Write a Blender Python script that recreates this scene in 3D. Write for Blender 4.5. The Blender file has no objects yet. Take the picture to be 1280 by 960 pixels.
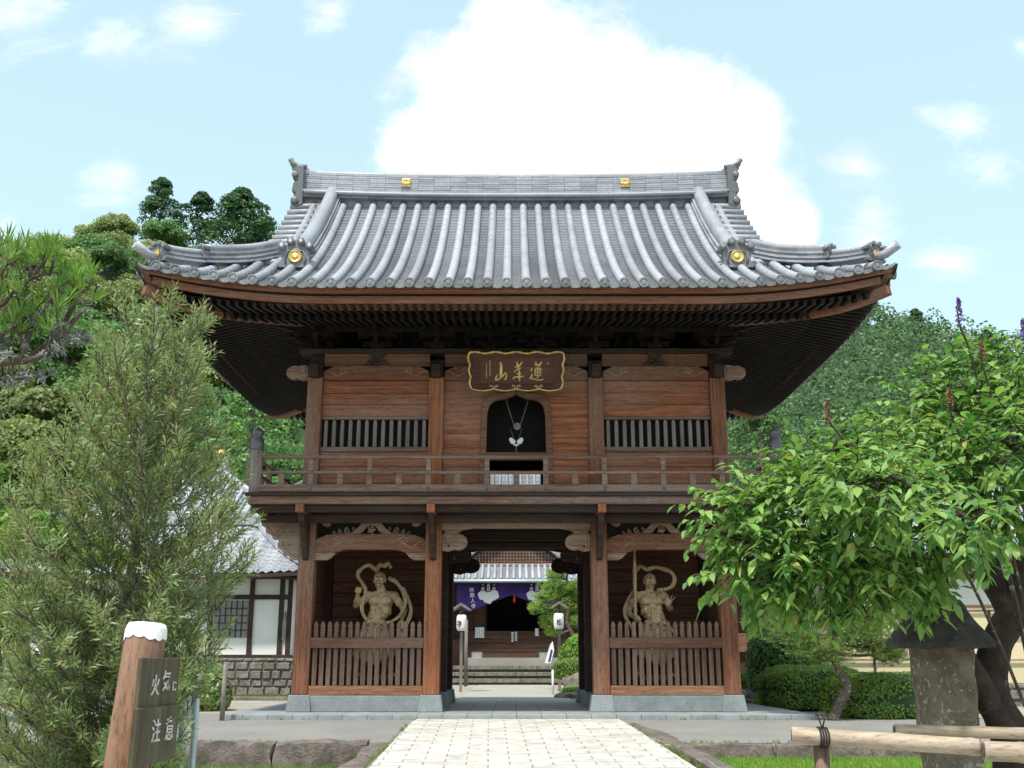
import bpy, math, random
from mathutils import Vector, Matrix, noise
C = bpy.context.scene
COL = C.collection
R = math.radians
pi = math.pi
rnd = random.Random(7)

# ---------------------------------------------------------------- camera
F = 1300.0; PITCH = math.atan(346 / F); CX, CY, CZ = -0.083, -20.38, 0.918
cam = bpy.data.cameras.new('camera'); camo = bpy.data.objects.new('camera', cam); COL.objects.link(camo)
camo.location = (CX, CY, CZ); camo.rotation_euler = (pi / 2 + PITCH, 0, 0)
cam.sensor_width = 36; cam.lens = 36 * F / 1280; cam.clip_end = 4000; cam.clip_start = 0.05
C.camera = camo

def at(px, py, Y):
    """point seen at photo pixel (px, py) standing Y metres in front of the camera"""
    z = Y * math.tan(PITCH + math.atan((480 - py) / F))
    c = Y * math.cos(PITCH) + z * math.sin(PITCH)
    return Vector(((px - 640) * c / F + CX, CY + Y, CZ + z))

# ---------------------------------------------------------------- light and view
SUN_EL, SUN_AZ = R(64), R(208)          # azimuth from +Y clockwise: behind the camera, slightly to the left
sd = Vector((math.sin(SUN_AZ) * math.cos(SUN_EL), math.cos(SUN_AZ) * math.cos(SUN_EL), math.sin(SUN_EL)))
sl = bpy.data.lights.new('sun', 'SUN'); sl.energy = 2.9; sl.angle = R(3); sl.color = (1.0, 0.95, 0.87)
so = bpy.data.objects.new('sun', sl); COL.objects.link(so)
so.rotation_euler = sd.to_track_quat('Z', 'Y').to_euler(); so.location = (-20, -40, 60)
C.view_settings.view_transform = 'Standard'; C.view_settings.look = 'None'
C.view_settings.exposure = 0.85; C.view_settings.gamma = 1.0
C.view_settings.use_curve_mapping = False
C.render.engine = 'CYCLES'
C.cycles.use_denoising = True
C.cycles.max_bounces = 8; C.cycles.diffuse_bounces = 4; C.cycles.transparent_max_bounces = 8
C.render.use_persistent_data = False

w = bpy.data.worlds.new('World'); C.world = w; w.use_nodes = True
NT = w.node_tree; NT.nodes.clear()
class NG:
    def __init__(s, nt): s.nt = nt
    def n(s, t, **k):
        nd = s.nt.nodes.new(t)
        for a, b in k.items(): setattr(nd, a, b)
        return nd
    def l(s, a, b): s.nt.links.new(a, b)
    def put(s, sock, v):
        if isinstance(v, bpy.types.NodeSocket): s.l(v, sock)
        else: sock.default_value = v
    def math(s, op, a, b=0.0, c=None, clamp=False):
        m = s.n('ShaderNodeMath', operation=op, use_clamp=clamp)
        s.put(m.inputs[0], a); s.put(m.inputs[1], b)
        if c is not None: s.put(m.inputs[2], c)
        return m.outputs[0]
    def mix(s, f, a, b, mode='MIX'):
        m = s.n('ShaderNodeMix', data_type='RGBA', blend_type=mode)
        s.put(m.inputs[0], f); s.put(m.inputs[6], a); s.put(m.inputs[7], b)
        return m.outputs[2]
    def ramp(s, v, lo, hi, a=0.0, b=1.0, smooth=True):
        m = s.n('ShaderNodeMapRange'); m.interpolation_type = 'SMOOTHSTEP' if smooth else 'LINEAR'
        s.put(m.inputs[0], v); s.put(m.inputs[1], lo); s.put(m.inputs[2], hi); s.put(m.inputs[3], a); s.put(m.inputs[4], b)
        return m.outputs[0]
    def noise(s, vec, scale, detail=4, rough=.55, dist=0.0):
        m = s.n('ShaderNodeTexNoise'); s.put(m.inputs['Vector'], vec)
        m.inputs['Scale'].default_value = scale; m.inputs['Detail'].default_value = detail
        m.inputs['Roughness'].default_value = rough; m.inputs['Distortion'].default_value = dist
        return m.outputs[0]
    def mapv(s, vec, scale=(1, 1, 1), rot=(0, 0, 0), loc=(0, 0, 0)):
        m = s.n('ShaderNodeMapping'); s.put(m.inputs[0], vec)
        m.inputs['Location'].default_value = loc; m.inputs['Rotation'].default_value = rot; m.inputs['Scale'].default_value = scale
        return m.outputs[0]

g = NG(NT)
sky = g.n('ShaderNodeTexSky', sky_type='NISHITA'); sky.sun_disc = False
sky.sun_elevation = SUN_EL; sky.sun_rotation = SUN_AZ; sky.air_density = 1.0; sky.dust_density = 1.6; sky.ozone_density = 1.0; sky.altitude = 100
tc = g.n('ShaderNodeTexCoord')
sep = g.n('ShaderNodeSeparateXYZ'); g.l(tc.outputs['Generated'], sep.inputs[0])
yy = g.math('MAXIMUM', sep.outputs[1], 0.05)
U = g.math('DIVIDE', sep.outputs[0], yy); V = g.math('DIVIDE', sep.outputs[2], yy)
comb = g.n('ShaderNodeCombineXYZ'); g.l(U, comb.inputs[0]); g.l(V, comb.inputs[1])
uv = comb.outputs[0]
n1 = g.noise(uv, 7.0, 7, .6); n2 = g.noise(uv, 26.0, 6, .6)
def dirv(px, py):
    d = at(px, py, 100) - Vector((CX, CY, CZ)); return d.x / d.y, d.z / d.y
def blobs(lst):
    out = None
    for px, py, r, sx in lst:
        cu, cv = dirv(px, py)
        m = g.mapv(uv, (1 / (r * sx / F), 1 / (r * 1.12 / F), 1), (0, 0, 0), (-cu / (r * sx / F), -cv / (r * 1.12 / F), 0))
        ln = g.n('ShaderNodeVectorMath', operation='LENGTH'); g.l(m, ln.inputs[0])
        d = ln.outputs['Value']
        if out is None: out = d
        else:
            sm = g.n('ShaderNodeMath', operation='SMOOTH_MIN'); g.l(out, sm.inputs[0]); g.l(d, sm.inputs[1]); sm.inputs[2].default_value = .25
            out = sm.outputs[0]
    return out
big = blobs([(690, 170, 165, 1.0), (590, 120, 85, 1), (650, 50, 75, 1.1), (560, 190, 90, 1), (840, 170, 112, 1.1), (770, 110, 70, 1), (925, 160, 62, 1), (990, 285, 34, 1), (900, 260, 90, 1)])
dd = g.math('ADD', big, g.math('MULTIPLY', g.math('SUBTRACT', n1, .5), 1.5))
dd = g.math('ADD', dd, g.math('MULTIPLY', g.math('SUBTRACT', n2, .5), .5))
n4 = g.noise(g.mapv(uv, (1, 1, 1), (0, 0, 0), (3, 1, 0)), 14.0, 8, .72, .4)
dd = g.math('ADD', dd, g.math('MULTIPLY', g.math('SUBTRACT', n4, .5), 1.0))
mbig = g.ramp(dd, 0.62, 1.30, 1.0, 0.0)
small = blobs([(20, 15, 55, 1.3), (150, 50, 34, 1.4), (240, 35, 38, 1.6), (5, 290, 22, 1), (135, 225, 34, 1.2), (410, 15, 30, 1), (1240, 215, 34, 1.2), (1090, 275, 38, 1), (1180, 330, 34, 1.3), (1075, 210, 26, 1.6), (1205, 145, 34, 1.6), (1275, 60, 20, 1)])
ds = g.math('ADD', small, g.math('MULTIPLY', g.math('SUBTRACT', n1, .5), 2.4))
ds = g.math('ADD', ds, g.math('MULTIPLY', g.math('SUBTRACT', n2, .5), .9))
wisp = g.noise(g.mapv(uv, (1, 2.2, 1), (0, 0, R(25))), 9.0, 8, .68, .6)
ds = g.math('ADD', ds, g.math('MULTIPLY', g.math('SUBTRACT', wisp, .5), 4.0))
msmall = g.math('MULTIPLY', g.ramp(ds, -.7, 1.35, 1.0, 0.0), .60)
# clouds elsewhere in the sky, seen by nobody but lighting the place
n3 = g.noise(tc.outputs['Generated'], 2.6, 5, .6)
mgen = g.math('MULTIPLY', g.ramp(n3, .46, .62), g.ramp(sep.outputs[1], .45, .2))
mask = g.math('MAXIMUM', mbig, g.math('MAXIMUM', msmall, g.math('MULTIPLY', mgen, .8)), clamp=True)
mask = g.math('MULTIPLY', mask, g.ramp(sep.outputs[2], 0.0, .08))
hz = g.mix(g.ramp(sep.outputs[2], .0, .6, .80, .60), sky.outputs[0], (5.1, 7.1, 7.55, 1))
shade = g.ramp(g.math('ADD', g.math('MULTIPLY', n2, .5), g.math('MULTIPLY', n1, .5)), .36, .62, 6.0, 10.5)
cc = g.n('ShaderNodeCombineColor'); g.l(shade, cc.inputs[0]); g.l(g.math('MULTIPLY', shade, 1.0), cc.inputs[1]); g.l(g.math('MULTIPLY', shade, 1.01), cc.inputs[2])
skyc = g.mix(mask, hz, cc.outputs[0])
bg = g.n('ShaderNodeBackground'); g.l(skyc, bg.inputs[0]); bg.inputs[1].default_value = 0.095
wo = g.n('ShaderNodeOutputWorld'); g.l(bg.outputs[0], wo.inputs[0])

# ---------------------------------------------------------------- materials
def newmat(name):
    m = bpy.data.materials.new(name); m.use_nodes = True
    nt = m.node_tree; b = nt.nodes['Principled BSDF']
    return m, NG(nt), b
def c4(c): return (c[0], c[1], c[2], 1)
def bump(q, b, h, strength, dist=.01):
    bm = q.n('ShaderNodeBump'); q.l(h, bm.inputs['Height']); bm.inputs['Strength'].default_value = strength; bm.inputs['Distance'].default_value = dist
    q.l(bm.outputs[0], b.inputs['Normal'])
def wood(name, c1, c2, grey=(.25, .21, .18), gamt=.5, axis='x', rough=.75, fine=1.0):
    m, q, b = newmat(name); tc = q.n('ShaderNodeTexCoord').outputs['Object']
    sc = {'x': (.9, 9, 9), 'z': (9, 9, .9), 'y': (9, .9, 9)}[axis]
    v = q.mapv(tc, sc)
    n1 = q.noise(v, 2.2 * fine, 6, .65, .4); n2 = q.noise(v, 9 * fine, 5, .7)
    big = q.noise(q.mapv(tc, tuple(.25 + .12 * s for s in sc)), 1.0, 3, .5)
    isl = q.n('ShaderNodeNewGeometry').outputs['Random Per Island']
    streak = q.noise(q.mapv(tc, tuple(.35 * s if s < 2 else 3.2 * s for s in sc)), 1.0, 4, .7)
    col = q.mix(q.ramp(n1, .34, .66), c4(c1), c4(c2))
    col = q.mix(1.0, col, q.comb3(q.math('MULTIPLY', q.ramp(isl, 0, 1, .80, 1.16), q.ramp(streak, .28, .7, .62, 1.22))), 'MULTIPLY')
    gm = q.math('MULTIPLY', q.ramp(q.math('ADD', q.math('MULTIPLY', n2, .5), q.math('MULTIPLY', big, .5)), .44, .62), gamt)
    col = q.mix(gm, col, c4(grey))
    dk = q.ramp(n2, .28, .46, .38, 1.0)
    col = q.mix(1.0, col, q.comb3(dk), 'MULTIPLY')
    q.l(col, b.inputs['Base Color']); b.inputs['Roughness'].default_value = rough
    b.inputs['Specular IOR Level'].default_value = .25
    bump(q, b, n2, .45, .006)
    return m
def comb3(s, v):
    c = s.n('ShaderNodeCombineColor')
    for i in range(3): s.l(v, c.inputs[i])
    return c.outputs[0]
NG.comb3 = comb3
def stone(name, c1, c2, c3=None, sc=1.0, rough=.85, bs=.5, lich=.62):
    m, q, b = newmat(name); tc = q.n('ShaderNodeTexCoord').outputs['Object']
    n1 = q.noise(tc, 2.0 * sc, 6, .65); n2 = q.noise(tc, 30 * sc, 4, .7); n3 = q.noise(tc, 5 * sc, 5, .6, .5)
    col = q.mix(q.ramp(n1, .32, .68), c4(c1), c4(c2))
    if c3: col = q.mix(q.ramp(n3, lich, lich + .08), col, c4(c3))
    col = q.mix(1.0, col, q.comb3(q.ramp(n2, .2, .7, .72, 1.15)), 'MULTIPLY')
    q.l(col, b.inputs['Base Color']); b.inputs['Roughness'].default_value = rough
    b.inputs['Specular IOR Level'].default_value = .3
    bump(q, b, q.math('ADD', n2, q.math('MULTIPLY', n3, 2.0)), bs, .02)
    return m
def plain(name, col, rough=.6, metal=0.0, var=.12, sc=6.0, spec=.4):
    m, q, b = newmat(name); tc = q.n('ShaderNodeTexCoord').outputs['Object']
    n = q.noise(tc, sc, 5, .6)
    q.l(q.mix(1.0, c4(col), q.comb3(q.ramp(n, .25, .75, 1 - var, 1 + var)), 'MULTIPLY'), b.inputs['Base Color'])
    b.inputs['Roughness'].default_value = rough; b.inputs['Metallic'].default_value = metal; b.inputs['Specular IOR Level'].default_value = spec
    bump(q, b, n, .15, .004)
    return m
def leafmat(name, c1, c2, tr=.35, spec=.35, rough=.5, brown=None, bamt=.06, rs=.55):
    m, q, b = newmat(name); nt = q.nt
    geo = q.n('ShaderNodeNewGeometry'); tc = q.n('ShaderNodeTexCoord').outputs['Object']
    oi = q.n('ShaderNodeObjectInfo')
    rr = geo.outputs['Random Per Island']
    n = q.noise(tc, 1.1, 3, .6)
    f = q.math('ADD', q.math('MULTIPLY', rr, rs), q.math('MULTIPLY', n, 1 - rs))
    col = q.mix(q.ramp(f, .15, .8), c4(c1), c4(c2))
    col = q.mix(1.0, col, q.comb3(q.ramp(oi.outputs['Random'], 0, 1, .72, 1.22)), 'MULTIPLY')
    if brown: col = q.mix(q.math('LESS_THAN', rr, bamt), col, c4(brown))
    q.l(col, b.inputs['Base Color']); b.inputs['Roughness'].default_value = rough; b.inputs['Specular IOR Level'].default_value = spec
    t = q.n('ShaderNodeBsdfTranslucent'); q.l(q.mix(1.0, col, (1.2, 1.3, .7, 1), 'MULTIPLY'), t.inputs[0])
    mx = q.n('ShaderNodeMixShader'); mx.inputs[0].default_value = tr
    q.l(b.outputs[0], mx.inputs[1]); q.l(t.outputs[0], mx.inputs[2]); q.l(mx.outputs[0], nt.nodes['Material Output'].inputs[0])
    return m

M = {}
M['col'] = wood('weathered red brown timber upright', (.18, .070, .038), (.30, .128, .070), (.29, .205, .16), .6, 'z')
M['colred'] = wood('warm orange brown timber upright', (.27, .080, .032), (.42, .155, .066), (.32, .18, .12), .4, 'z')
M['boards'] = wood('warm brown horizontal wall board', (.24, .080, .038), (.39, .145, .068), (.31, .21, .16), .64, 'x')
M['beam'] = wood('weathered brown beam', (.17, .064, .035), (.28, .115, .064), (.29, .20, .15), .5, 'x')
M['beamy'] = wood('dark beam along depth', (.10, .05, .032), (.16, .085, .055), (.16, .12, .10), .4, 'y')
M['carve'] = wood('pale carved timber', (.25, .15, .105), (.36, .24, .175), (.38, .31, .25), .6, 'x', fine=.7)
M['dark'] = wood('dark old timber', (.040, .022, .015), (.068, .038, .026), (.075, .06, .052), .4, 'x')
M['eave'] = wood('shade darkened eave timber', (.007, .005, .004), (.014, .009, .007), (.016, .013, .011), .4, 'x')  # near black: the deep shade under the eaves is put into the colour
M['eavey'] = wood('shade darkened rafter timber', (.008, .006, .0045), (.018, .012, .009), (.022, .018, .015), .4, 'y')  # rafters coloured almost black to hold the shade below the roof
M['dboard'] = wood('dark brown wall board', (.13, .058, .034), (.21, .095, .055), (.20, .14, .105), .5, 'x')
M['fence'] = wood('grey brown picket timber', (.12, .070, .050), (.19, .118, .088), (.25, .18, .145), .55, 'z')
M['frail'] = wood('brown fence rail', (.13, .062, .040), (.22, .108, .070), (.25, .175, .135), .5, 'x')
M['sillred'] = wood('orange worn bottom board', (.24, .10, .05), (.40, .20, .11), (.25, .19, .15), .5, 'x')
M['grey'] = wood('silver grey timber', (.16, .092, .066), (.25, .158, .12), (.29, .225, .19), .55, 'x')
M['greyz'] = wood('silver grey timber bar', (.17, .14, .125), (.25, .21, .19), (.30, .27, .25), .6, 'z')
M['nail'] = plain('grey iron', (.22, .21, .20), .5, .6)
M['bronze'] = plain('dark grey bronze', (.11, .115, .12), .45, .5)
M['gold'] = plain('gilded metal', (.58, .40, .14), .45, .6, .25, 20)
M['goldleaf'] = plain('old gold leaf', (.66, .48, .18), .55, .2, .3)
M['plaque'] = wood('red brown lacquer board', (.085, .036, .026), (.12, .052, .036), (.14, .08, .06), .3, 'x', .6)
M['base'] = stone('blue grey dressed stone', (.17, .195, .20), (.24, .27, .275), None, 1.0, .7, .15)
def tilemat(name, a, bcol, rough=.42):
    m, q, b = newmat(name); tc = q.n('ShaderNodeTexCoord').outputs['Object']
    n1 = q.noise(tc, 1.3, 6, .65); n2 = q.noise(tc, 22, 4, .7); isl = q.n('ShaderNodeNewGeometry').outputs['Random Per Island']
    col = q.mix(q.ramp(q.math('ADD', q.math('MULTIPLY', n1, .7), q.math('MULTIPLY', isl, .3)), .3, .7), c4(a), c4(bcol))
    col = q.mix(1.0, col, q.comb3(q.ramp(n2, .3, .65, .78, 1.1)), 'MULTIPLY')
    q.l(col, b.inputs['Base Color']); b.inputs['Roughness'].default_value = rough; b.inputs['Specular IOR Level'].default_value = .5
    bump(q, b, n2, .25, .004); return m
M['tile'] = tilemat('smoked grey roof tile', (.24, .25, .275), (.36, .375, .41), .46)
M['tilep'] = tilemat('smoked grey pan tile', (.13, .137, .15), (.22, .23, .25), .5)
M['tiled'] = tilemat('dark smoked roof tile', (.11, .115, .125), (.19, .195, .21))
M['tilel'] = tilemat('pale grey roof tile', (.27, .285, .31), (.40, .42, .45), .5)
M['white'] = plain('white plaster', (.80, .80, .78), .8, 0, .04, 2.0)
M['cream'] = plain('cream plaster', (.66, .58, .36), .8, 0, .06, 2.0)
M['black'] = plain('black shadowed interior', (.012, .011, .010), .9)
M['statue'] = stone('pale carved statue timber', (.52, .37, .20), (.70, .52, .31), (.36, .24, .13), 2.2, .7, .35, .55)
M['eyew'] = plain('white painted eye', (.8, .8, .76), .3)
M['bark'] = stone('grey brown bark', (.10, .075, .055), (.17, .135, .11), (.33, .36, .31), 3.0, .9, 1.0, .57)
M['barkd'] = stone('dark bark', (.045, .034, .026), (.085, .065, .05), (.15, .17, .13), 3.0, .9, 1.0, .62)
M['lichen'] = stone('pale lichen on twig', (.26, .28, .25), (.36, .38, .34), None, 6.0, .95, .8)
M['rock'] = stone('mossy garden rock', (.15, .135, .12), (.26, .24, .22), (.10, .13, .05), 2.5, .9, .8, .56)
M['kerb'] = stone('rough brown grey kerb stone', (.13, .105, .09), (.24, .20, .18), (.13, .14, .08), 2.4, .95, 1.0, .58)
M['lantern'] = stone('lichened lantern stone', (.15, .125, .095), (.29, .24, .175), (.52, .50, .44), 4.0, .9, 1.0, .57)  # stone colours darkened in place of the tree's shade
M['lantcap'] = stone('dark mossy lantern stone', (.05, .045, .04), (.09, .085, .075), (.13, .14, .10), 3.0, .95, .9, .62)
M['bamboo'] = wood('dry bamboo', (.34, .25, .17), (.46, .36, .26), (.36, .31, .26), .5, 'x', .5)
M['rope'] = plain('black rope', (.02, .02, .02), .9)
M['hedge'] = leafmat('clipped azalea leaf', (.13, .25, .04), (.27, .41, .08), .35, brown=(.30, .12, .05), bamt=.03)
M['maple'] = leafmat('broad fresh green leaf', (.060, .175, .045), (.27, .43, .11), .36, .4, .48, brown=(.36, .35, .10), bamt=.025)
M['podo'] = leafmat('narrow dark green leaf', (.17, .27, .085), (.34, .44, .18), .38, .5, .42, brown=(.30, .20, .09), bamt=.07)
M['podob'] = leafmat('bright narrow leaf', (.08, .17, .03), (.17, .29, .06), .35, .4)
M['cpine'] = leafmat('bright pine needle', (.13, .24, .04), (.28, .40, .09), .3)
M['palebark'] = stone('pale peeling bark', (.22, .19, .16), (.38, .34, .30), (.12, .10, .08), 4.0, .9, .8, .58)
M['pine'] = leafmat('pine needle', (.09, .18, .03), (.22, .32, .07), .3)
M['fol_a'] = leafmat('olive green broadleaf foliage', (.12, .18, .055), (.33, .38, .14), .3, rs=.25)
M['fol_b'] = leafmat('deep green broadleaf foliage', (.055, .14, .045), (.17, .29, .09), .3, rs=.25)
M['fol_c'] = leafmat('dark conifer foliage', (.025, .075, .028), (.07, .145, .048), .25, rs=.3)
M['fol_d'] = leafmat('bright yellow green foliage', (.12, .25, .025), (.22, .36, .05), .35)
M['fol_e'] = leafmat('far green foliage', (.025, .085, .035), (.115, .205, .070), .25, rs=.22)
for nd in M['fol_e'].node_tree.nodes:
    if nd.type == 'TEX_NOISE': nd.inputs['Scale'].default_value = .14; nd.inputs['Detail'].default_value = 5
M['purple'] = plain('purple flower', (.18, .10, .36), .7)
M['brown'] = plain('dry brown flower spike', (.20, .10, .05), .8)
M['cloth'] = plain('deep purple cloth', (.060, .030, .19), .8, 0, .15, 3)
M['crest'] = plain('white printed crest', (.74, .74, .76), .8, 0, .03)
M['ink'] = plain('black ink', (.015, .015, .02), .7)
M['paper'] = plain('white lantern paper', (.80, .81, .82), .6, 0, .03)
M['red'] = plain('red tassel', (.55, .03, .03), .6)
M['signpaint'] = plain('faded white lettering paint', (.50, .50, .46), .8, 0, .35, 60)
M['paint'] = plain('white flaking paint', (.80, .80, .78), .8, 0, .1, 30)
M['post'] = wood('orange brown sign post', (.17, .078, .042), (.27, .135, .078), (.28, .20, .15), .5, 'z')
M['sboard'] = wood('grey green weathered sign board', (.085, .075, .045), (.155, .138, .085), (.075, .05, .04), .6, 'z')
M['steel'] = plain('blue grey painted steel', (.42, .50, .52), .4, .3)
M['glass'] = plain('grey lattice shoji', (.22, .23, .24), .5)

# ---------------------------------------------------------------- mesh builder
class MB:
    def __init__(s): s.v = []; s.f = []; s.m = []; s.cur = 0; s.sm = []; s.smooth = False
    def add(s, vs, fs):
        o = len(s.v); s.v.extend([tuple(v) for v in vs])
        for f in fs: s.f.append(tuple(i + o for i in f)); s.m.append(s.cur); s.sm.append(s.smooth)
    def box(s, x0, x1, y0, y1, z0, z1, mat=None):
        vs = [(x, y, z) for z in (z0, z1) for y in (y0, y1) for x in (x0, x1)]
        if mat is not None: vs = [mat @ Vector(v) for v in vs]
        s.add(vs, [(0, 2, 3, 1), (4, 5, 7, 6), (0, 1, 5, 4), (2, 6, 7, 3), (0, 4, 6, 2), (1, 3, 7, 5)]); return s
    def cbox(s, c, d, rz=0): 
        mt = Matrix.Translation(c) @ Matrix.Rotation(rz, 4, 'Z'); a, b, e = d[0] / 2, d[1] / 2, d[2] / 2
        return s.box(-a, a, -b, b, -e, e, mt)
    def bar(s, p0, p1, w, h, up=(0, 0, 1)):
        p0 = Vector(p0); p1 = Vector(p1); d = (p1 - p0); L = d.length; d.normalize(); u = Vector(up)
        sx = d.cross(u)
        if sx.length < 1e-4: sx = d.cross(Vector((0, 1, 0)))
        sx.normalize(); u2 = sx.cross(d)
        vs = [p + sx * a * w / 2 + u2 * b * h / 2 for p in (p0, p1) for b in (-1, 1) for a in (-1, 1)]
        s.add(vs, [(0, 1, 3, 2), (4, 6, 7, 5), (0, 4, 5, 1), (2, 3, 7, 6), (0, 2, 6, 4), (1, 5, 7, 3)]); return s
    def frustum(s, cx, cy, z0, z1, a0, b0, a1, b1):
        vs = [(cx + i * a0, cy + j * b0, z0) for j in (-1, 1) for i in (-1, 1)] + [(cx + i * a1, cy + j * b1, z1) for j in (-1, 1) for i in (-1, 1)]
        s.add(vs, [(0, 2, 3, 1), (4, 5, 7, 6), (0, 1, 5, 4), (2, 6, 7, 3), (0, 4, 6, 2), (1, 3, 7, 5)]); return s
    def tube(s, pts, rad, n=8, cap=True, flat=1.0):
        pts = [Vector(p) for p in pts]; k = len(pts)
        if not hasattr(rad, '__len__'): rad = [rad] * k
        sm = s.smooth; s.smooth = True
        t0 = (pts[1] - pts[0]).normalized(); u = t0.orthogonal().normalized()
        if abs(t0.z) < .9: u = (Vector((0, 0, 1)) - t0 * t0.z).normalized()
        o = len(s.v)
        for i in range(k):
            t = (pts[min(i + 1, k - 1)] - pts[max(i - 1, 0)]).normalized()
            u = (u - t * u.dot(t))
            u = u.normalized() if u.length > 1e-5 else t.orthogonal().normalized()
            b = t.cross(u)
            for j in range(n):
                a = 2 * pi * j / n
                s.v.append(tuple(pts[i] + (u * math.cos(a) * flat + b * math.sin(a)) * rad[i]))
        for i in range(k - 1):
            for j in range(n):
                a = o + i * n + j; b2 = o + i * n + (j + 1) % n
                s.f.append((a, b2, b2 + n, a + n)); s.m.append(s.cur); s.sm.append(True)
        if cap:
            s.f.append(tuple(o + j for j in range(n))[::-1]); s.m.append(s.cur); s.sm.append(False)
            s.f.append(tuple(o + (k - 1) * n + j for j in range(n))); s.m.append(s.cur); s.sm.append(False)
        s.smooth = sm; return s
    def lathe(s, c, prof, n=16, axis='z', sx=1.0, sy=1.0):
        c = Vector(c); o = len(s.v); k = len(prof)
        for r, h in prof:
            for j in range(n):
                a = 2 * pi * j / n; x, y = r * math.cos(a) * sx, r * math.sin(a) * sy
                s.v.append(tuple(c + (Vector((x, y, h)) if axis == 'z' else Vector((x, -h, y)))))
        for i in range(k - 1):
            for j in range(n):
                a = o + i * n + j; b = o + i * n + (j + 1) % n
                s.f.append((a, b, b + n, a + n)); s.m.append(s.cur); s.sm.append(True)
        s.f.append(tuple(o + j for j in range(n))[::-1]); s.m.append(s.cur); s.sm.append(False)
        s.f.append(tuple(o + (k - 1) * n + j for j in range(n))); s.m.append(s.cur); s.sm.append(False)
        return s
    def prism(s, prof, a0, a1, axis='y'):
        n = len(prof)
        def P(p, a): return (p[0], a, p[1]) if axis == 'y' else ((a, p[0], p[1]) if axis == 'x' else (p[0], p[1], a))
        vs = [P(p, a0) for p in prof] + [P(p, a1) for p in prof]
        fs = [tuple(range(n)), tuple(range(2 * n - 1, n - 1, -1))] + [(i, i + n, (i + 1) % n + n, (i + 1) % n) for i in range(n)]
        s.add(vs, fs); return s
    def grid(s, fn, nu, nv, smooth=True):
        o = len(s.v)
        for i in range(nu + 1):
            for j in range(nv + 1): s.v.append(tuple(fn(i / nu, j / nv)))
        for i in range(nu):
            for j in range(nv):
                a = o + i * (nv + 1) + j
                s.f.append((a, a + nv + 1, a + nv + 2, a + 1)); s.m.append(s.cur); s.sm.append(smooth)
        return s
    def ball(s, c, r, sc=(1, 1, 1), nu=12, nv=8):
        c = Vector(c)
        return s.grid(lambda u, v: c + Vector((math.cos(2 * pi * u) * math.sin(pi * v) * r * sc[0], math.sin(2 * pi * u) * math.sin(pi * v) * r * sc[1], -math.cos(pi * v) * r * sc[2])), nu, nv)
    def mesh(s, name, mats):
        me = bpy.data.meshes.new(name); me.from_pydata(s.v, [], s.f)
        if not isinstance(mats, (list, tuple)): mats = [mats]
        for m in mats: me.materials.append(M[m] if isinstance(m, str) else m)
        me.polygons.foreach_set('material_index', s.m); me.polygons.foreach_set('use_smooth', s.sm)
        me.update(); return me
    def build(s, name, mats, parent=None, bev=0.0, loc=None, **kw):
        o = bpy.data.objects.new(name, s.mesh(name, mats)); COL.objects.link(o)
        if parent is not None: o.parent = parent
        if loc is not None: o.location = loc
        if bev:
            b = o.modifiers.new('bevel', 'BEVEL'); b.width = bev; b.segments = 2; b.limit_method = 'ANGLE'; b.angle_limit = R(50)
        for k, v in kw.items(): o[k] = v
        return o
def thing(name, label, cat, loc=(0, 0, 0), rz=0.0, group=None, kind=None):
    o = bpy.data.objects.new(name, None); COL.objects.link(o); o.empty_display_size = .3
    o.location = loc; o.rotation_euler = (0, 0, rz); o['label'] = label; o['category'] = cat
    if group: o['group'] = group
    if kind: o['kind'] = kind
    return o
def tag(o, label, cat, group=None, kind=None):
    if label: o['label'] = label
    if cat: o['category'] = cat
    if group: o['group'] = group
    if kind: o['kind'] = kind
    return o
def copy_tree(o, parent=None):
    c = o.copy(); COL.objects.link(c); c.parent = parent
    for ch in list(o.children): copy_tree(ch, c)
    return c
def setstruct(o, cat=None): o['kind'] = 'structure'; return o
def textmesh(s, size, mat, parent, mt, name='lettering', depth=.004, sx=1.0):
    cu = bpy.data.curves.new('t', 'FONT'); cu.body = s; cu.size = size; cu.extrude = depth; cu.align_x = 'CENTER'; cu.align_y = 'CENTER'; cu.offset = size * .008
    t = bpy.data.objects.new('t', cu); COL.objects.link(t)
    dg = bpy.context.evaluated_depsgraph_get(); me = bpy.data.meshes.new_from_object(t.evaluated_get(dg))
    bpy.data.objects.remove(t)
    me.transform(mt @ Matrix.Scale(sx, 4, (1, 0, 0))); me.materials.clear(); me.materials.append(M[mat])
    o = bpy.data.objects.new(name, me); COL.objects.link(o); o.parent = parent; return o
def spiral(mb, cx, cz, y, r, turns=1.4, d=1, rad=.014, start=0, n=18, tail=None):
    pts = []
    for i in range(n + 1):
        t = i / n; a = start + d * turns * 2 * pi * t; rr = r * (1 - .85 * t)
        pts.append((cx + rr * math.cos(a), y, cz + rr * math.sin(a)))
    if tail: pts = [(p[0], y, p[1]) for p in tail] + pts
    mb.tube(pts, [rad] * len(pts), 5)
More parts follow.
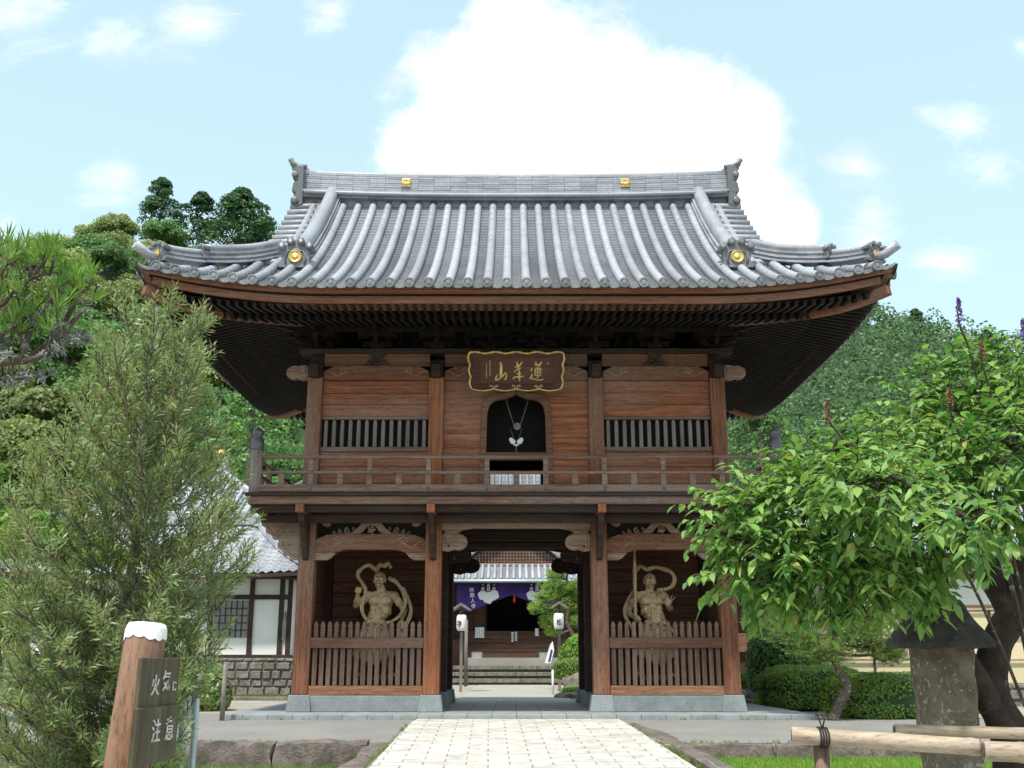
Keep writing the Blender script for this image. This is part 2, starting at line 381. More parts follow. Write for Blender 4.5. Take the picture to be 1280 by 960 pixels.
# ================================================================= GROUND
def slope(y):                     # the forecourt rises gently towards the gate
    if y > -2.2: return -.085
    return -.085 - .04 * (-2.2 - max(y, -16))
KY = -4.95                        # the kerb line where the forecourt steps down to the lawn
def gz(x, y):
    if y > KY - .2: return slope(y)
    return -.60
mb = MB(); mb.smooth = False
ys = [-60, -30, -16, KY - .21, KY - .19, -2.2, 20, 45, 90, 200, 500, 1500]
xs = [-1500, -400, -100, -30, -12, -6, 0, 6, 12, 30, 100, 400, 1500]
o = 0
for y in ys:
    for x in xs: mb.v.append((x, y, gz(x, y) - .012))
for i in range(len(ys) - 1):
    for j in range(len(xs) - 1):
        a = i * len(xs) + j; mb.f.append((a, a + 1, a + 1 + len(xs), a + len(xs))); mb.m.append(0); mb.sm.append(False)
def gravel(name, a, b_, sc=60, bs=.6):
    m, q, b = newmat(name); tc = q.n('ShaderNodeTexCoord').outputs['Object']
    vo = q.n('ShaderNodeTexVoronoi'); q.l(tc, vo.inputs[0]); vo.inputs['Scale'].default_value = sc
    n1 = q.noise(tc, .8, 5, .6); n2 = q.noise(tc, sc * 2, 3, .6)
    col = q.mix(q.math('ADD', q.math('MULTIPLY', vo.outputs['Color'], .4), q.math('MULTIPLY', q.ramp(n1, .3, .7), .6)), c4(a), c4(b_))
    col = q.mix(1.0, col, q.comb3(q.ramp(n2, .2, .8, .8, 1.15)), 'MULTIPLY')
    q.l(col, b.inputs['Base Color']); b.inputs['Roughness'].default_value = .95; bump(q, b, vo.outputs['Distance'], bs, .02); return m
M['gravel'] = gravel('pale court gravel', (.24, .22, .18), (.40, .37, .31), 40)
M['asphalt'] = gravel('worn grey asphalt', (.185, .18, .17), (.26, .25, .235), 120, .35)
M['earth'] = gravel('lawn earth', (.08, .10, .04), (.12, .14, .05), 30)
setstruct(mb.build('ground', 'gravel'))
# forecourt
mb = MB()
def fore(u, v): 
    x = -14 + 28 * u; y = KY + (-1.0 - KY) * v; return (x, y, slope(y) - .004)
mb.grid(fore, 14, 8, False)
mb.grid(lambda u, v: (-14 + 8.8 * u, -1.0 + 2.2 * v, slope(-1 + 2 * v) - .004), 4, 3, False)
mb.grid(lambda u, v: (5.2 + 8.8 * u, -1.0 + .5 * v, slope(-1 + v) - .004), 4, 3, False)
setstruct(mb.build('asphalt_forecourt', 'asphalt'))
# lawn strip in front
def lawn(x0, x1, y0, y1, name, blades, label, z=None, h=(.03, .07), seed=1):
    m2 = MB(); zz = lambda x, y: (gz(x, y) if z is None else z)
    m2.grid(lambda u, v: (x0 + (x1 - x0) * u, y0 + (y1 - y0) * v, zz(0, (y0 + y1) / 2) - .004), 2, 2, False)
    setstruct(m2.build(name + '_bed', 'earth'))
    r = random.Random(seed); m3 = MB()
    for i in range(blades):
        x = r.uniform(x0, x1); y = r.uniform(y0, y1); a = r.uniform(0, 2 * pi); hh = r.uniform(*h); w_ = r.uniform(.004, .009) * (1.6 if h[0] > .05 else 1.2)
        dx, dy = math.cos(a) * w_, math.sin(a) * w_; lx, ly = r.uniform(-.03, .03), r.uniform(-.03, .03); z0 = zz(x, (y0 + y1) / 2) - .005
        m3.add([(x - dx, y - dy, z0), (x + dx, y + dy, z0), (x + lx, y + ly, z0 + hh)], [(0, 1, 2)])
    ob = m3.build(name, 'grassblade'); tag(ob, label, 'grass', kind='stuff')
M['grassblade'] = leafmat('grass blade', (.13, .24, .03), (.22, .36, .06), .4)
lawn(-7.5, -2.10, -8.5, KY - .35, 'lawn_grass', 14000, 'fresh green grass below the left kerb stones', z=-.52, h=(.04, .12), seed=2)
lawn(2.38, 9.0, -9.5, KY - .31, 'lawn_grass', 32000, 'bright mown grass behind the bamboo rail', z=-.385, h=(.03, .08), seed=3)
lawn(-13, -5.6, 8.6, 11.2, 'lawn_grass', 16000, 'strip of lawn below the stone walled terrace', h=(.05, .1), seed=4)
lawn(5.2, 9.5, 4.6, 7.5, 'lawn_grass', 9000, 'lawn patch right of the gate', h=(.05, .1), seed=5)

# kerb stones (rough blocks, each a thing)
def roughblock(x0, x1, y0, y1, z0, z1, seed, amp=.05, nx=None, top=True):
    m2 = MB(); nx = nx or max(4, int((x1 - x0) / .08)); nz = 6; ny = 4
    c = Vector(((x0 + x1) / 2, (y0 + y1) / 2, (z0 + z1) / 2)); h = Vector(((x1 - x0) / 2, (y1 - y0) / 2, (z1 - z0) / 2))
    def disp(p):
        q = Vector(((p.x - c.x) / h.x, (p.y - c.y) / h.y, (p.z - c.z) / h.z))
        k = min(1, max(0, (abs(q.x) + abs(q.y) + abs(q.z) - 2.2)) / .8)
        nn = noise.noise_vector(p * 5 + Vector((seed * 7.1, 0, 0))) * amp + noise.noise_vector(p * 16 + Vector((seed, 3, 0))) * amp * .4
        return c + Vector(((p.x - c.x) * (1 - .06 * k), (p.y - c.y) * (1 - .25 * k), (p.z - c.z) * (1 - .14 * k))) + nn
    P = lambda a, b, e: disp(c + Vector((a * h.x, b * h.y, e * h.z)))
    m2.grid(lambda u, v: P(2 * u - 1, -1, 2 * v - 1), nx, nz)
    m2.grid(lambda u, v: P(1 - 2 * u, 1, 2 * v - 1), nx, nz)
    m2.grid(lambda u, v: P(2 * u - 1, 2 * v - 1, 1), nx, ny)
    m2.grid(lambda u, v: P(1, 2 * u - 1, 2 * v - 1), ny, nz)
    m2.grid(lambda u, v: P(-1, 1 - 2 * u, 2 * v - 1), ny, nz)
    return m2
kx = [(-7.6, -6.1), (-6.1, -4.75), (-4.75, -3.35), (-3.35, -2.05)]
kl = ['leftmost rough kerb stone of the left row, under the big shrub', 'rough kerb stone second from the left in the left row', 'long rough kerb stone with a jagged top left of the path', 'rough kerb stone at the path corner on the left']
for i, (a, b_) in enumerate(kx):
    tag(roughblock(a, b_ - .015, KY - .38, KY, -.75, slope(KY) + .03, i).build('kerb_stone', 'kerb'), kl[i], 'kerb stone', 'kerb stones along the forecourt edge')
kx = [(2.3, 3.55), (3.55, 4.9), (4.9, 6.2), (6.2, 7.7), (7.7, 9.2)]
kl = ['low mossy kerb stone at the path corner on the right', 'mossy kerb stone behind the tied end of the bamboo rail', 'mossy kerb stone just left of the stone lantern', 'mossy kerb stone behind the stone lantern', 'mossy kerb stone farthest right behind the tree trunk']
for i, (a, b_) in enumerate(kx):
    tag(roughblock(a, b_ - .015, KY - .30, KY, -.75, slope(KY) + .0, i + 9, .025).build('kerb_stone', 'kerb'), kl[i], 'kerb stone', 'kerb stones along the forecourt edge')
# path edging stones
el = ['dark edging stone at the left side of the cream path, upper end', 'dark edging stone at the left side of the cream path, nearest', 'dark edging stone at the right side of the cream path, upper end', 'dark edging stone at the right side of the cream path, nearest']
k = 0
def edge(xa, xb, y0, y1, wd, seed):
    m2 = roughblock(-.5, .5, -wd, wd, -.5, .0, seed, .018); L = y1 - y0
    vs = []
    for v in m2.v:
        t = v[0] + .5; y = y0 + t * L; x = xa + (xb - xa) * t - v[1]
        vs.append((x, y, v[2] + slope(y) + .012))
    m2.v = vs; return m2
for (xa, xb, y0, y1, wd) in ((-1.95, -1.93, -6.4, KY, .15), (-1.97, -1.95, -8.9, -6.42, .15), (2.28, 1.95, -5.5, -2.3, .13), (2.42, 2.28, -8.9, -5.52, .14)):
    tag(edge(xa, xb, y0, y1, wd, k + 30).build('edging_stone', 'kerb'), el[k], 'edging stone', 'edging stones beside the path'); k += 1

# the cream brick path
m, q, b = newmat('cream paving stone'); tcn = q.n('ShaderNodeTexCoord').outputs['Object']
br = q.n('ShaderNodeTexBrick'); q.l(q.mapv(tcn, (1, 1, 1), (0, 0, R(-1.2))), br.inputs[0])
br.inputs['Scale'].default_value = 1; br.inputs['Brick Width'].default_value = .52; br.inputs['Row Height'].default_value = .26; br.inputs['Mortar Size'].default_value = .012
br.inputs['Color1'].default_value = (.60, .575, .52, 1); br.inputs['Color2'].default_value = (.50, .475, .43, 1); br.inputs['Mortar'].default_value = (.30, .275, .235, 1); br.inputs['Bias'].default_value = -.1
n1 = q.noise(tcn, 3, 6, .65); n2 = q.noise(tcn, 60, 4, .6)
col = q.mix(1.0, br.outputs['Color'], q.comb3(q.ramp(n1, .3, .7, .72, 1.12)), 'MULTIPLY')
st = q.noise(tcn, .9, 6, .7, .8)
col = q.mix(q.ramp(st, .54, .72, 0, .5), col, (.33, .30, .24, 1))
q.l(q.mix(1.0, col, q.comb3(q.ramp(n2, .2, .8, .78, 1.12)), 'MULTIPLY'), b.inputs['Base Color'])
b.inputs['Roughness'].default_value = .9
bump(q, b, q.math('SUBTRACT', q.math('MULTIPLY', n1, .5), q.math('MULTIPLY', br.outputs['Fac'], 1.0)), .5, .01)
M['paving'] = m
mb = MB()
def pathf(u, v):
    y = -1.14 - 20 * v; xl = -1.76; xr = 1.80 + .05 * max(0, (-2.2 - y)) 
    return (xl + (min(xr, 2.3) - xl) * u, y, slope(y) + .012)
mb.grid(pathf, 4, 40, False)
mb.box(-1.76, 2.0, -21.1, -5.2, -.8, -.66)
for xx in (-1.76, 2.3):
    mb.add([(xx, -5.2, -.6), (xx, -21, -.8), (xx, -21, slope(-21) + .012), (xx, -5.2, slope(-5.2) + .01)], [(0, 1, 2, 3)])
setstruct(mb.build('paved_path', 'paving'))
# rear path through the court to the hall
mb = MB(); mb.grid(lambda u, v: (-1.5 + 3.0 * u, 5.4 + 20.6 * v, -.078), 4, 10, False)
M['pathrear'] = gravel('grey path slab', (.30, .285, .25), (.38, .36, .32), 90, .2)
setstruct(mb.build('court_path', 'pathrear'))
# podium slabs
m, q, b = newmat('podium slab stone'); tcn = q.n('ShaderNodeTexCoord').outputs['Object']
br = q.n('ShaderNodeTexBrick'); q.l(q.mapv(tcn, (1, 1, 1), (0, 0, R(90))), br.inputs[0]); br.offset = .0
br.inputs['Scale'].default_value = 1; br.inputs['Brick Width'].default_value = 1.1; br.inputs['Row Height'].default_value = .44; br.inputs['Mortar Size'].default_value = .008
br.inputs['Color1'].default_value = (.27, .29, .30, 1); br.inputs['Color2'].default_value = (.235, .26, .265, 1); br.inputs['Mortar'].default_value = (.11, .12, .12, 1)
n1 = q.noise(tcn, 2.5, 6, .6)
q.l(q.mix(1.0, br.outputs['Color'], q.comb3(q.ramp(n1, .3, .7, .85, 1.12)), 'MULTIPLY'), b.inputs['Base Color']); b.inputs['Roughness'].default_value = .7
bump(q, b, br.outputs['Fac'], -.3, .006); M['slab'] = m
mb = MB(); mb.box(-5.2, 5.3, -1.13, 5.4, -.3, 0.0)
tag(mb.build('stone_podium', 'slab', None, .012), 'low grey slab platform under the wooden gate', 'platform')

M['stepdark'] = stone('shade tinted mossy riser stone', (.05, .055, .03), (.09, .095, .055), None, 2.5)  # mossy stone, tinted darker for the shaded gap below each tread
# ================================================================= GATE
G = thing('temple_gate', 'two storey wooden temple gate with a hipped grey tile roof', 'temple gate')
CXS = (-4.05, -1.6, 1.6, 4.05); CYS = (0.0, 2.13, 4.26); CW = .155
SIGNS = (-1, 1)
# --- columns
for x in CXS:
    for y in CYS:
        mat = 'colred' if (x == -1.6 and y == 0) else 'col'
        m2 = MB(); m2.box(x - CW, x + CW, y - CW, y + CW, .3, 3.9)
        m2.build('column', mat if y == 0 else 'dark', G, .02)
        m2 = MB(); m2.frustum(x, y, 0.002, .302, .235, .235, .19, .19)
        m2.build('column_base', 'base', G, .012)
        if y != 2.13:
            m2 = MB(); m2.box(x - .15, x + .15, y - .15, y + .15, 3.985, 6.45)
            m2.build('column', 'colred' if x == -1.6 else 'col', G, .02)
# --- plinth between columns
for x0, x1 in ((-3.86, -1.79), (1.79, 3.86)):
    for y in (0, 4.26):
        MB().box(x0, x1, y - .17, y + .17, 0.002, .29).build('plinth', 'base', G, .012)
for x in CXS:
    for y0, y1 in ((.19, 1.94), (2.32, 4.07)):
        MB().box(x - .16, x + .16, y0, y1, 0.002, .285).build('plinth', 'base', G, .012)
# --- lower walls: outer sides, passage sides, back walls of the niches
def boardwall(x0, x1, y0, y1, z0, z1, n, mat, name='board_wall'):
    m2 = MB(); h = (z1 - z0) / n; r = random.Random(int(abs(x0 * 37 + z0 * 11)))
    for i in range(n):
        j = r.uniform(-.004, .004)
        if x1 - x0 > y1 - y0: m2.box(x0, x1, y0 + j, y1 + j, z0 + i * h + .004, z0 + (i + 1) * h - .004)
        else: m2.box(x0 + j, x1 + j, y0, y1, z0 + i * h + .004, z0 + (i + 1) * h - .004)
    return m2.build(name, mat, G, .006)
for s in (-1, 1):
    for y0, y1 in ((CW, 2.13 - CW), (2.13 + CW, 4.26 - CW)):
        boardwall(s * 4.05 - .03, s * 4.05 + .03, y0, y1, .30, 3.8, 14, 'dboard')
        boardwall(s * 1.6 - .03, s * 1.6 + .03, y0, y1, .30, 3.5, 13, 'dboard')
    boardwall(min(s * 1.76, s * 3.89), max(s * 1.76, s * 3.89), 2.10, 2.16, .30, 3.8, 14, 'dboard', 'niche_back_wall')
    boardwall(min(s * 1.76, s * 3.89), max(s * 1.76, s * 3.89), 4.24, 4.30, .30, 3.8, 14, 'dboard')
    for y in (1.3, 3.2):
        MB().box(s * 1.6 - .05, s * 1.6 + .05, CW, 4.26 - CW, y - .06, y + .06).build('tie_rail', 'dark', G, .008) if y < 2 else None
# --- ceilings (niche floor too)
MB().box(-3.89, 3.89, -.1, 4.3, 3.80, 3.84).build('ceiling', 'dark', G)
for s in (-1, 1):
    MB().box(min(s * 1.64, s * 4.0), max(s * 1.64, s * 4.0), .1, 2.1, .24, .40).build('niche_floor', 'dark', G)
# --- curved carved tie beams
def rainbow(x0, x1, zb, zt, y, th=.20, e=.05, mat='beam', name='carved_tie_beam', carve=True, lw=.55):
    n = 24; top = []; bot = []
    for i in range(n + 1):
        t = i / n; x = x0 + (x1 - x0) * t; d = min(t, 1 - t) * (x1 - x0)
        top.append((x, zt - .11 * max(0, 1 - d / .38) ** 2)); bot.append((x, zb + e * min(1, max(0, (d - lw * .78) / .13)) ** .8))
    m2 = MB(); m2.prism(top + bot[::-1], y - th / 2, y + th / 2); b = m2.build(name, mat, G, .012)
    if carve:
        c = MB(); yf = y - th / 2 - .004
        for s, xe in ((1, x0), (-1, x1)):
            h = zt - zb; m = zb + h * .52
            a0 = 0 if s > 0 else pi
            spiral(c, xe + s * .42, m + .03, yf, h * .28, 1.3, s, .012, a0, tail=[(xe + s * .02, zt - .12), (xe + s * .12, m + .02), (xe + s * .28, zb + .08)][0:3])
            spiral(c, xe + s * .66, m + .05, yf, h * .20, 1.1, -s, .010, a0)
            spiral(c, xe + s * .22, m + .10, yf, h * .15, 1.0, s, .009, a0)
            c.tube([(xe + s * .8, yf, m + .09), (xe + s * .95, yf, m + .03), (xe + s * 1.08, yf, m + .06)], [.011, .008, .003], 5)
        c.build('scroll_carving', 'carve', b)
    return b
for (a, b_) in ((-3.895, -1.755), (1.755, 3.895)):
    for y in (-.02, 4.28):
        rainbow(a, b_, 2.95, 3.30, y)
        for s, xe in ((1, a), (-1, b_)):
            pr = [(xe, 2.945), (xe, 2.80), (xe + s * .22, 2.80), (xe + s * .30, 2.84), (xe + s * .40, 2.945)]
            MB().prism(pr, y - .075, y + .075).build('corbel', 'carve', G, .01)
for y, mt in ((-.02, 'carve'), (2.13, 'dark'), (4.28, 'dark')):
    rainbow(-1.445, 1.445, 3.38, 3.68, y, .2, .04, mt, carve=(y < 0))
MB().box(-1.44, 1.44, 2.05, 2.21, 3.24, 3.37).build('passage_beam', 'dark', G, .01)
# --- nosings (animal shaped beam ends)
def nose(xe, s, y, zc, L=.50, h=.38, th=.17, mat='carve', eye=True, k=1.0, name='carved_nosing'):
    P = [(0, -.42), (.25, -.46), (.5, -.36), (.62, -.40), (.8, -.36), (.95, -.2), (1.0, .02), (.95, .24), (.82, .38), (.64, .46), (.45, .42), (.3, .5), (.12, .5), (0, .42)]
    m2 = MB(); m2.prism([(xe + s * a * L, zc + b * h) for a, b in P], y - th / 2, y + th / 2); o = m2.build(name, mat, G, .025)
    c = MB()
    for yy in ((y - th / 2 - .003), ):
        spiral(c, xe + s * L * .55, zc + h * .12, yy, h * .22, 1.2, s, .011, 0)
        c.tube([(xe + s * L * .30, yy, zc - h * .12), (xe + s * L * .6, yy, zc - h * .2), (xe + s * L * .93, yy, zc - h * .1)], [.008, .012, .006], 5)
        c.tube([(xe + s * L * .1, yy, zc + h * .35), (xe + s * L * .18, yy, zc + h * .0), (xe + s * L * .1, yy, zc - h * .3)], .01, 5)
    c.build('scroll_carving', mat, o)
    if eye:
        e = MB(); e.lathe((xe + s * L * .27, y - th / 2 - .004, zc - h * .20), [(.0, -.004), (.022, -.004), (.022, .004), (.0, .004)], 10, 'y'); e.build('eye', 'black' if mat == 'carve' else 'carve', o)
    return o
for s in (-1, 1):
    nose(s * 1.445, -s, -.02, 3.14)
    nose(s * 1.445, -s, 2.13, 3.10, .5, .36, mat='dark')
    nose(s * 1.445, -s, 4.28, 3.06, .62, .42, mat='dark')
    pr = [(s * 1.44, 3.375), (s * 1.05, 3.375), (s * 1.10, 3.35), (s * 1.16, 3.30), (s * 1.34, 3.30), (s * 1.40, 3.35)]
    MB().prism(pr, -.09, .05).build('corbel', 'carve', G, .01)
# --- frog leg struts with leaf tendrils
def kaeru(cx, z0, y, w=.42, h=.25, mat='carve', wide=True):
    m2 = MB()
    for s in (-1, 1):
        pr = [(cx, z0 + h), (cx + s * .10, z0 + h), (cx + s * w * .42, z0 + h * .92), (cx + s * w * .68, z0 + h * .45), (cx + s * w, z0 + .0), (cx + s * w * .55, z0), (cx + s * w * .38, z0 + h * .18), (cx + s * w * .22, z0 + h * .55), (cx, z0 + h * .66)]
        m2.prism(pr, y - .05, y + .05)
    o = m2.build('frog_leg_strut', mat, G, .012)
    c = MB(); c.lathe((cx, y - .03, z0 + h * .34), [(.0, -.03), (.03, -.03), (.052, -.01), (.052, .03), (.0, .03)], 10, 'y')
    for k in range(5):
        a = 2 * pi * k / 5; c.ball((cx + .06 * math.cos(a), y - .05, z0 + h * .34 + .055 * math.sin(a)), .026, (1, .6, 1), 8, 5)
    for s in (-1, 1):
        if wide:
            spiral(c, cx + s * w * 1.12, z0 + .075, y, .062, 1.1, -s, .022, pi / 2)
            spiral(c, cx + s * w * 1.45, z0 + .055, y, .046, 1.1, -s, .018, pi / 2); spiral(c, cx + s * w * 1.72, z0 + .035, y, .03, 1.1, -s, .014, pi / 2)
            spiral(c, cx + s * w * .8, z0 + .10, y, .04, 1.1, -s, .014, pi / 2)
            c.tube([(cx + s * w * .6, y, z0 + .06), (cx + s * w * 1.1, y, z0 + .015), (cx + s * w * 1.7, y, z0 + .02)], [.02, .018, .008], 6)
    c.build('leaf_carving', mat, o)
    m2 = MB(); m2.prism([(cx - .09, z0 + h + .002), (cx + .09, z0 + h + .002), (cx + .15, z0 + h + .07), (cx + .15, z0 + h + .12), (cx - .15, z0 + h + .12), (cx - .15, z0 + h + .07)], y - .08, y + .08)
    m2.build('bearing_block', mat, G, .008)
for s in (-1, 1):
    kaeru(s * 2.825, 3.30, -.02)
    MB().box(min(s * 1.76, s * 3.9), max(s * 1.76, s * 3.9), -.0, .06, 3.30, 3.80).build('shade_panel', 'black', G)  # black panel paints the darkness above the niche beam
    for xe, t in ((s * 3.89, -s), (s * 1.76, s)):
        pr = [(xe, 3.70), (xe + t * .42, 3.70), (xe + t * .36, 3.62), (xe + t * .27, 3.62), (xe + t * .27, 3.47), (xe + t * .20, 3.44), (xe + t * .12, 3.47), (xe + t * .05, 3.56), (xe, 3.56)]
        MB().prism(pr, -.10, .0).build('corner_bracket', 'carve', G, .01)
MB().box(-3.9, 3.9, -.12, .10, 3.672, 3.78).build('head_beam', 'beam', G, .01)
# --- niche fences
for s in (-1, 1):
    x0, x1 = sorted((s * 1.758, s * 3.892)); r = random.Random(s + 5)
    MB().box(x0, x1, -.13, .05, .295, .465).build('fence_bottom_board', 'sillred', G, .01)
    MB().box(x0, x1, -.135, .03, 1.15, 1.345).build('fence_rail', 'frail', G, .01)
    for i in range(16):
        x = x0 + (x1 - x0) * (i + .62) / 16.25; w_ = .043
        m2 = MB(); m2.box(x - w_, x + w_, -.075, -.02, .468, 1.148)
        w_ *= .93
        m2.box(x - w_, x + w_, -.085, -.02, 1.347, 1.52)
        m2.prism([(x - w_ * .8, 1.52), (x - w_, 1.54), (x - w_, 1.585), (x - w_ * .5, 1.63), (x, 1.65), (x + w_ * .5, 1.63), (x + w_, 1.585), (x + w_, 1.54), (x + w_ * .8, 1.52)], -.09, -.02)
        m2.build('picket', 'fence', G, .006)
# --- brackets carrying the balcony
for x in CXS:
    m2 = MB(); m2.box(x - .075, x + .075, -1.05, 1.0, 3.60, 3.755); m2.build('balcony_joist', 'colred' if abs(x) < 2 else 'col', G, .008)
    pr = [(-.158, 2.78), (-.30, 2.83), (-.36, 2.95), (-.44, 3.02), (-.50, 3.14), (-.60, 3.22), (-.68, 3.36), (-.82, 3.46), (-.88, 3.60), (-.158, 3.60)]
    MB().prism(pr, x - .055, x + .055, 'x').build('bracket_arm', 'dark', G, .012)
    if x < 0 or True:
        m2 = MB(); m2.box(x - .075, x + .075, 3.26, 5.31, 3.60, 3.755); m2.build('balcony_joist', 'dark', G, .008)
for s in (-1, 1):
    X = lambda d: s * (4.207 + d)
    pr = [(X(0), 2.80), (X(.14), 2.81), (X(.20), 2.88), (X(.29), 2.90), (X(.33), 2.98), (X(.42), 3.03), (X(.43), 3.12), (X(.40), 3.18), (X(.52), 3.20), (X(.56), 3.28), (X(.66), 3.32), (X(.68), 3.42), (X(.76), 3.47), (X(.78), 3.59), (X(0), 3.59)]
    for y in (-.02, 2.13, 4.28):
        o = MB().prism(pr, y - .07, y + .07).build('cloud_bracket', 'carve' if y < 1 else 'dark', G, .015)
        if y < 1:
            c = MB(); yf = y - .075
            spiral(c, X(.40), 3.36, yf, .10, 1.5, s, .013, 0); spiral(c, X(.24), 3.08, yf, .08, 1.4, -s, .012, 0); spiral(c, X(.17), 3.36, yf, .06, 1.3, s, .01, 0)
            c.tube([(X(.04), yf, 2.86), (X(.16), yf, 2.90), (X(.22), yf, 2.97), (X(.33), yf, 3.06), (X(.34), yf, 3.16)], .012, 5)
            c.tube([(X(.40), yf, 3.22), (X(.5), yf, 3.27), (X(.58), yf, 3.36), (X(.68), yf, 3.5)], .012, 5)
            c.build('scroll_carving', 'carve', o)
# --- balcony floor and its edge
bx, by0, by1 = 4.98, -.98, 5.24
m2 = MB(); m2.box(-bx, bx, by0, by1, 3.86, 3.90); m2.build('balcony_floor', 'grey', G)
for a in ((-bx - .1, bx + .1, by0 - .09, by0 + .12), (-bx - .1, bx + .1, by1 - .12, by1 + .09)):
    MB().box(a[0], a[1], a[2], a[3], 3.902, 3.965).build('edge_board', 'dark', G, .008)
    MB().box(a[0] + .05, a[1] - .05, a[2] + .05, a[3] - .04, 3.757, 3.898).build('fascia_beam', 'grey', G, .01)
for s in (-1, 1):
    a = sorted((s * (bx - .12), s * (bx + .1)))
    MB().box(a[0], a[1], by0 + .125, by1 - .125, 3.902, 3.965).build('edge_board', 'dark', G, .008)
    MB().box(a[0] + .04, a[1] - .05, by0 + .13, by1 - .13, 3.757, 3.855).build('fascia_beam', 'grey', G, .01)
    MB().box(a[0] - .3 * (s > 0) - .2 * (s < 0), a[1] + .2 * (s > 0) + .3 * (s < 0) - .3 * (s < 0) * 1, -.20, .02, 3.605, 3.75).build('beam_end', 'grey', G, .008) if False else None
MB().box(-bx - .02, bx + .02, -.90, -.74, 3.62, 3.752).build('purlin_beam', 'dark', G, .01)
MB().box(-bx + .12, bx - .12, -.60, -.46, 3.46, 3.598).build('purlin_beam', 'dark', G, .01)
MB().box(-bx + .3, bx - .3, -.30, -.16, 3.66, 3.75).build('purlin_beam', 'dark', G, .01)
for s in (-1, 1):
    MB().box(s * 4.85 - .07, s * 4.85 + .07, -.7, 5.0, 3.61, 3.75).build('purlin_beam', 'beamy', G, .01)
# --- balustrade
def railrun(p0, p1, n, skipends=True):
    p0 = Vector(p0); p1 = Vector(p1); d = p1 - p0; al = abs(d.x) > abs(d.y)
    rl = thing_part = None
    def P(t, z): q = p0 + d * t; return (q.x, q.y, z)
    MB().bar(P(0, 4.055), P(1, 4.055), .13, .14).build('base_rail', 'grey', G, .01)
    MB().bar(P(0, 4.36), P(1, 4.36), .07, .055).build('middle_rail', 'grey', G, .008)
    m2 = MB(); m2.tube([P(-.004, 4.655), P(1.004, 4.655)], .036, 10); m2.build('top_rail', 'grey', G)
    return P
ry = -.93
P = railrun((-4.86, ry, 0), (4.86, ry, 0), 9)
posts = [-3.885 + 1.11 * i for i in range(8)]
for x in posts:
    m2 = MB(); m2.box(x - .052, x + .052, ry - .045, ry + .045, 4.127, 4.332); m2.box(x - .045, x + .045, ry - .04, ry + .04, 4.39, 4.60); m2.box(x - .058, x + .058, ry - .05, ry + .05, 4.60, 4.63)
    p = m2.build('baluster_post', 'grey', G, .008)
    c = MB(); c.lathe((x, ry - .068, 4.05), [(.0, -.01), (.035, -.01), (.035, .005), (.022, .012), (.018, .02), (.0, .026)], 14, 'y')
    c.build('nail_cover', 'nail', p); c = MB(); c.lathe((x, ry - .045, 4.36), [(.0, -.01), (.026, -.01), (.026, .004), (.012, .014), (.0, .018)], 12, 'y'); c.build('nail_cover', 'nail', p)
for i in range(9):
    x = -4.44 + 1.11 * i
    MB().box(x - .058, x + .058, ry - .035, ry + .035, 4.127, 4.331).build('short_strut', 'grey', G, .008)
for s in (-1, 1):
    railrun((s * 4.93, -.86, 0), (s * 4.93, 5.12, 0), 5)
    for i in range(5):
        y = .15 + 1.11 * i
        MB().box(s * 4.93 - .045, s * 4.93 + .045, y - .05, y + .05, 4.127, 4.62).build('baluster_post', 'grey', G, .008)
        MB().box(s * 4.93 - .035, s * 4.93 + .035, y - .60, y - .5, 4.127, 4.331).build('short_strut', 'grey', G, .008)
    for y in (-.93, 5.19):
        m2 = MB(); m2.lathe((s * 4.93, y, 0), [(.115, 3.967), (.115, 4.80)], 20); p = m2.build('newel_post', 'greyz', G)
        c = MB(); c.lathe((s * 4.93, y, 4.79), [(.125, 0), (.128, .02), (.122, .03), (.122, .12), (.128, .13), (.122, .14), (.120, .21), (.09, .235), (.075, .25), (.085, .27), (.112, .31), (.105, .36), (.06, .41), (.025, .44), (.0, .47)], 20)
        c.build('onion_finial', 'bronze', p)
railrun((-4.86, 5.19, 0), (4.86, 5.19, 0), 9)
for i in range(8): MB().box(posts[i] - .045, posts[i] + .045, 5.14, 5.24, 4.127, 4.62).build('baluster_post', 'grey', G, .008)

# --- upper storey walls
def panel(x0, x1, z0, z1, y, mat='boards', n=1):
    m2 = MB(); h = (z1 - z0) / n
    for i in range(n): m2.box(x0, x1, y - .025 + .003 * (i % 2), y + .03, z0 + i * h + .003, z0 + (i + 1) * h - .003)
    return m2.build('wall_board', mat, G, .005)
for (yf, sg) in ((-.02, 1), (4.28, -1)):
    for s in (-1, 1):
        x0, x1 = sorted((s * 1.752, s * 3.898))
        for z0, z1 in ((3.97, 4.30), (4.30, 4.64), (4.64, 4.93)): panel(x0, x1, z0, z1, yf)
        for z0, z1 in ((5.66, 5.90), (5.90, 6.14), (6.14, 6.395)): panel(x0, x1, z0, z1, yf, 'boards')
        MB().box(x0, x1, yf - .06, yf + .05, 4.932, 5.03).build('window_sill', 'grey', G, .008)
        MB().box(x0, x1, yf - .05, yf + .05, 5.59, 5.655).build('window_head', 'grey', G, .008)
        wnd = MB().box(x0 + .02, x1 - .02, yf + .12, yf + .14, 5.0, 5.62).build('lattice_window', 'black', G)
        for i in range(13):
            x = x0 + (x1 - x0) * (i + .55) / 13.1
            m3 = MB(); w_ = .037
            m3.box(x - w_, x + w_, yf - .03, yf + .03, 5.032, 5.53)
            m3.prism([(x - w_, 5.53), (x - w_ * .8, 5.565), (x, 5.588), (x + w_ * .8, 5.565), (x + w_, 5.53)], yf - .03, yf + .03)
            m3.build('bar', 'greyz', wnd, .007)
# sides
for s in (-1, 1):
    boardwall(s * 4.05 - .03, s * 4.05 + .03, .15, 4.11, 3.97, 6.42, 9, 'boards', 'side_wall')
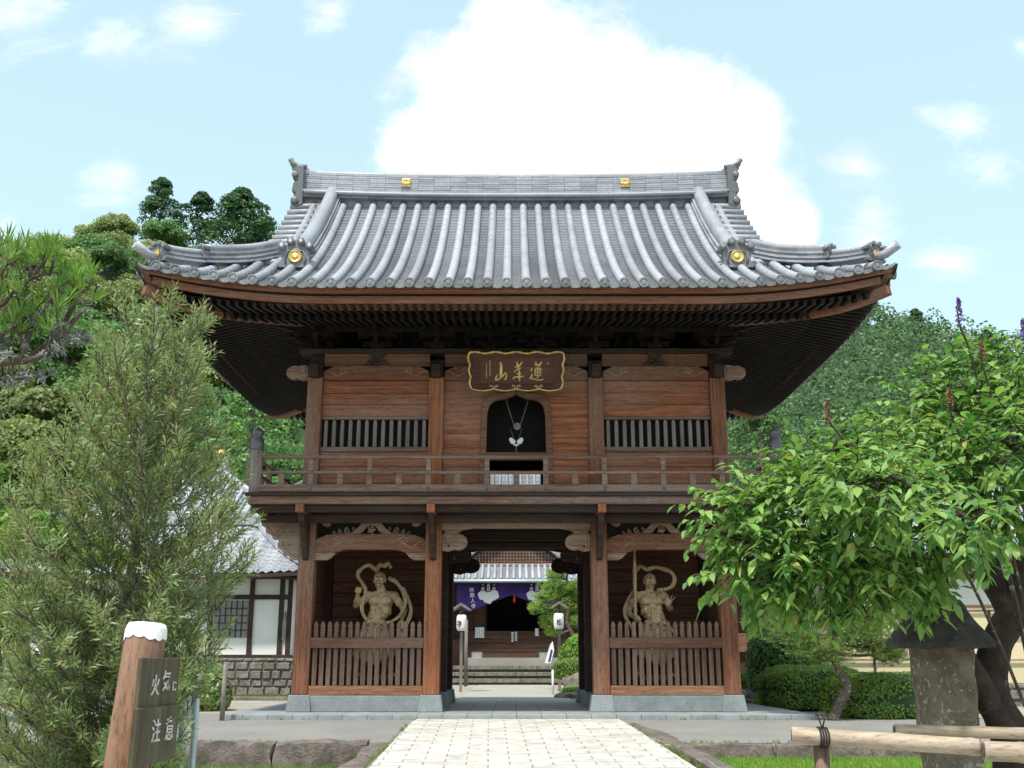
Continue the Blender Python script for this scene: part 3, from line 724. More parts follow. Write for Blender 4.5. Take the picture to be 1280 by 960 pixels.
# central bay, arched window frame
yf = -.02
def archpts(hw, zt, zb, flare=.03, k=.0):
    """half outline of the bell window from the bottom to the pointed top"""
    P = [(hw + flare, zb), (hw + flare * .6, zb + (zt - zb) * .4), (hw, zt - .42), (hw - .02, zt - .30), (hw * .90, zt - .20), (hw * .76, zt - .13), (hw * .56, zt - .095), (hw * .38, zt - .085), (hw * .26, zt - .06), (hw * .12, zt - .03), (0, zt + .02)]
    return P
ins = archpts(.58, 6.10, 3.97); out = archpts(.69, 6.22, 3.97, .045)
m2 = MB()
for s in (-1, 1):
    n = len(ins)
    vs = [(s * a, yf - .075, z) for a, z in ins] + [(s * a, yf - .075, z) for a, z in out] + [(s * a, yf + .05, z) for a, z in ins] + [(s * a, yf + .05, z) for a, z in out]
    fs = []
    for i in range(n - 1):
        fs += [(i, i + 1, n + i + 1, n + i), (2 * n + i, 3 * n + i, 3 * n + i + 1, 2 * n + i + 1), (i, 2 * n + i, 2 * n + i + 1, i + 1), (n + i, n + i + 1, 3 * n + i + 1, 3 * n + i)]
    m2.add(vs, fs)
aw = m2.build('arched_window_frame', 'frail', G, .01)
# boards around the arch: quads from column to the outer outline, split into planks
m2 = MB()
def xo(z):
    for i in range(len(out) - 1):
        a, b_ = out[i], out[i + 1]
        if a[1] <= z <= b_[1]: return a[0] + (b_[0] - a[0]) * (z - a[1]) / (b_[1] - a[1] + 1e-9) - .02
    return 0
zl = [3.97, 4.30, 4.64, 4.97, 5.30, 5.62, 5.92, 6.16, 6.395]
for i in range(len(zl) - 1):
    z0, z1 = zl[i] + .003, zl[i + 1] - .003; k = 6
    for s in (-1, 1):
        for j in range(k):
            a = z0 + (z1 - z0) * j / k; b_ = z0 + (z1 - z0) * (j + 1) / k
            xa, xb = max(0, xo(a)), max(0, xo(b_)); X1 = 1.448; yy = yf - .02 + .003 * (i % 2)
            m2.add([(s * xa, yy, a), (s * X1, yy, a), (s * X1, yy, b_), (s * xb, yy, b_), (s * xa, yf + .03, a), (s * X1, yf + .03, a), (s * X1, yf + .03, b_), (s * xb, yf + .03, b_)],
                   [(0, 1, 2, 3), (4, 7, 6, 5), (0, 3, 7, 4)])
m2.build('wall_board', 'boards', G)
MB().box(-.60, .60, yf - .06, yf + .05, 4.76, 4.92).build('window_sill', 'frail', G, .008)
MB().box(-.60, .60, yf - .04, yf + .04, 4.18, 4.22).build('lower_rail', 'grey', G, .008)
# rear wall of the upper room with its low opening, black sheets inside painting the room's darkness
boardwall(-1.45, -.60, 4.25, 4.31, 3.97, 6.39, 9, 'boards', 'rear_wall'); boardwall(.60, 1.45, 4.25, 4.31, 3.97, 6.39, 9, 'boards', 'rear_wall')
MB().box(-.6, .6, 4.25, 4.31, 5.30, 6.39).build('rear_wall', 'boards', G)
MB().box(-3.9, 3.9, .7, .74, 5.02, 6.9).build('inner_shade_sheet', 'black', G)  # black sheet standing for the unlit room behind the arch
for s in (-1, 1): MB().box(min(s * .75, s * 3.9), max(s * .75, s * 3.9), .7, .74, 3.97, 5.015).build('inner_shade_sheet', 'black', G)
MB().box(-3.9, 3.9, -.0, 4.26, 6.76, 6.80).build('upper_ceiling', 'dark', G)
MB().box(-3.9, 3.9, .0, 4.26, 3.92, 3.96).build('upper_floor', 'dark', G)
# head beams with scroll ends
for y in (-.02, 4.28):
    for a, b_ in ((-3.898, -1.752), (-1.448, 1.448), (1.752, 3.898)):
        rainbow(a, b_, 6.40, 6.70, y, .16, .0, 'beam', 'head_tie_beam')
        MB().box(a, b_, y - .03, y + .05, 6.70, 6.96).build('frieze_board', 'dboard', G)
        if a != -1.448:
            kaeru((a + b_) / 2, 6.70, y - .04, .28, .16, 'dark', False)
for s in (-1, 1):
    nose(s * 4.20, s, -.02, 6.56, .46, .33, .16, 'carve', False)
    nose(s * 4.20, s, 4.28, 6.56, .46, .33, .16, 'dark', False)
for x in CXS:
    for y in (0, 4.26):
        m2 = MB(); m2.box(x - .13, x + .13, y - .13, y + .13, 6.452, 6.80); m2.build('column_cap', 'dark', G, .01)
        sgn = -1 if y == 0 else 1
        pr = [(y + sgn * .132, 6.42), (y + sgn * .30, 6.42), (y + sgn * .36, 6.50), (y + sgn * .36, 6.66), (y + sgn * .28, 6.74), (y + sgn * .132, 6.74)]
        MB().prism(pr, x - .095, x + .095, 'x').build('carved_nosing', 'dark', G, .03)
MB().box(-4.4, 4.4, -.16, .12, 6.962, 7.05).build('plate_beam', 'dark', G, .01)
MB().box(-4.4, 4.4, 4.14, 4.42, 6.962, 7.05).build('plate_beam', 'dark', G, .01)
for s in (-1, 1): MB().box(s * 4.05 - .14, s * 4.05 + .14, .122, 4.138, 6.40, 7.05).build('plate_beam', 'dark', G, .01)
# --- stepped bracket sets below the eaves
def blockm(m2, x, y, z, a=.10, h=.12):
    m2.frustum(x, y, z, z + h * .45, a * .7, a * .7, a, a); m2.box(x - a, x + a, y - a, y + a, z + h * .45, z + h)
def bset(x, y, dx, dy, name='bracket_set'):
    m2 = MB(); blockm(m2, x, y, 7.052, .15, .16)
    for k in range(3):
        z = 7.11 + k * .20; L = .36 * (k + 1)
        m2.bar((x - dx * .2, y - dy * .2, z + .07), (x + dx * L * 1.08, y + dy * L * 1.08, z + .07), .09, .12)
        ex, ey = x + dx * L, y + dy * L
        blockm(m2, ex, ey, z + .13, .075, .10)
        if abs(dx) + abs(dy) < 1.2:
            m2.bar((ex - abs(dy) * .36, ey - abs(dx) * .36, z + .20), (ex + abs(dy) * .36, ey + abs(dx) * .36, z + .20), .08, .11)
            for t in (-.30, 0, .30): blockm(m2, ex + abs(dy) * t, ey + abs(dx) * t, z + .255, .065, .08)
        m2.bar((x - abs(dy) * (.3 + .1 * k), y - abs(dx) * (.3 + .1 * k), z + .06), (x + abs(dy) * (.3 + .1 * k), y + abs(dx) * (.3 + .1 * k), z + .06), .085, .12)
    m2.build(name, 'eave', G, .006)
for y, d in ((0, -1), (4.26, 1)):
    for x in (-2.83, -1.6, -.53, .53, 1.6, 2.83): bset(x, y, 0, d)
    for s in (-1, 1): bset(s * 4.05, y, 0, d); bset(s * 4.05, y, s, d)
for s in (-1, 1):
    for y in (.0, 1.42, 2.84, 4.26): bset(s * 4.05, y, s, 0)
def ring(h, z0, z1, t, name, mat='eave', ends=.3):
    for y, d in ((0, -1), (4.26, 1)):
        yc = y + d * h; MB().box(-4.05 - h - ends, 4.05 + h + ends, yc - t, yc + t, z0, z1).build(name, mat, G, .008)
    for s in (-1, 1):
        xc = s * (4.05 + h); MB().box(xc - t, xc + t, -h + t, 4.26 + h - t, z0 + .004, z1 - .004).build(name, mat, G, .008)
ring(.72, 7.50, 7.62, .05, 'bracket_purlin'); ring(1.08, 7.28 + .36, 7.28 + .52, .07, 'eave_purlin'); ring(.36, 7.34, 7.46, .045, 'bracket_purlin')

# ================================================================= GATE ROOF
W, YF, YB, YM = 6.78, -2.9, 7.16, 2.13; GX = 4.95
def hprof(d): return .50 * d + .0545 * d * d
def lift(x, y):
    lx = max(0, (abs(x) - 3.4) / 3.38) ** 2.1; ly = max(0, (abs(y - YM) - 1.65) / 3.38) ** 2.1
    return .38 * min(1.3, lx) * min(1.3, ly)
EZ = 7.41
def rz(x, y, main=False):
    dy = YM + 5.03 - YM - abs(y - YM); dx = W - abs(x)
    d = dy if (main or abs(x) <= GX) else min(dx, dy)
    return EZ + hprof(max(d, -.3)) + lift(x, y)
SP = W * 2 / 39
def pans(m2, fnp, xa, xb, d0, d1, drop=True):
    """one strip of pan tiles between two rolls; fnp(x, d) -> point on the roof"""
    n = max(1, int(round((d1 - d0) / .135))); rows = []
    for i in range(n):
        a = d0 + (d1 - d0) * i / n; b_ = d0 + (d1 - d0) * (i + 1) / n
        rows.append((a, .042)); rows.append((b_, .0))
    o = len(m2.v); ku = 4
    for d, up in rows:
        for j in range(ku + 1):
            t = j / ku; x = xa + (xb - xa) * t; p = Vector(fnp(x, d)); p.z += up - .035 * (1 - (2 * t - 1) ** 2)
            m2.v.append(tuple(p))
    for i in range(len(rows) - 1):
        for j in range(ku):
            a = o + i * (ku + 1) + j; m2.f.append((a, a + 1, a + ku + 2, a + ku + 1)); m2.m.append(0); m2.sm.append(False)
    if drop:
        o2 = len(m2.v)
        for j in range(ku + 1):
            t = j / ku; p = Vector(m2.v[o + j]); m2.v.append((p.x, p.y, p.z - .035 - .035 * (1 - (2 * t - 1) ** 2)))
        for j in range(ku):
            m2.f.append((o + j, o2 + j, o2 + j + 1, o + j + 1)); m2.m.append(0); m2.sm.append(False)
def roll(m2, fnp, x, d0, d1, r=.084, end=True, out=None):
    n = max(2, int((d1 - d0) / .13)); pts = []; rad = []
    for i in range(n + 1):
        d = d0 + (d1 - d0) * i / n; p = Vector(fnp(x, d)); p.z += .045
        pts.append(p); rad.append(r)
    # small lips where two roll tiles meet
    P2 = []; R2 = []
    for i, p in enumerate(pts):
        P2.append(p); R2.append(r)
        if i < len(pts) - 1 and i % 2 == 1:
            q_ = pts[i + 1]; P2.append(p.lerp(q_, .04)); R2.append(r * 1.05); P2.append(p.lerp(q_, .16)); R2.append(r * 1.05); P2.append(p.lerp(q_, .2)); R2.append(r)
    m2.tube(P2, R2, 10)
    if end:
        p = pts[0]; t = (pts[0] - pts[1]); t.z = 0; t.normalize()
        c = p + t * .02; o = len(m2.v); n = 16
        up = Vector((0, 0, 1)); sd_ = t.cross(up)
        prof = [(r * 1.08, -.06), (r * 1.12, .0), (r * 1.12, .015), (r * .9, .018), (r * .86, .004), (r * .55, .002), (r * .5, .012), (r * .3, .014), (.001, .016)]
        for rr, h in prof:
            for j in range(n):
                a = 2 * pi * j / n; m2.v.append(tuple(c + t * h + (up * math.sin(a) + sd_ * math.cos(a)) * rr))
        for i in range(len(prof) - 1):
            for j in range(n):
                a = o + i * n + j; b_ = o + i * n + (j + 1) % n
                m2.f.append((a, b_, b_ + n, a + n)); m2.m.append(0); m2.sm.append(False)
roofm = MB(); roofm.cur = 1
VB = 5.12     # verge of the upper roof
for side in (-1, 1):         # front and back faces
    def fp(x, d, side=side): 
        y = (YF + d) if side < 0 else (YB - d); return (x, y, rz(x, y))
    def fpm(x, d, side=side):
        y = (YF + d) if side < 0 else (YB - d); return (x, y, rz(x, y, True))
    for i in range(39):
        xa, xb = -W + i * SP, -W + (i + 1) * SP; xm = (xa + xb) / 2
        if abs(xm) < GX: pans(roofm, fpm, xa, xb, -.06, 4.93)
        else: pans(roofm, fp, xa, xb, -.06, max(.1, W - abs(xm) + .1))
        # rolls stand on the strip borders
    for i in range(1, 39):
        x = -W + i * SP
        if abs(x) < GX: roll(roofm, fpm, x, -.09, 4.9)
        else: roll(roofm, fp, x, -.09, max(.25, W - abs(x) + .05))
    # upper verge (beyond the descending ridges)
for s in (-1, 1):            # the two hip sides
    def sp(y, d, s=s):
        x = s * (W - d); return (x, y, rz(s * (W - min(d, 1.83)), y) if d <= 1.83 else EZ + hprof(d))
    NS = 29; SS = (YB - YF) / NS
    for i in range(NS):
        ya, yb = YF + i * SS, YF + (i + 1) * SS; ym = (ya + yb) / 2; lim = min(2.3, 5.03 - abs(ym - YM) + .1)
        pans(roofm, sp, ya, yb, -.06, lim)
    for i in range(1, NS):
        y = YF + i * SS; lim = min(2.3, 5.03 - abs(y - YM) + .05); roll(roofm, sp, y, -.09, max(.25, lim))
    # verge rolls lying across the gable edge, ends showing outward
    for side in (-1, 1):
        for k in range(13):
            d = 1.78 + k * .25
            y = (YF + d) if side < 0 else (YB - d); z = EZ + hprof(d) + .02
            roofm.tube([(s * 4.45, y, z + .05), (s * 5.22, y, z + .02)], .075, 10)
            roofm.lathe((s * 5.22, y, z + .02), [(.083, 0)], 4) if False else None
    # verge underlay strip
    roofm.grid(lambda u, v: (s * (4.4 + .78 * u), YF + 1.75 + (YB - YF - 3.5) * v, EZ + hprof(5.03 - abs((YF + 1.75 + (YB - YF - 3.5) * v) - YM)) - .02), 1, 24, False)
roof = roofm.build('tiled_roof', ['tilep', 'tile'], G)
# thickness of the eaves: boards under the tiles, following the upturned eave line
def eaveband(i0, i1, zt, zb, name, mat, seg=40, t=None):
    m2 = MB(); m2.cur = 0
    per = []
    xs_ = [-1 + 2 * k / seg for k in range(seg + 1)]
    def P(ins_, z, edge, u):
        if edge == 0: x = u * (W - ins_); y = YF + ins_; lf = lift(u * W, YF)
        elif edge == 1: x = W - ins_; y = YM + u * (5.03 - ins_); lf = lift(W, YM + u * 5.03)
        elif edge == 2: x = -u * (W - ins_); y = YB - ins_; lf = lift(u * W, YB)
        else: x = -(W - ins_); y = YM - u * (5.03 - ins_); lf = lift(W, YM + u * 5.03)
        return (x, y, z + lf)
    for e in range(4):
        o_ = len(m2.v)
        for u in xs_:
            for (a, z) in ((i0, zt), (i0, zb), (i1, zb), (i1, zt)): m2.v.append(P(a, z, e, u))
        for k in range(seg):
            for j in range(4):
                a = o_ + k * 4 + j; b_ = o_ + k * 4 + (j + 1) % 4
                m2.f.append((a, b_, b_ + 4, a + 4)); m2.m.append(0); m2.sm.append(False)
    return m2.build(name, mat, G)
eaveband(.04, .5, EZ - .03, EZ - .125, 'eave_board', 'beam')
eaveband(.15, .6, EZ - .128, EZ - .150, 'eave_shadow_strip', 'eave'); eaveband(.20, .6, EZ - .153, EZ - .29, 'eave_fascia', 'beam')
# soffit boards
def sof(x, y):
    dx = W - abs(x); dy = 5.03 - abs(y - YM); d = min(dx, dy)
    return EZ - .30 + .235 * (d - .2) + lift(x, y) * max(0, 1 - d / 3.2)
m2 = MB()
for e in range(4):
    def fs_(u, v, e=e):
        d = .22 + 2.9 * v
        if e in (0, 2):
            x = (2 * u - 1) * (W - d); y = YF + d if e == 0 else YB - d
        else:
            y = YM + (2 * u - 1) * (5.03 - d); x = (W - d) * (1 if e == 1 else -1)
        return (x, y, sof(x, y))
    m2.grid(fs_, 40, 10, False)
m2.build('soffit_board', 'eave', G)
# rafters: two tiers
def rafter(m2, horiz, c, sgn, dmax):
    """horiz: runs along y (front/back) or along x (sides)"""
    def P(d):
        if horiz: x = c; y = YF + d if sgn < 0 else YB - d
        else: y = c; x = sgn * (W - d)
        return (x, y, sof(x, y))
    def seg(d0, d1, dz, w_, h_):
        if d1 - d0 < .1: return
        k = 3; 
        for i in range(k):
            a = P(d0 + (d1 - d0) * i / k); b_ = P(d0 + (d1 - d0) * (i + 1) / k)
            m2.bar((a[0], a[1], a[2] - dz), (b_[0], b_[1], b_[2] - dz), w_, h_)
    seg(.24, min(1.35, dmax), .05, .062, .095)
    seg(1.15, min(3.0, dmax), .155, .07, .11)
NR = 82
for i in range(NR):
    x = -W + .3 + (2 * W - .6) * i / (NR - 1); m2 = MB(); rafter(m2, True, x, -1, W - abs(x)); 
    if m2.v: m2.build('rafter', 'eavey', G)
m2 = MB()
for i in range(NR):
    x = -W + .3 + (2 * W - .6) * i / (NR - 1); rafter(m2, True, x, 1, W - abs(x))
for i in range(62):
    y = YF + .3 + (YB - YF - .6) * i / 61
    for s in (-1, 1): rafter(m2, False, y, s, 5.03 - abs(y - YM))
o = m2.build('rafter_rows', 'eavey', G); o['kind'] = 'stuff'
# flying rafter support band and hip rafters
m2 = MB()
for (x0, y0, x1, y1) in ((-W + 1.3, YF + 1.3, W - 1.3, YF + 1.3), (-W + 1.3, YB - 1.3, W - 1.3, YB - 1.3), (-W + 1.3, YF + 1.3, -W + 1.3, YB - 1.3), (W - 1.3, YF + 1.3, W - 1.3, YB - 1.3)):
    n = 16
    for i in range(n):
        a = (x0 + (x1 - x0) * i / n, y0 + (y1 - y0) * i / n); b_ = (x0 + (x1 - x0) * (i + 1) / n, y0 + (y1 - y0) * (i + 1) / n)
        m2.bar((a[0], a[1], sof(*a) - .11), (b_[0], b_[1], sof(*b_) - .11), .08, .10)
m2.build('eave_batten', 'eave', G)
for sx in (-1, 1):
    for sy in (-1, 1):
        m2 = MB(); pts = []
        for i in range(9):
            d = -.02 + 3.0 * i / 8; x = sx * (W - d - .12); y = YM + sy * (5.03 - d - .12); pts.append((x, y, sof(sx * (W - max(d, 0.0)), YM + sy * (5.03 - max(d, 0.0))) - .10))
        for a, b_ in zip(pts, pts[1:]): m2.bar(a, b_, .15, .17)
        m2.build('hip_rafter', 'beam', G, .008)
# gables
for s in (-1, 1):
    m2 = MB(); xg = s * 4.5
    zt = EZ + hprof(5.03) - .05; pr = [(YF + 1.9, EZ + hprof(1.9) - .1)] + [(YF + d, EZ + hprof(d) - .06) for d in (2.4, 3, 3.6, 4.2, 4.7)] + [(YM, zt)] + [(YB - d, EZ + hprof(d) - .06) for d in (4.7, 4.2, 3.6, 3, 2.4)] + [(YB - 1.9, EZ + hprof(1.9) - .1)]
    m2.prism(pr, xg - .03, xg + .03, 'x'); m2.build('gable_wall', 'dboard', G)
    m2 = MB()
    for side in (-1, 1):
        for k in range(8):
            d0, d1 = 1.8 + k * .4, 1.8 + (k + 1) * .4; ya, yb = (YF + d0, YF + d1) if side < 0 else (YB - d0, YB - d1)
            m2.bar((s * 5.0, ya, EZ + hprof(d0) - .17), (s * 5.0, yb, EZ + hprof(d1) - .17), .06, .24)
    m2.build('barge_board', 'beam', G)
# main ridge
RZ = EZ + hprof(5.03) - .05
def rl(x): return .10 * (abs(x) / 4.95) ** 2.5
m2 = MB(); hs = [(.30, .0, .10), (.36, .10, .155)]
z = .155
for k in range(9): hs.append((.20 - .006 * k, z + .006, z + .052)); z += .058
ridge_top = z
nseg = 26
for (hw, za, zb) in hs:
    for k in range(nseg):
        xa = -4.95 + 9.9 * k / nseg + (.003 if True else 0); xb = -4.95 + 9.9 * (k + 1) / nseg - .003
        hw2 = hw + .004 * math.sin(k * 7.1 + za * 50)
        vs = [(x, YM + j * hw2, RZ + zz + rl(x)) for zz in (za, zb) for j in (-1, 1) for x in (xa, xb)]
        m2.add(vs, [(0, 2, 3, 1), (4, 5, 7, 6), (0, 1, 5, 4), (2, 6, 7, 3), (0, 4, 6, 2), (1, 3, 7, 5)])
m2.box(-4.95, 4.95, YM - .15, YM + .15, RZ - .3, RZ + .55)
pts = [(-4.95 + 9.9 * k / 30, YM, RZ + ridge_top + .03 + rl(-4.95 + 9.9 * k / 30)) for k in range(31)]
m2.tube(pts, .085, 10)
pts = [(-4.9 + 9.8 * k / 30, YM - .36, RZ + .08 + rl(-4.95 + 9.9 * k / 30)) for k in range(31)]; m2.tube(pts, .05, 8)
rdg = m2.build('main_ridge', 'tile', G)
for x in (-2.56, 2.56):
    m3 = MB(); m3.cbox((x, YM - .205, RZ + .47), (.24, .03, .24))
    p = MB().cbox((x, YM - .205, RZ + .47), (.21, .03, .21)).build('gold_crest', 'gold', rdg, .01)
    c = MB()
    for k in range(3): c.ball((x + .055 * (k - 1), YM - .225, RZ + .44 + (.0 if k == 1 else .015)), .045, (1, .3, 1), 8, 5)
    for k in range(3): c.ball((x + .05 * (k - 1), YM - .225, RZ + .52 + (.02 if k == 1 else 0)), .022, (1, .4, 1.3), 6, 5)
    c.v = c.v; c.build('crest_relief', 'gold', rdg)
# ridge end ornaments (face outward, seen from the side)
for s in (-1, 1):
    m3 = MB(); z0 = RZ + rl(4.95)
    pr = [(s * 4.93, z0 - .22), (s * 5.10, z0 - .30), (s * 5.22, z0 - .18), (s * 5.16, z0 - .02), (s * 5.10, z0 + .06), (s * 5.20, z0 + .12), (s * 5.17, z0 + .32), (s * 5.07, z0 + .38), (s * 5.20, z0 + .45), (s * 5.20, z0 + .66), (s * 5.10, z0 + .76), (s * 4.95, z0 + .76)]
    m3.prism(pr, YM - .34, YM + .34)
    m3.lathe((s * 5.14, YM - .36, z0 + .52), [(.0, -.02), (.075, -.02), (.075, .02), (.04, .035), (.0, .035)], 14, 'y')
    m3.lathe((s * 5.12, YM - .36, z0 - .14), [(.0, -.02), (.09, -.02), (.09, .02), (.04, .035), (.0, .035)], 14, 'y')
    for dy in (-.2, 0, .2):
        m3.tube([(s * 4.9, YM + dy, z0 + .78), (s * 5.1, YM + dy, z0 + .80), (s * 5.24, YM + dy, z0 + .88), (s * 5.30, YM + dy, z0 + .98)], [.06, .062, .06, .065], 10)
    m3.build('ridge_end_tile', 'tiled', G, .012)
# descending ridges and their demon tiles
def onitile(c, name='demon_tile', s=1.0, face=(0, -1), gold=True, flow=False):
    """ornamental ridge end facing the direction face, c = foot of the tile"""
    mt = Matrix.Translation(c) @ Matrix.Rotation(math.atan2(face[1], face[0]) + pi / 2, 4, 'Z') @ Matrix.Scale(s, 4)
    m3 = MB(); B = MB()
    B.prism([(-.27, 0), (.27, 0), (.30, .05), (.23, .12), (.25, .26), (.20, .34), (.10, .40), (0, .42), (-.10, .40), (-.20, .34), (-.25, .26), (-.23, .12), (-.30, .05)], -.06, .10)
    for x, z in ((-.24, .37), (-.09, .45), (.09, .45), (.24, .37)):
        B.tube([(x, .12, z - .01), (x, -.11, z + .015)], .068, 12)
        B.lathe((x, -.115, z + .015), [(.0, -.01), (.062, -.01), (.062, .008), (.045, .012), (.0, .012)], 12, 'y')
    B.prism([(-.33, .33), (-.24, .30), (-.09, .38), (.09, .38), (.24, .30), (.33, .33), (.24, .40), (.09, .47), (0, .53), (-.09, .47), (-.24, .40)], -.03, .12)
    B.tube([(-.16, -.07, .06), (-.18, -.075, .16), (-.14, -.07, .28), (0, -.07, .33), (.14, -.07, .28), (.18, -.075, .16), (.16, -.07, .06)], .018, 6)
    B.v = [tuple(mt @ Vector(v)) for v in B.v]
    o_ = B.build(name, 'tiled', G)
    if gold:
        D = MB(); D.lathe((0, -.075, .19), [(.0, -.01), (.115, -.01), (.115, .015), (.10, .022), (.095, .012), (.05, .010), (.04, .022), (.0, .024)], 20, 'y')
        D.v = [tuple(mt @ Vector(v)) for v in D.v]; D.build('gold_disc', 'gold', o_)
    return o_
def ridgerun(pts, hw=.15, n=5, topr=.075, name='descending_ridge', dark=False):
    m3 = MB(); pts = [Vector(p) for p in pts]
    for k in range(n + 1):
        w_ = hw * (1.15 - .06 * k) * 2 * (1 if k % 2 == 0 else .82); z = .05 * k; m3.cur = k % 2  # odd courses narrower and darker, recess shade put into their colour
        for a, b_ in zip(pts, pts[1:]):
            d = (b_ - a) * .004; m3.bar(a + Vector((0, 0, z)) + d, b_ + Vector((0, 0, z)) - d * 0, w_ if k else w_ * 1.25, .040 if k % 2 == 0 else .06)
    m3.cur = 0; m3.tube([p + Vector((0, 0, .05 * n + .06)) for p in pts], topr, 10)
    return m3.build(name, ['tile', 'tiled'], G)
for s in (-1, 1):
    for side in (-1, 1):
        pts = []
        for i in range(15):
            d = 1.50 + 3.35 * i / 14; y = YF + d if side < 0 else YB - d
            pts.append((s * 4.27, y, EZ + hprof(d) + .07))
        ridgerun(pts, .20, 5, .15)
        m3 = MB(); m3.tube([(p[0] + s * 0 - s * .26, p[1], p[2] - .01) for p in pts], .07, 8); m3.tube([(p[0] + s * .26, p[1], p[2] - .01) for p in pts], .07, 8); m3.build('ridge_flank_roll', 'tile', G)
        y0 = pts[0][1]
        onitile((s * 4.27, y0 + side * .12, pts[0][2] - .10), face=(0, side), s=1.12)
        # corner ridges
        cp = []
        for i in range(13):
            d = .28 + 1.75 * i / 12; cp.append((s * (W - d), YM + side * (5.03 - d), EZ + hprof(d) + lift(W - d, YM + 5.03 - d) + .09 + .15 * max(0, 1 - d / 1.6)))
        ridgerun(cp[:6], .11, 3, .07, 'corner_ridge')
        ridgerun([(p[0], p[1], p[2] + (.0)) for p in cp[4:]], .12, 5, .08, 'corner_ridge')
        f = (s * .7071, side * .7071)
        p0 = cp[0]; onitile((p0[0] + f[0] * .05, p0[1] + f[1] * .05, p0[2] - .10), s=.72, face=(f[0] * .45, f[1]), gold=True)
        p0 = cp[4]; onitile((p0[0] + f[0] * .02, p0[1] + f[1] * .02, p0[2] + .04), s=.62, face=f, gold=False)
        m3 = MB(); p0 = Vector(cp[0])
        m3.tube([p0 + Vector((0, 0, -.02)), p0 + Vector((f[0] * .25, f[1] * .25, .0)), p0 + Vector((f[0] * .50, f[1] * .50, .12))], [.078, .08, .088], 12)
        m3.build('corner_roll', 'tile', G)
# ================================================================= SIGNBOARD on the gate
SB = thing('signboard', 'gold framed red brown name plaque with three gold characters hung under the eaves', 'signboard', (0, -.45, 6.12))
SB.scale = (1, 1, .80)
tilt = Matrix.Rotation(R(16), 4, 'X')
def tb(mb_): mb_.v = [tuple(tilt @ Vector(v)) for v in mb_.v]; return mb_
sbw, sbh = .86, .86
tb(MB().box(-.70, .70, .02, .05, .14, .74)).build('panel', 'plaque', SB)
# sloping inner frame faces
def quad(vs): m_ = MB(); m_.add(vs, [(0, 1, 2, 3)]); return m_
A = [(-.70, .14), (.70, .14), (.70, .74), (-.70, .74)]
def scal(n, a, amp): return [amp * abs(math.sin(pi * n * i / 40)) for i in range(41)]
fr = MB(); N = 40
bot = [(-.88 + 1.76 * i / N, .0 - .045 * abs(math.sin(pi * 4 * (i / N)))) for i in range(N + 1)]
top = [(-.92 + 1.84 * i / N, .88 + .02 * math.sin(pi * 9 * i / N)) for i in range(N + 1)]
fr.add([(x, -.10, z) for x, z in bot] + [(-.70 + 1.4 * i / N, .02, .14) for i in range(N + 1)], [(i, i + 1, N + 2 + i, N + 1 + i) for i in range(N)])
fr.add([(x, -.10, z) for x, z in top] + [(-.70 + 1.4 * i / N, .02, .74) for i in range(N + 1)], [(i + 1, i, N + 1 + i, N + 2 + i) for i in range(N)])
for s in (-1, 1):
    e = [(s * (.88 + .04 * t + .03 * abs(math.sin(pi * 3 * t))), .88 * t) for t in [i / N for i in range(N + 1)]]
    fr.add([(x, -.10, z) for x, z in e] + [(s * .70, .02, .14 + .6 * i / N) for i in range(N + 1)], [(i, i + 1, N + 2 + i, N + 1 + i) for i in range(N)])
fr.box(-.84, .84, .03, .06, .02, .86)
frame = tb(fr).build('frame', 'plaque', SB)
gt = MB()
gt.tube([(x, -.105, z) for x, z in bot], .017, 6); gt.tube([(x, -.105, z - .005) for x, z in top], [.024 + .006 * math.sin(i * 2.1) for i in range(N + 1)], 6)
for s in (-1, 1):
    e = [(s * (.88 + .04 * t + .03 * abs(math.sin(pi * 3 * t))), .88 * t) for t in [i / N for i in range(N + 1)]]
    gt.tube([(x, -.105, z) for x, z in e], .02, 6)
for k in range(1, 4):
    x = -.88 + 1.76 * k / 4
    for s in (-1, 1): spiral(gt, x + s * .06, .06, -.07, .05, 1.0, -s, .009, -pi / 2)
tb(gt).build('gold_trim', 'goldleaf', SB)
def stroke(mb_, pts, w_, ox, oz, sc, y=.012):
    P2 = [(ox + p[0] * sc, y, oz - p[1] * sc) for p in pts]
    if len(P2) == 1: P2 = [P2[0], (P2[0][0] + w_ * .8, y, P2[0][2] - w_ * .6)]
    n = len(P2); rr = [w_ * (.75 + .4 * math.sin(pi * (i + .6) / n)) for i in range(n)]
    mb_.tube(P2, rr, 6, True, 1.0)
def glyphs(strokes, y=.012):
    k = 1.40 / 905.0; ox, oz = -.70 - 190 * k, .74 + 150 * k * 1.9
    m_ = MB()
    for w_, pts in strokes:
        P2 = [(-.70 + (x - 190) * k, y, .74 - (z - 155) * .60 / 270) for x, z in pts]; n = len(P2)
        m_.tube(P2, [w_ * (.8 + .35 * math.sin(pi * (i + .5) / n)) for i in range(n)], 6)
    m_.v = [(v[0], .018 + (v[1] - y) * .35, v[2]) for v in m_.v]
    return tb(m_)
g1 = [(.026, [(440, 190), (452, 240), (448, 300), (447, 372)]), (.017, [(408, 325), (385, 360), (380, 388), (402, 392), (445, 362), (475, 340), (512, 304), (522, 335), (508, 380), (486, 386)])]
g2 = [(.018, [(650, 186), (662, 232)]), (.018, [(722, 186), (690, 226)]), (.018, [(622, 250), (662, 238), (708, 212)]), (.017, [(690, 228), (655, 275), (612, 302)]), (.016, [(640, 282), (672, 270), (702, 255)]), (.016, [(648, 322), (676, 318), (704, 312)]), (.019, [(606, 385), (614, 360), (680, 352), (745, 350)]), (.019, [(680, 262), (682, 330), (684, 402)])]
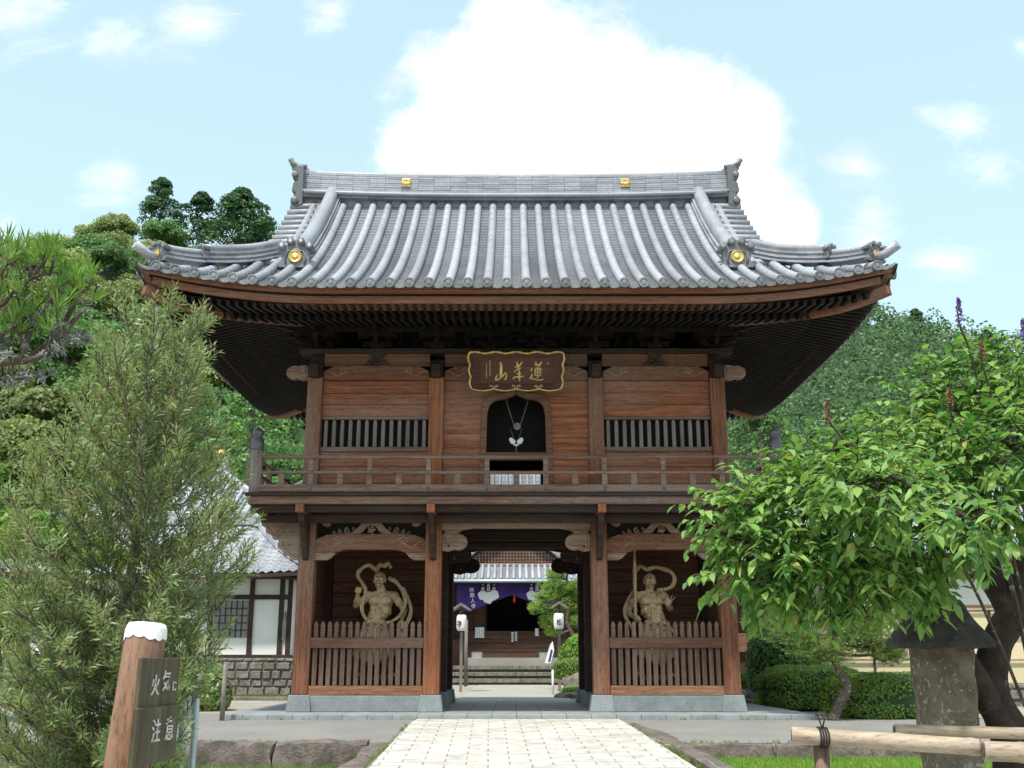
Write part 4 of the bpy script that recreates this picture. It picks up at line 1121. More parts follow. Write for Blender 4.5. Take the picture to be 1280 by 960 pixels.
g3 = [(.019, [(888, 188), (902, 232)]), (.019, [(966, 186), (938, 236)]), (.015, [(878, 228), (955, 216)]), (.017, [(872, 272), (930, 262), (980, 278)]), (.016, [(886, 300), (948, 300)]), (.017, [(888, 248), (884, 330)]), (.017, [(948, 246), (952, 332)]), (.016, [(880, 336), (965, 342)]), (.018, [(917, 228), (918, 372)]), (.020, [(846, 256), (832, 292)]), (.019, [(850, 322), (824, 378), (862, 374), (925, 392), (992, 382)])]
for gl in (g1, g2, g3): glyphs(gl).build('gold_character', 'goldleaf', SB)
r = random.Random(3); tiny = []
for x, n, z0, z1 in ((306, 9, 180, 355), (262, 8, 205, 380)):
    for i in range(n):
        z = z0 + (z1 - z0) * i / n; tiny += [(.006, [(x - 10, z + r.uniform(-3, 3)), (x + 10, z)]), (.006, [(x + r.uniform(-6, 6), z - 6), (x + r.uniform(-6, 6), z + 9)])]
tiny.append((.012, [(1046, 200), (1048, 215)]))
glyphs(tiny).build('small_inscription', 'goldleaf', SB)
h_ = MB()
for x in (-.42, .42): h_.box(x - .035, x + .035, -.12, -.07, .02, .07)
tb(h_).build('iron_clip', 'nail', SB)
c = MB()
for x in (-.45, .45): c.tube([(x, -.16, .86), (x, -.02, 1.05)], .012, 6)
c.build('hanging_hook', 'nail', SB)
# gong and cord ornament in the arched window
gg = thing('hanging_gong', 'small round metal gong hung on two cords in the arched window', 'gong', (0.02, -.0, 5.46))
MB().lathe((0, 0, 0), [(.0, -.03), (.06, -.03), (.075, -.015), (.075, .02), (.05, .03), (.03, .028), (.025, .045), (.0, .05)], 20, 'y').build('disc', 'greyz', gg)
m2 = MB(); m2.tube([(-.06, 0, .02), (-.17, 0, .36), (-.24, 0, .62)], .008, 5); m2.tube([(.06, 0, .02), (.14, 0, .26), (.24, 0, .60)], .008, 5); m2.build('cord', 'greyz', gg)
gg = thing('cord_ornament', 'pale tied ornament hanging below the round gong', 'ornament', (0.0, -.0, 5.12))
m2 = MB()
for s in (-1, 1): m2.ball((s * .07, 0, .03), .06, (1, .5, .9), 10, 6); m2.ball((s * .10, 0, .07), .045, (1, .5, 1), 8, 6)
m2.tube([(-.05, 0, -.02), (0, 0, -.05), (.05, 0, -.02)], .022, 6); m2.build('knot', 'paper', gg)
m2 = MB(); m2.tube([(0, 0, -.05), (0, 0, -.2)], .008, 5); m2.tube([(-.04, 0, .06), (-.12, 0, .3)], .004, 5); m2.tube([(.04, 0, .06), (.12, 0, .3)], .004, 5); m2.build('cord', 'greyz', gg)
# ================================================================= GUARDIAN STATUES
def capsule(mb_, a, b, ra, rb, n=12):
    a = Vector(a); b = Vector(b); d = (b - a); L = d.length
    d = d.normalized() if L > 1e-6 else Vector((0, 0, 1))
    pts = []; rad = []
    for k in range(4): t = -math.cos(k / 3 * pi / 2 * .98); pts.append(a + d * t * ra); rad.append(max(.001, ra * math.sqrt(max(0, 1 - t * t))))
    for k in range(4): t = math.sin(k / 3 * pi / 2 * .98); pts.append(b + d * t * rb); rad.append(max(.001, rb * math.sqrt(max(0, 1 - t * t))))
    pts[3] = a; rad[3] = ra; pts[4] = b; rad[4] = rb
    if L < 1e-4: return mb_.ball(a, ra)
    return mb_.tube(pts, rad, n)
def remeshed(mb_, name, mat, parent, vox=.011, sm=6):
    t = bpy.data.objects.new('t', mb_.mesh('t', mat)); COL.objects.link(t)
    r_ = t.modifiers.new('r', 'REMESH'); r_.mode = 'VOXEL'; r_.voxel_size = vox; r_.use_smooth_shade = True
    s_ = t.modifiers.new('s', 'SMOOTH'); s_.factor = .5; s_.iterations = sm
    dg = bpy.context.evaluated_depsgraph_get(); me = bpy.data.meshes.new_from_object(t.evaluated_get(dg)); bpy.data.objects.remove(t)
    me.name = name; o_ = bpy.data.objects.new(name, me); COL.objects.link(o_); o_.parent = parent; return o_
def hand(B, wrist, dirv_, palmn, L=.17, curl=.2, spread=.22):
    """palm and five separate fingers; dirv_ = towards the fingertips, palmn = palm normal"""
    w0 = Vector(wrist); d = Vector(dirv_).normalized(); n = Vector(palmn); n = (n - d * n.dot(d)).normalized(); s = d.cross(n)
    c = w0 + d * L * .25
    for k in (-.3, -.1, .1, .3): capsule(B, w0 + s * k * L * .3, c + s * k * L * .75 + d * L * .15, .028, .022, 8)
    for k, ln in zip((-1.5, -.5, .5, 1.5), (.36, .44, .48, .42)):
        b0 = c + s * k * L * .17 + d * L * .18; dd_ = (d + s * k * spread * .5).normalized()
        p = b0; ang = curl * .5
        for j in range(3):
            q_ = p + (dd_ * math.cos(ang) + n * math.sin(ang)) * L * ln / 2.4
            capsule(B, p, q_, .0165 - .0015 * j, .015 - .0015 * j, 7); p = q_; ang += curl
    b0 = w0 + s * (-L * .28) + d * L * .08; dd_ = (d * .55 - s * .8 + n * .3).normalized()
    q_ = b0 + dd_ * L * .24; capsule(B, b0, q_, .022, .018, 7); q2 = q_ + (dd_ * .7 + d * .5 + n * .3).normalized() * L * .2; capsule(B, q_, q2, .017, .014, 7)
def fist(B, c, d, n, r=.075):
    c = Vector(c); d = Vector(d).normalized(); n = Vector(n); n = (n - d * n.dot(d)).normalized(); s = d.cross(n)
    B.ball(c, r * .85, (1, 1, 1))
    for k in (-1.5, -.5, .5, 1.5):
        p = c + s * k * r * .42 + d * r * .7 - n * r * .2
        a_ = p + n * r * .75; b_ = a_ - d * r * .95 + n * r * .1
        capsule(B, p - d * r * .4 - n * r * .2, p, .019, .021, 7); capsule(B, p, a_, .020, .018, 7); capsule(B, a_, b_, .018, .016, 7)
    capsule(B, c - s * r * .9 + n * r * .3, c - s * r * .2 + n * r * 1.05 - d * r * .2, .021, .017, 7)
def ribbon(pts, w_=.05, th=.018):
    m_ = MB(); P2 = []
    pts = [Vector(p) for p in pts]
    for i in range(len(pts) - 1):     # Catmull-Rom
        p0 = pts[max(0, i - 1)]; p1 = pts[i]; p2 = pts[i + 1]; p3 = pts[min(len(pts) - 1, i + 2)]
        for k in range(6):
            t = k / 6; P2.append(.5 * ((2 * p1) + (p2 - p0) * t + (2 * p0 - 5 * p1 + 4 * p2 - p3) * t * t + (3 * p1 - p0 - 3 * p2 + p3) * t ** 3))
    P2.append(pts[-1]); m_.tube(P2, [w_ * .27 * (.9 + .12 * math.sin(i * .5)) for i in range(len(P2))], 10, True, 3.4); return m_
def statue(name, label, loc, pose):
    S = thing(name, label, 'statue', loc, 0, 'guardian statues in the gate niches')
    B = MB(); m = pose['m']     # m = mirror sign, figure faces -y
    X = lambda x: x * m
    hip = Vector((X(.10), 0, .98)); chest = Vector((X(.02), -.02, 1.45)); neck = Vector((X(-.02), -.02, 1.70)); head = Vector(pose['head'])
    # legs, one striding out
    lh = hip + Vector((-.13, 0, -.04)); rh = hip + Vector((.13, 0, -.04))
    for h_, kx_, fx in ((lh, -.23, -.30), (rh, .20, .26)):
        kn = Vector((kx_ + X(.05), -.06, .52)); an = Vector((fx + X(.05), .02, .10))
        capsule(B, h_, kn, .135, .085); capsule(B, kn, an, .078, .050); B.ball(kn + Vector((0, -.03, 0)), .075)
        B.ball((kn + (an - kn) * .3) + Vector((0, .035, 0)), .072, (1, 1, 1.7))
        capsule(B, an + Vector((0, .05, -.04)), an + Vector((fx * .3, -.16, -.06)), .052, .042); 
        for t in range(5): capsule(B, an + Vector((fx * .3 + (t - 2) * .022, -.16, -.07)), an + Vector((fx * .36 + (t - 2) * .027, -.22, -.078)), .018, .014, 6)
    # trunk
    B.ball(hip, .2, (1.0, .8, .8)); B.ball(hip + Vector((0, -.03, .2)), .185, (1.02, .82, 1.0)); B.ball(chest + Vector((0, .03, -.12)), .22, (1.0, .75, 1.0)); B.ball(chest + Vector((0, .03, .03)), .25, (1.0, .68, .85))
    for s in (-1, 1):
        B.ball(chest + Vector((s * .115, -.115, .05)), .115, (1.1, .65, .85))            # pectorals
        B.ball(neck + Vector((s * .13, .03, -.05)), .09, (1.4, .8, .7))
        for k in range(3): B.ball(hip + Vector((s * .062, -.165 + .006 * k, .19 + .095 * k)), .062, (1, .5, .72))   # belly muscles
        for k in range(3): capsule(B, chest + Vector((s * .15, -.11, -.07 - .055 * k)), chest + Vector((s * .21, -.02, -.10 - .055 * k)), .022, .022, 6)
    B.ball(hip + Vector((0, -.17, .10)), .09, (1.3, .5, .8))
    capsule(B, neck + Vector((0, .02, -.06)), head + Vector((0, .03, -.10)), .095, .085)
    for s in (-1, 1): capsule(B, neck + Vector((s * .03, -.06, -.07)), head + Vector((s * .075, -.0, -.10)), .022, .022, 7)
    # arms
    for k in ('L', 'R'):
        a = pose[k]; sh = Vector(a['sh']); el = Vector(a['el']); wr = Vector(a['wr'])
        B.ball(sh, .105, (1, 1, 1)); capsule(B, sh, el, .088, .066); B.ball(sh.lerp(el, .45) + Vector((0, -.03, 0)), .083, (1, 1, 1.15)); capsule(B, el, wr, .070, .042); B.ball(el.lerp(wr, .28), .072)
        if a['kind'] == 'fist': fist(B, wr + (wr - el).normalized() * .07, wr - el, a['n'])
        else: hand(B, wr, a['d'], a['n'], .21, a.get('curl', .2), a.get('spread', .3))
    # head
    B.ball(head + Vector((0, .02, .02)), .125, (.92, 1.02, 1.12)); B.ball(head + Vector((0, -.035, -.075)), .085, (1.0, .9, .85)); B.ball(head + Vector((0, .05, .135)), .060, (1.1, 1, .7)); B.ball(head + Vector((0, .03, .06)), .118, (1.05, 1.0, .9))
    capsule(B, head + Vector((0, -.11, .02)), head + Vector((0, -.145, -.03)), .018, .028, 8)
    for s in (-1, 1):
        B.ball(head + Vector((s * .028, -.125, -.03)), .020); capsule(B, head + Vector((s * .02, -.122, .035)), head + Vector((s * .088, -.095, .068)), .019, .014, 7)   # brow
        B.ball(head + Vector((s * .07, -.085, -.035)), .036); B.ball(head + Vector((s * .122, .03, -.01)), .035, (.4, .8, 1.3)); B.ball(head + Vector((s * .122, .03, -.055)), .02, (.4, .8, 1.3))
        capsule(B, head + Vector((s * .015, -.125, -.072)), head + Vector((s * .05, -.108, -.08)), .012, .010, 6)
        capsule(B, head + Vector((s * .0, -.122, -.097)), head + Vector((s * .042, -.105, -.092)), .012, .010, 6)
    B.ball(head + Vector((0, -.105, -.13)), .035)
    remeshed(B, 'body', 'statue', S)
    for s in (-1, 1):
        eo = MB().ball(head + Vector((s * .047, -.110, .012)), .031, (1.15, .7, .75), 10, 8).build('eye', 'eyew', S); MB().ball(head + Vector((s * .044, -.128, .010)), .009, (1, .6, 1), 8, 6).build('pupil', 'black', eo)
    e = MB(); e.tube([head + Vector((-.045, -.118, -.084)), head + Vector((0, -.134, -.082)), head + Vector((.045, -.118, -.084))], .006, 6); e.build('mouth', 'black', S)
    # skirt with folds, belt and knot
    K = MB(); nf = 40
    def sk(u, v):
        a = 2 * pi * u; z = 1.08 - .72 * v; fl = .20 + .20 * v ** .8 + .025 * v * math.sin(a * 9 + v * 2) + .012 * math.sin(a * 17)
        zz = z + (.10 * math.cos(a * 2) * v) + .03 * math.sin(a * 5) * v
        return hip + Vector((math.cos(a) * fl * 1.08 + X(.0), math.sin(a) * fl * .82 + .01, zz - .98))
    K.grid(sk, 60, 14); ko = K.build('skirt', 'statue', S); so_ = ko.modifiers.new('s', 'SOLIDIFY'); so_.thickness = .022
    K = MB()
    K.tube([hip + Vector((math.cos(2 * pi * i / 24) * .225, math.sin(2 * pi * i / 24) * .185, .09 + .02 * math.sin(i))) for i in range(25)], .038, 8)
    K.tube([hip + Vector((math.cos(2 * pi * i / 24) * .245, math.sin(2 * pi * i / 24) * .20, .03 + .015 * math.sin(i * 1.3))) for i in range(25)], .03, 8)
    for s in (-1, 1):
        K.tube([hip + Vector((s * .02, -.2, .05)), hip + Vector((s * .10, -.25, .10)), hip + Vector((s * .19, -.25, .06)), hip + Vector((s * .16, -.25, -.03)), hip + Vector((s * .05, -.22, .02))], .03, 8)
        K.tube([hip + Vector((s * .06, -.21, .02)), hip + Vector((s * .08, -.27, -.15)), hip + Vector((s * .05, -.30, -.34)), hip + Vector((s * .10, -.31, -.52))], [.035, .03, .03, .015], 8, True, .5)
        K.tube([hip + Vector((s * .2, -.15, .04)), hip + Vector((s * .27, -.22, -.12)), hip + Vector((s * .26, -.26, -.30))], [.03, .03, .012], 8, True, .5)
    K.build('waist_sash', 'statue', S)
    for pts in pose['rib']: ribbon(pts).build('flying_scarf', 'statue', S)
    # base rock
    K = MB(); K.ball((X(.03), .02, -.04), .36, (1.35, .85, .30), 20, 8); K.build('rock_base', 'rock', S)
    return S
sc_ = .985
# left statue: clenched fist raised outward, other arm pressed down with open palm
pl = dict(m=-1, head=(-.06, -.04, 1.93),
    L=dict(sh=(-.27, 0, 1.60), el=(-.54, .06, 1.42), wr=(-.48, -.14, 1.66), kind='fist', n=(.2, -1, 0)),
    R=dict(sh=(.25, 0, 1.60), el=(.46, .02, 1.34), wr=(.42, -.10, 1.10), kind='hand', d=(-.1, -.2, -1), n=(-.3, -1, 0), curl=.12),
    rib=[[(-.12, .15, 2.10), (-.30, .12, 2.24), (-.47, .08, 2.16), (-.52, .04, 2.02), (-.42, .0, 1.87), (-.34, -.04, 1.72), (-.36, -.08, 1.55), (-.40, -.10, 1.38), (-.34, -.12, 1.20), (-.22, -.16, 1.10), (-.08, -.2, 1.05)],
         [(.10, .15, 1.98), (.26, .12, 1.90), (.40, .08, 1.72), (.48, .0, 1.50), (.44, -.12, 1.30), (.34, -.18, 1.16), (.18, -.2, 1.08), (.05, -.2, 1.04)],
         [(.40, .05, 1.78), (.52, .05, 1.55), (.60, .0, 1.32), (.54, -.05, 1.08), (.46, -.06, .90), (.40, -.06, .70)],
         [(-.15, .16, 2.15), (-.08, .16, 2.26), (0, .16, 2.22), (.08, .16, 2.28), (.15, .16, 2.18)]])
pr_ = dict(m=1, head=(-.0, -.05, 1.90),
    L=dict(sh=(-.27, 0, 1.60), el=(-.47, .08, 1.30), wr=(-.34, -.16, 1.16), kind='fist', n=(.3, -.4, .6)),
    R=dict(sh=(.27, 0, 1.60), el=(.42, .06, 1.36), wr=(.34, -.15, 1.42), kind='hand', d=(.25, -.15, .9), n=(.1, -1, 0), curl=.10, spread=.6),
    rib=[[(.16, .1, 1.72), (.30, .08, 1.74), (.46, .06, 1.80), (.53, .05, 1.95), (.46, .06, 2.10), (.32, .1, 2.16), (.14, .14, 2.20), (-.02, .15, 2.16), (-.16, .15, 2.22), (-.26, .14, 2.12)],
         [(.18, -.10, 1.66), (.19, -.14, 1.5), (.18, -.14, 1.3), (.24, -.14, 1.16), (.36, -.12, 1.0), (.46, -.1, .86), (.50, -.08, .66)],
         [(-.30, .1, 1.72), (-.42, .06, 1.56), (-.52, .03, 1.36), (-.50, -.02, 1.16), (-.40, -.06, 1.0), (-.36, -.1, .8)]])
s1 = statue('guardian_statue', 'carved muscular temple guardian with one fist raised, in the left niche behind pickets', (-2.72, 1.15, .53), pl)
s2 = statue('guardian_statue', 'carved muscular temple guardian holding a long staff, in the right niche behind pickets', (2.72, 1.15, .53), pr_)
for s_ in (s1, s2): s_.scale = (.99, .99, .99); s_.location.z = .60
m2 = MB(); m2.tube([(-.34, -.22, 1.05), (-.335, -.22, 1.20), (-.33, -.215, 1.55), (-.325, -.2, 1.85), (-.32, -.19, 2.10), (-.31, -.17, 2.50), (-.30, -.16, 2.7)], [.03, .035, .028, .042, .042, .024, .012], 12)
for z in (1.3, 1.85, 2.1): m2.tube([(-.33, -.21, z - .015), (-.33, -.21, z + .015)], .048, 12)
m2.build('staff', 'statue', s2)

# ================================================================= LEFT BUILDINGS
def hiproof(name_, P, cx, cy, hw, hd, ez, rise, mat='tilel', sp=.30, rr=.07, apex=None, flat=.0, curve=.35, lift_=.35, sides=(0, 1, 2, 3), roll_=True, course=.28, parent=None, ridge=0.0):
    """hipped roof, ridge = half length of the level ridge along x (0 = pyramid)"""
    m_ = MB(); hr = hd
    def zf(d): t = d / hd; return ez + rise * (t * (1 - curve) + t * t * curve)
    def pt(side, a, d):        # a = along eave (metres), d = in from the eave
        e = (hw if side in (0, 2) else hd)
        lf = lift_ * (abs(a) / e) ** 3 * max(0, 1 - d / (hd * .6))
        z = zf(d) + lf
        if side == 0: return Vector((cx + a, cy - hd + d, z))
        if side == 2: return Vector((cx - a, cy + hd - d, z))
        dd_ = d * (hw - ridge) / hd
        if side == 1: return Vector((cx + hw - dd_, cy + a, z))
        return Vector((cx - hw + dd_, cy - a, z))
    for side in sides:
        e = hw if side in (0, 2) else hd; n = max(2, int(round(2 * e / sp)))
        tip = ridge if side in (0, 2) else 0
        for i in range(n):
            a0, a1 = -e + 2 * e * i / n, -e + 2 * e * (i + 1) / n; am = (a0 + a1) / 2
            lim = hd if abs(am) <= tip else hd * max(.03, (e - abs(am)) / (e - tip)); k = max(1, int(lim / course))
            o_ = len(m_.v)
            for j in range(k + 1):
                for up in ((0.03, 0.0) if False else (0,)):
                    d = lim * j / k
                    for t in range(4):
                        p = pt(side, a0 + (a1 - a0) * t / 3, d)
                        p.z += -.03 * math.sin(pi * t / 3) if roll_ else .035 * math.sin(2 * pi * t / 3)
                        m_.v.append(tuple(p + Vector((0, 0, .0))))
                    # step down for the next course
                    if j < k:
                        d2 = lim * (j + 1) / k - .002
                        for t in range(4):
                            p = pt(side, a0 + (a1 - a0) * t / 3, d2); p.z += (-.03 * math.sin(pi * t / 3) if roll_ else .035 * math.sin(2 * pi * t / 3)) - .045; m_.v.append(tuple(p))
            rows = (len(m_.v) - o_) // 4
            for r_ in range(rows - 1):
                for t in range(3):
                    a = o_ + r_ * 4 + t; m_.f.append((a, a + 1, a + 5, a + 4)); m_.m.append(0); m_.sm.append(False)
            if roll_ and i > 0:
                lim2 = hd if abs(a0) <= tip else hd * (e - abs(a0)) / (e - tip)
                kk = max(2, int(lim2 / .5)); m_.tube([pt(side, a0, -.05 + (lim2 + .05) * j / kk) + Vector((0, 0, .03)) for j in range(kk + 1)], rr, 8)
    ro = m_.build(name_, mat, P)
    h_ = MB()
    for sx in (-1, 1):
        for sy in (-1, 1):
            pts = []
            for j in range(11):
                d = hd * j / 10; pts.append(Vector((cx + sx * (hw - d * (hw - ridge) / hd), cy + sy * (hd - d), zf(d) + lift_ * max(0, 1 - d / (hd * .6)) + .06)))
            for a, b_ in zip(pts, pts[1:]): h_.bar(a, b_, .22, .14)
            h_.tube([p + Vector((0, 0, .1)) for p in pts], .09, 8)
    if ridge: h_.box(cx - ridge, cx + ridge, cy - .16, cy + .16, ez + rise - .05, ez + rise + .3); h_.tube([(cx - ridge, cy, ez + rise + .33), (cx + ridge, cy, ez + rise + .33)], .1, 8)
    h_.build('hip_ridge', mat, ro)
    e = MB()
    for k in range(4):
        n = 16
        for i in range(n):
            E_ = hw if k % 2 == 0 else hd
            a = pt(k, -E_ + 2 * E_ * i / n, 0.06); b_ = pt(k, -E_ + 2 * E_ * (i + 1) / n, .06)
            e.bar(a + Vector((0, 0, -.12)), b_ + Vector((0, 0, -.12)), .10, .12)
    e.build('eave_edge', 'dark', ro)
    s_ = MB(); s_.frustum(cx, cy, ez - .12, ez + .2, hw - .12, hd - .12, hw * .6, hd * .5); s_.build('soffit', 'dark', ro)
    return ro
# hall with a gold finial
H1 = thing('white_hall', 'white walled hall with a pyramid tile roof topped by a gold jewel', 'hall', (-12.15, 22, -.30))
hiproof('tiled_roof', H1, 0, 0, 5.4, 5.0, 5.75, 3.0, 'tilel', .34, .08, lift_=.3)
m2 = MB(); m2.box(-.35, .35, -.35, .35, 8.70, 9.0); m2.box(-.25, .25, -.25, .25, 9.0, 9.18); m2.build('finial_base', 'tile', H1)
m2 = MB(); m2.lathe((0, 0, 9.18), [(.20, 0), (.22, .06), (.10, .12), (.12, .18), (.20, .26), (.20, .36), (.12, .46), (.0, .60)], 16); m2.build('jewel_finial', 'gold', H1)
m2 = MB(); m2.box(-4.5, 4.5, -4.1, 4.1, 0, 5.8); m2.build('wall', 'white', H1)
m2 = MB()
for x in (-4.5, -2.2, 0, 2.2, 4.5): m2 = MB(); m2.box(x - .1, x + .1, -4.16, -4.08, 0, 5.6); m2.build('post', 'dark', H1)
MB().box(-4.6, 4.6, -4.17, -4.09, 2.6, 2.78).build('beam', 'dark', H1)
# small reception building with white panels
H2 = thing('reception_house', 'low white plastered house with dark posts standing on the stone terrace', 'house', (-11.1, 15.4, 0))
hw = 4.1
hiproof('tiled_roof', H2, 0, 0, 4.9, 3.4, 3.52, 1.95, 'tilel', .27, .05, lift_=.12, roll_=False, ridge=2.3, course=.26)
m2 = MB(); onis = m2
m2.box(2.2, 2.5, -.28, .28, 5.35, 5.95); m2.lathe((2.35, -.3, 5.7), [(0, -.02), (.12, -.02), (.12, .02), (0, .03)], 12, 'y'); m2.tube([(2.35, 0, 5.9), (2.4, 0, 6.2)], [.14, .05], 8); m2.build('ridge_end_tile', 'tilel', H2)
MB().box(-hw, hw, -2.5, 2.6, 1.05, 3.6).build('wall', 'white', H2)
for x in (-4.05, -2.6, -1.2, .4, 1.6, 2.86, 3.80, 4.06):
    MB().box(x - .07, x + .07, -2.57, -2.48, 1.05, 3.45).build('post', 'dark', H2)
MB().box(-hw, hw, -2.58, -2.47, 2.78, 2.92).build('beam', 'dark', H2); MB().box(-hw - .1, hw + .1, -2.62, -2.45, .98, 1.10).build('sill_beam', 'dark', H2)
for x0, x1 in ((1.72, 2.76), (-2.45, -1.3), (-1.1, .28)):
    wn = MB().box(x0, x1, -2.54, -2.50, 1.62, 2.74).build('lattice_window', 'glass', H2)
    b_ = MB()
    for i in range(1, 6): b_.box(x0 + (x1 - x0) * i / 6 - .015, x0 + (x1 - x0) * i / 6 + .015, -2.56, -2.53, 1.62, 2.74)
    for i in range(1, 5): b_.box(x0, x1, -2.565, -2.535, 1.62 + .22 * i - .012, 1.62 + .22 * i + .012)
    b_.build('window_grille', 'dark', wn)
# bell shaped window
pr = [(3.53 + (x - 3.53) * .42 + .4, z) for x, z in [(3.36, 1.55), (3.36, 2.0), (3.42, 2.2), (3.50, 2.32), (3.53, 2.42), (3.56, 2.32), (3.64, 2.2), (3.70, 2.0), (3.70, 1.55)]]
o_ = MB().prism([((x - 3.93) * 1.35 + 3.93, z) for x, z in pr], -2.55, -2.5).build('bell_window', 'dark', H2); MB().prism(pr, -2.57, -2.54).build('pane', 'glass', o_)
MB().box(3.97, 4.8, -1.6, 1.8, 1.05, 3.4).build('recess_shade_block', 'dark', H2)  # solid dark block painted in for the shaded recess at the house end
# stone retaining wall of squared rubble
def rubble(name, label, x0, x1, y, z0, z1, seed, mat='rock', cat='stone wall', sz=(.25, .5), hh=.24):
    T = MB(); r_ = random.Random(seed); z = z0; row = 0
    while z < z1 - .02:
        h_ = min(hh * r_.uniform(.85, 1.2), z1 - z); x = x0
        while x < x1:
            w_ = r_.uniform(*sz); xe = min(x + w_, x1)
            j = r_.uniform(-.03, .03); a = .012
            vs = [(x + a, y + .04, z + a), (xe - a, y + .04, z + a), (xe - a, y + .04, z + h_ - a), (x + a, y + .04, z + h_ - a)]
            k = .03
            ft = [(x + a + k, y - .03 + j, z + a + k), (xe - a - k, y - .03 + j + r_.uniform(-.02, .02), z + a + k), (xe - a - k, y - .03 + j, z + h_ - a - k), (x + a + k, y - .03 + j, z + h_ - a - k)]
            T.add(vs + ft, [(4, 5, 6, 7), (0, 1, 5, 4), (1, 2, 6, 5), (2, 3, 7, 6), (3, 0, 4, 7)])
            x = xe
        z += h_
    T.box(x0, x1, y + .04, y + .5, z0, z1)
    return tag(T.build(name, mat), label, cat)
rubble('stone_wall', 'mossy rubble stone wall under the white reception house', -15.5, -6.6, 12.3, -.1, 1.0, 5)
MB_ = MB(); MB_.box(-15.5, -6.6, 12.8, 18.5, -.1, .98); setstruct(MB_.build('terrace', 'gravel'))
# small garden wall of the lawn edge
tag(roughblock(-13, -5.4, 8.25, 8.55, -.2, .0, 55, .02, 60).build('lawn_edging', 'kerb'), 'low dark stone edging of the lawn strip left of the gate', 'edging')
# thin stake
def stake(p, h_, r_, mat, label, name='wooden_stake', cat='stake', lean=(0, 0)):
    m_ = MB(); m_.tube([p, (p[0] + lean[0], p[1] + lean[1], p[2] + h_)], [r_, r_ * .85], 8); return tag(m_.build(name, mat), label, cat)
p = at(278, 891, 19.0); stake((p.x, p.y, -.1), 1.0, .045, 'greyz', 'thin grey stake standing at the corner of the slab platform')

# ================================================================= MAIN HALL seen through the passage
HY = 26.5    # front of the stone steps
H = thing('main_hall', 'dark wooden main hall with grey tiled porch roof seen through the gate passage', 'temple hall', (0, 0, 0))
for k in range(3):
    o_ = MB().box(-3.4, 3.4, HY + .38 * k + .06, HY + 5, -.1 + .27 * k, .10 + .27 * k).build('stone_step', 'stepdark', H)
    m3 = MB(); r_ = random.Random(k); x = -3.4
    while x < 3.4: x2 = min(3.4, x + r_.uniform(.7, 1.5)); m3.box(x + .008, x2 - .008, HY + .38 * k, HY + .38 * k + .5, .10 + .27 * k - .10, .165 + .27 * k); x = x2
    m3.build('tread_stone', 'rock', o_, .015)
MB().box(-2.2, 2.0, HY + 1.7, HY + 3, .70, 1.05).build('stone_step', 'pathrear', H, .01)
wy = HY + 2.7
for k in range(6):
    MB().box(-2.15, 2.15, wy + .28 * k, wy + 2.4, 1.06 + .20 * k + .004, 1.06 + .20 * (k + 1)).build('wooden_step', 'frail', H, .008)
fz = 1.06 + 1.2
MB().box(-2.15, 2.15, wy + 1.2, wy + 1.26, fz + .0, fz + .02).build('threshold', 'frail', H)
fy = wy + 2.2
MB().box(-9, -1.3, fy + .05, fy + .15, fz, 5.4).build('wall', 'dboard', H); MB().box(1.3, 9, fy + .05, fy + .15, fz, 5.4).build('wall', 'dboard', H)
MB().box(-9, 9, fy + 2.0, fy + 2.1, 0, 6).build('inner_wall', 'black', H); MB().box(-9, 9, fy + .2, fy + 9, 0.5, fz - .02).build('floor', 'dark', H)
MB().box(-9, 9, fy - 1.5, fy + 9, 5.35, 5.4).build('ceiling', 'dark', H)
for s in (-1, 1):
    for k in range(3):
        x0 = s * (1.35 + k * .62); x1 = x0 + s * .56; a, b_ = sorted((x0, x1)); MB().box(a, b_, fy, fy + .04, fz + .05, fz + 1.25).build('door_panel', 'frail', H, .01)
    MB().box(min(s * 1.3, s * 1.38), max(s * 1.3, s * 1.38), fy - .04, fy + .05, fz, fz + 2.2).build('door_post', 'dark', H)
for s in (-1, 1):
    for y in (wy - .2, ): MB().box(s * 2.3 - .14, s * 2.3 + .14, y - .14, y + .14, .56, 4.35).build('porch_post', 'dark', H, .01)
MB().box(-2.9, 2.9, wy - .32, wy - .08, 4.10, 4.4).build('porch_beam', 'dark', H, .01)
for s in (-1, 1):
    MB().box(min(s * 2.45, s * 9), max(s * 2.45, s * 9), wy + 1.5, wy + 1.6, .56, 5.2).build('side_screen', 'dark', H)
    MB().box(min(s * 2.45, s * 9), max(s * 2.45, s * 9), wy + 1.2, wy + 1.5, .56, 1.9).build('veranda', 'dboard', H)
# porch roof
pe = 4.50
m2 = MB(); py0 = wy - 1.3
def prf(x, d): return Vector((x, py0 + d, pe + .42 * d))
n = 34
for i in range(n):
    xa, xb = -5 + 10 * i / n, -5 + 10 * (i + 1) / n
    pans(m2, prf, xa, xb, 0, 2.4)
    m2.tube([prf(xa, -.05) + Vector((0, 0, .04)), prf(xa, 1.2) + Vector((0, 0, .04)), prf(xa, 2.4) + Vector((0, 0, .04))], .075, 8)
m2.build('porch_roof', 'tilel', H)
m2 = MB(); m2.tube([(-5, py0 - .12, pe - .06), (5, py0 - .12, pe - .06)], .07, 8)
g_ = m2.build('gutter', 'steel', H)
MB().box(-5, 5, py0 + .1, py0 + .3, pe - .16, pe - .04).build('eave_board', 'dark', H)
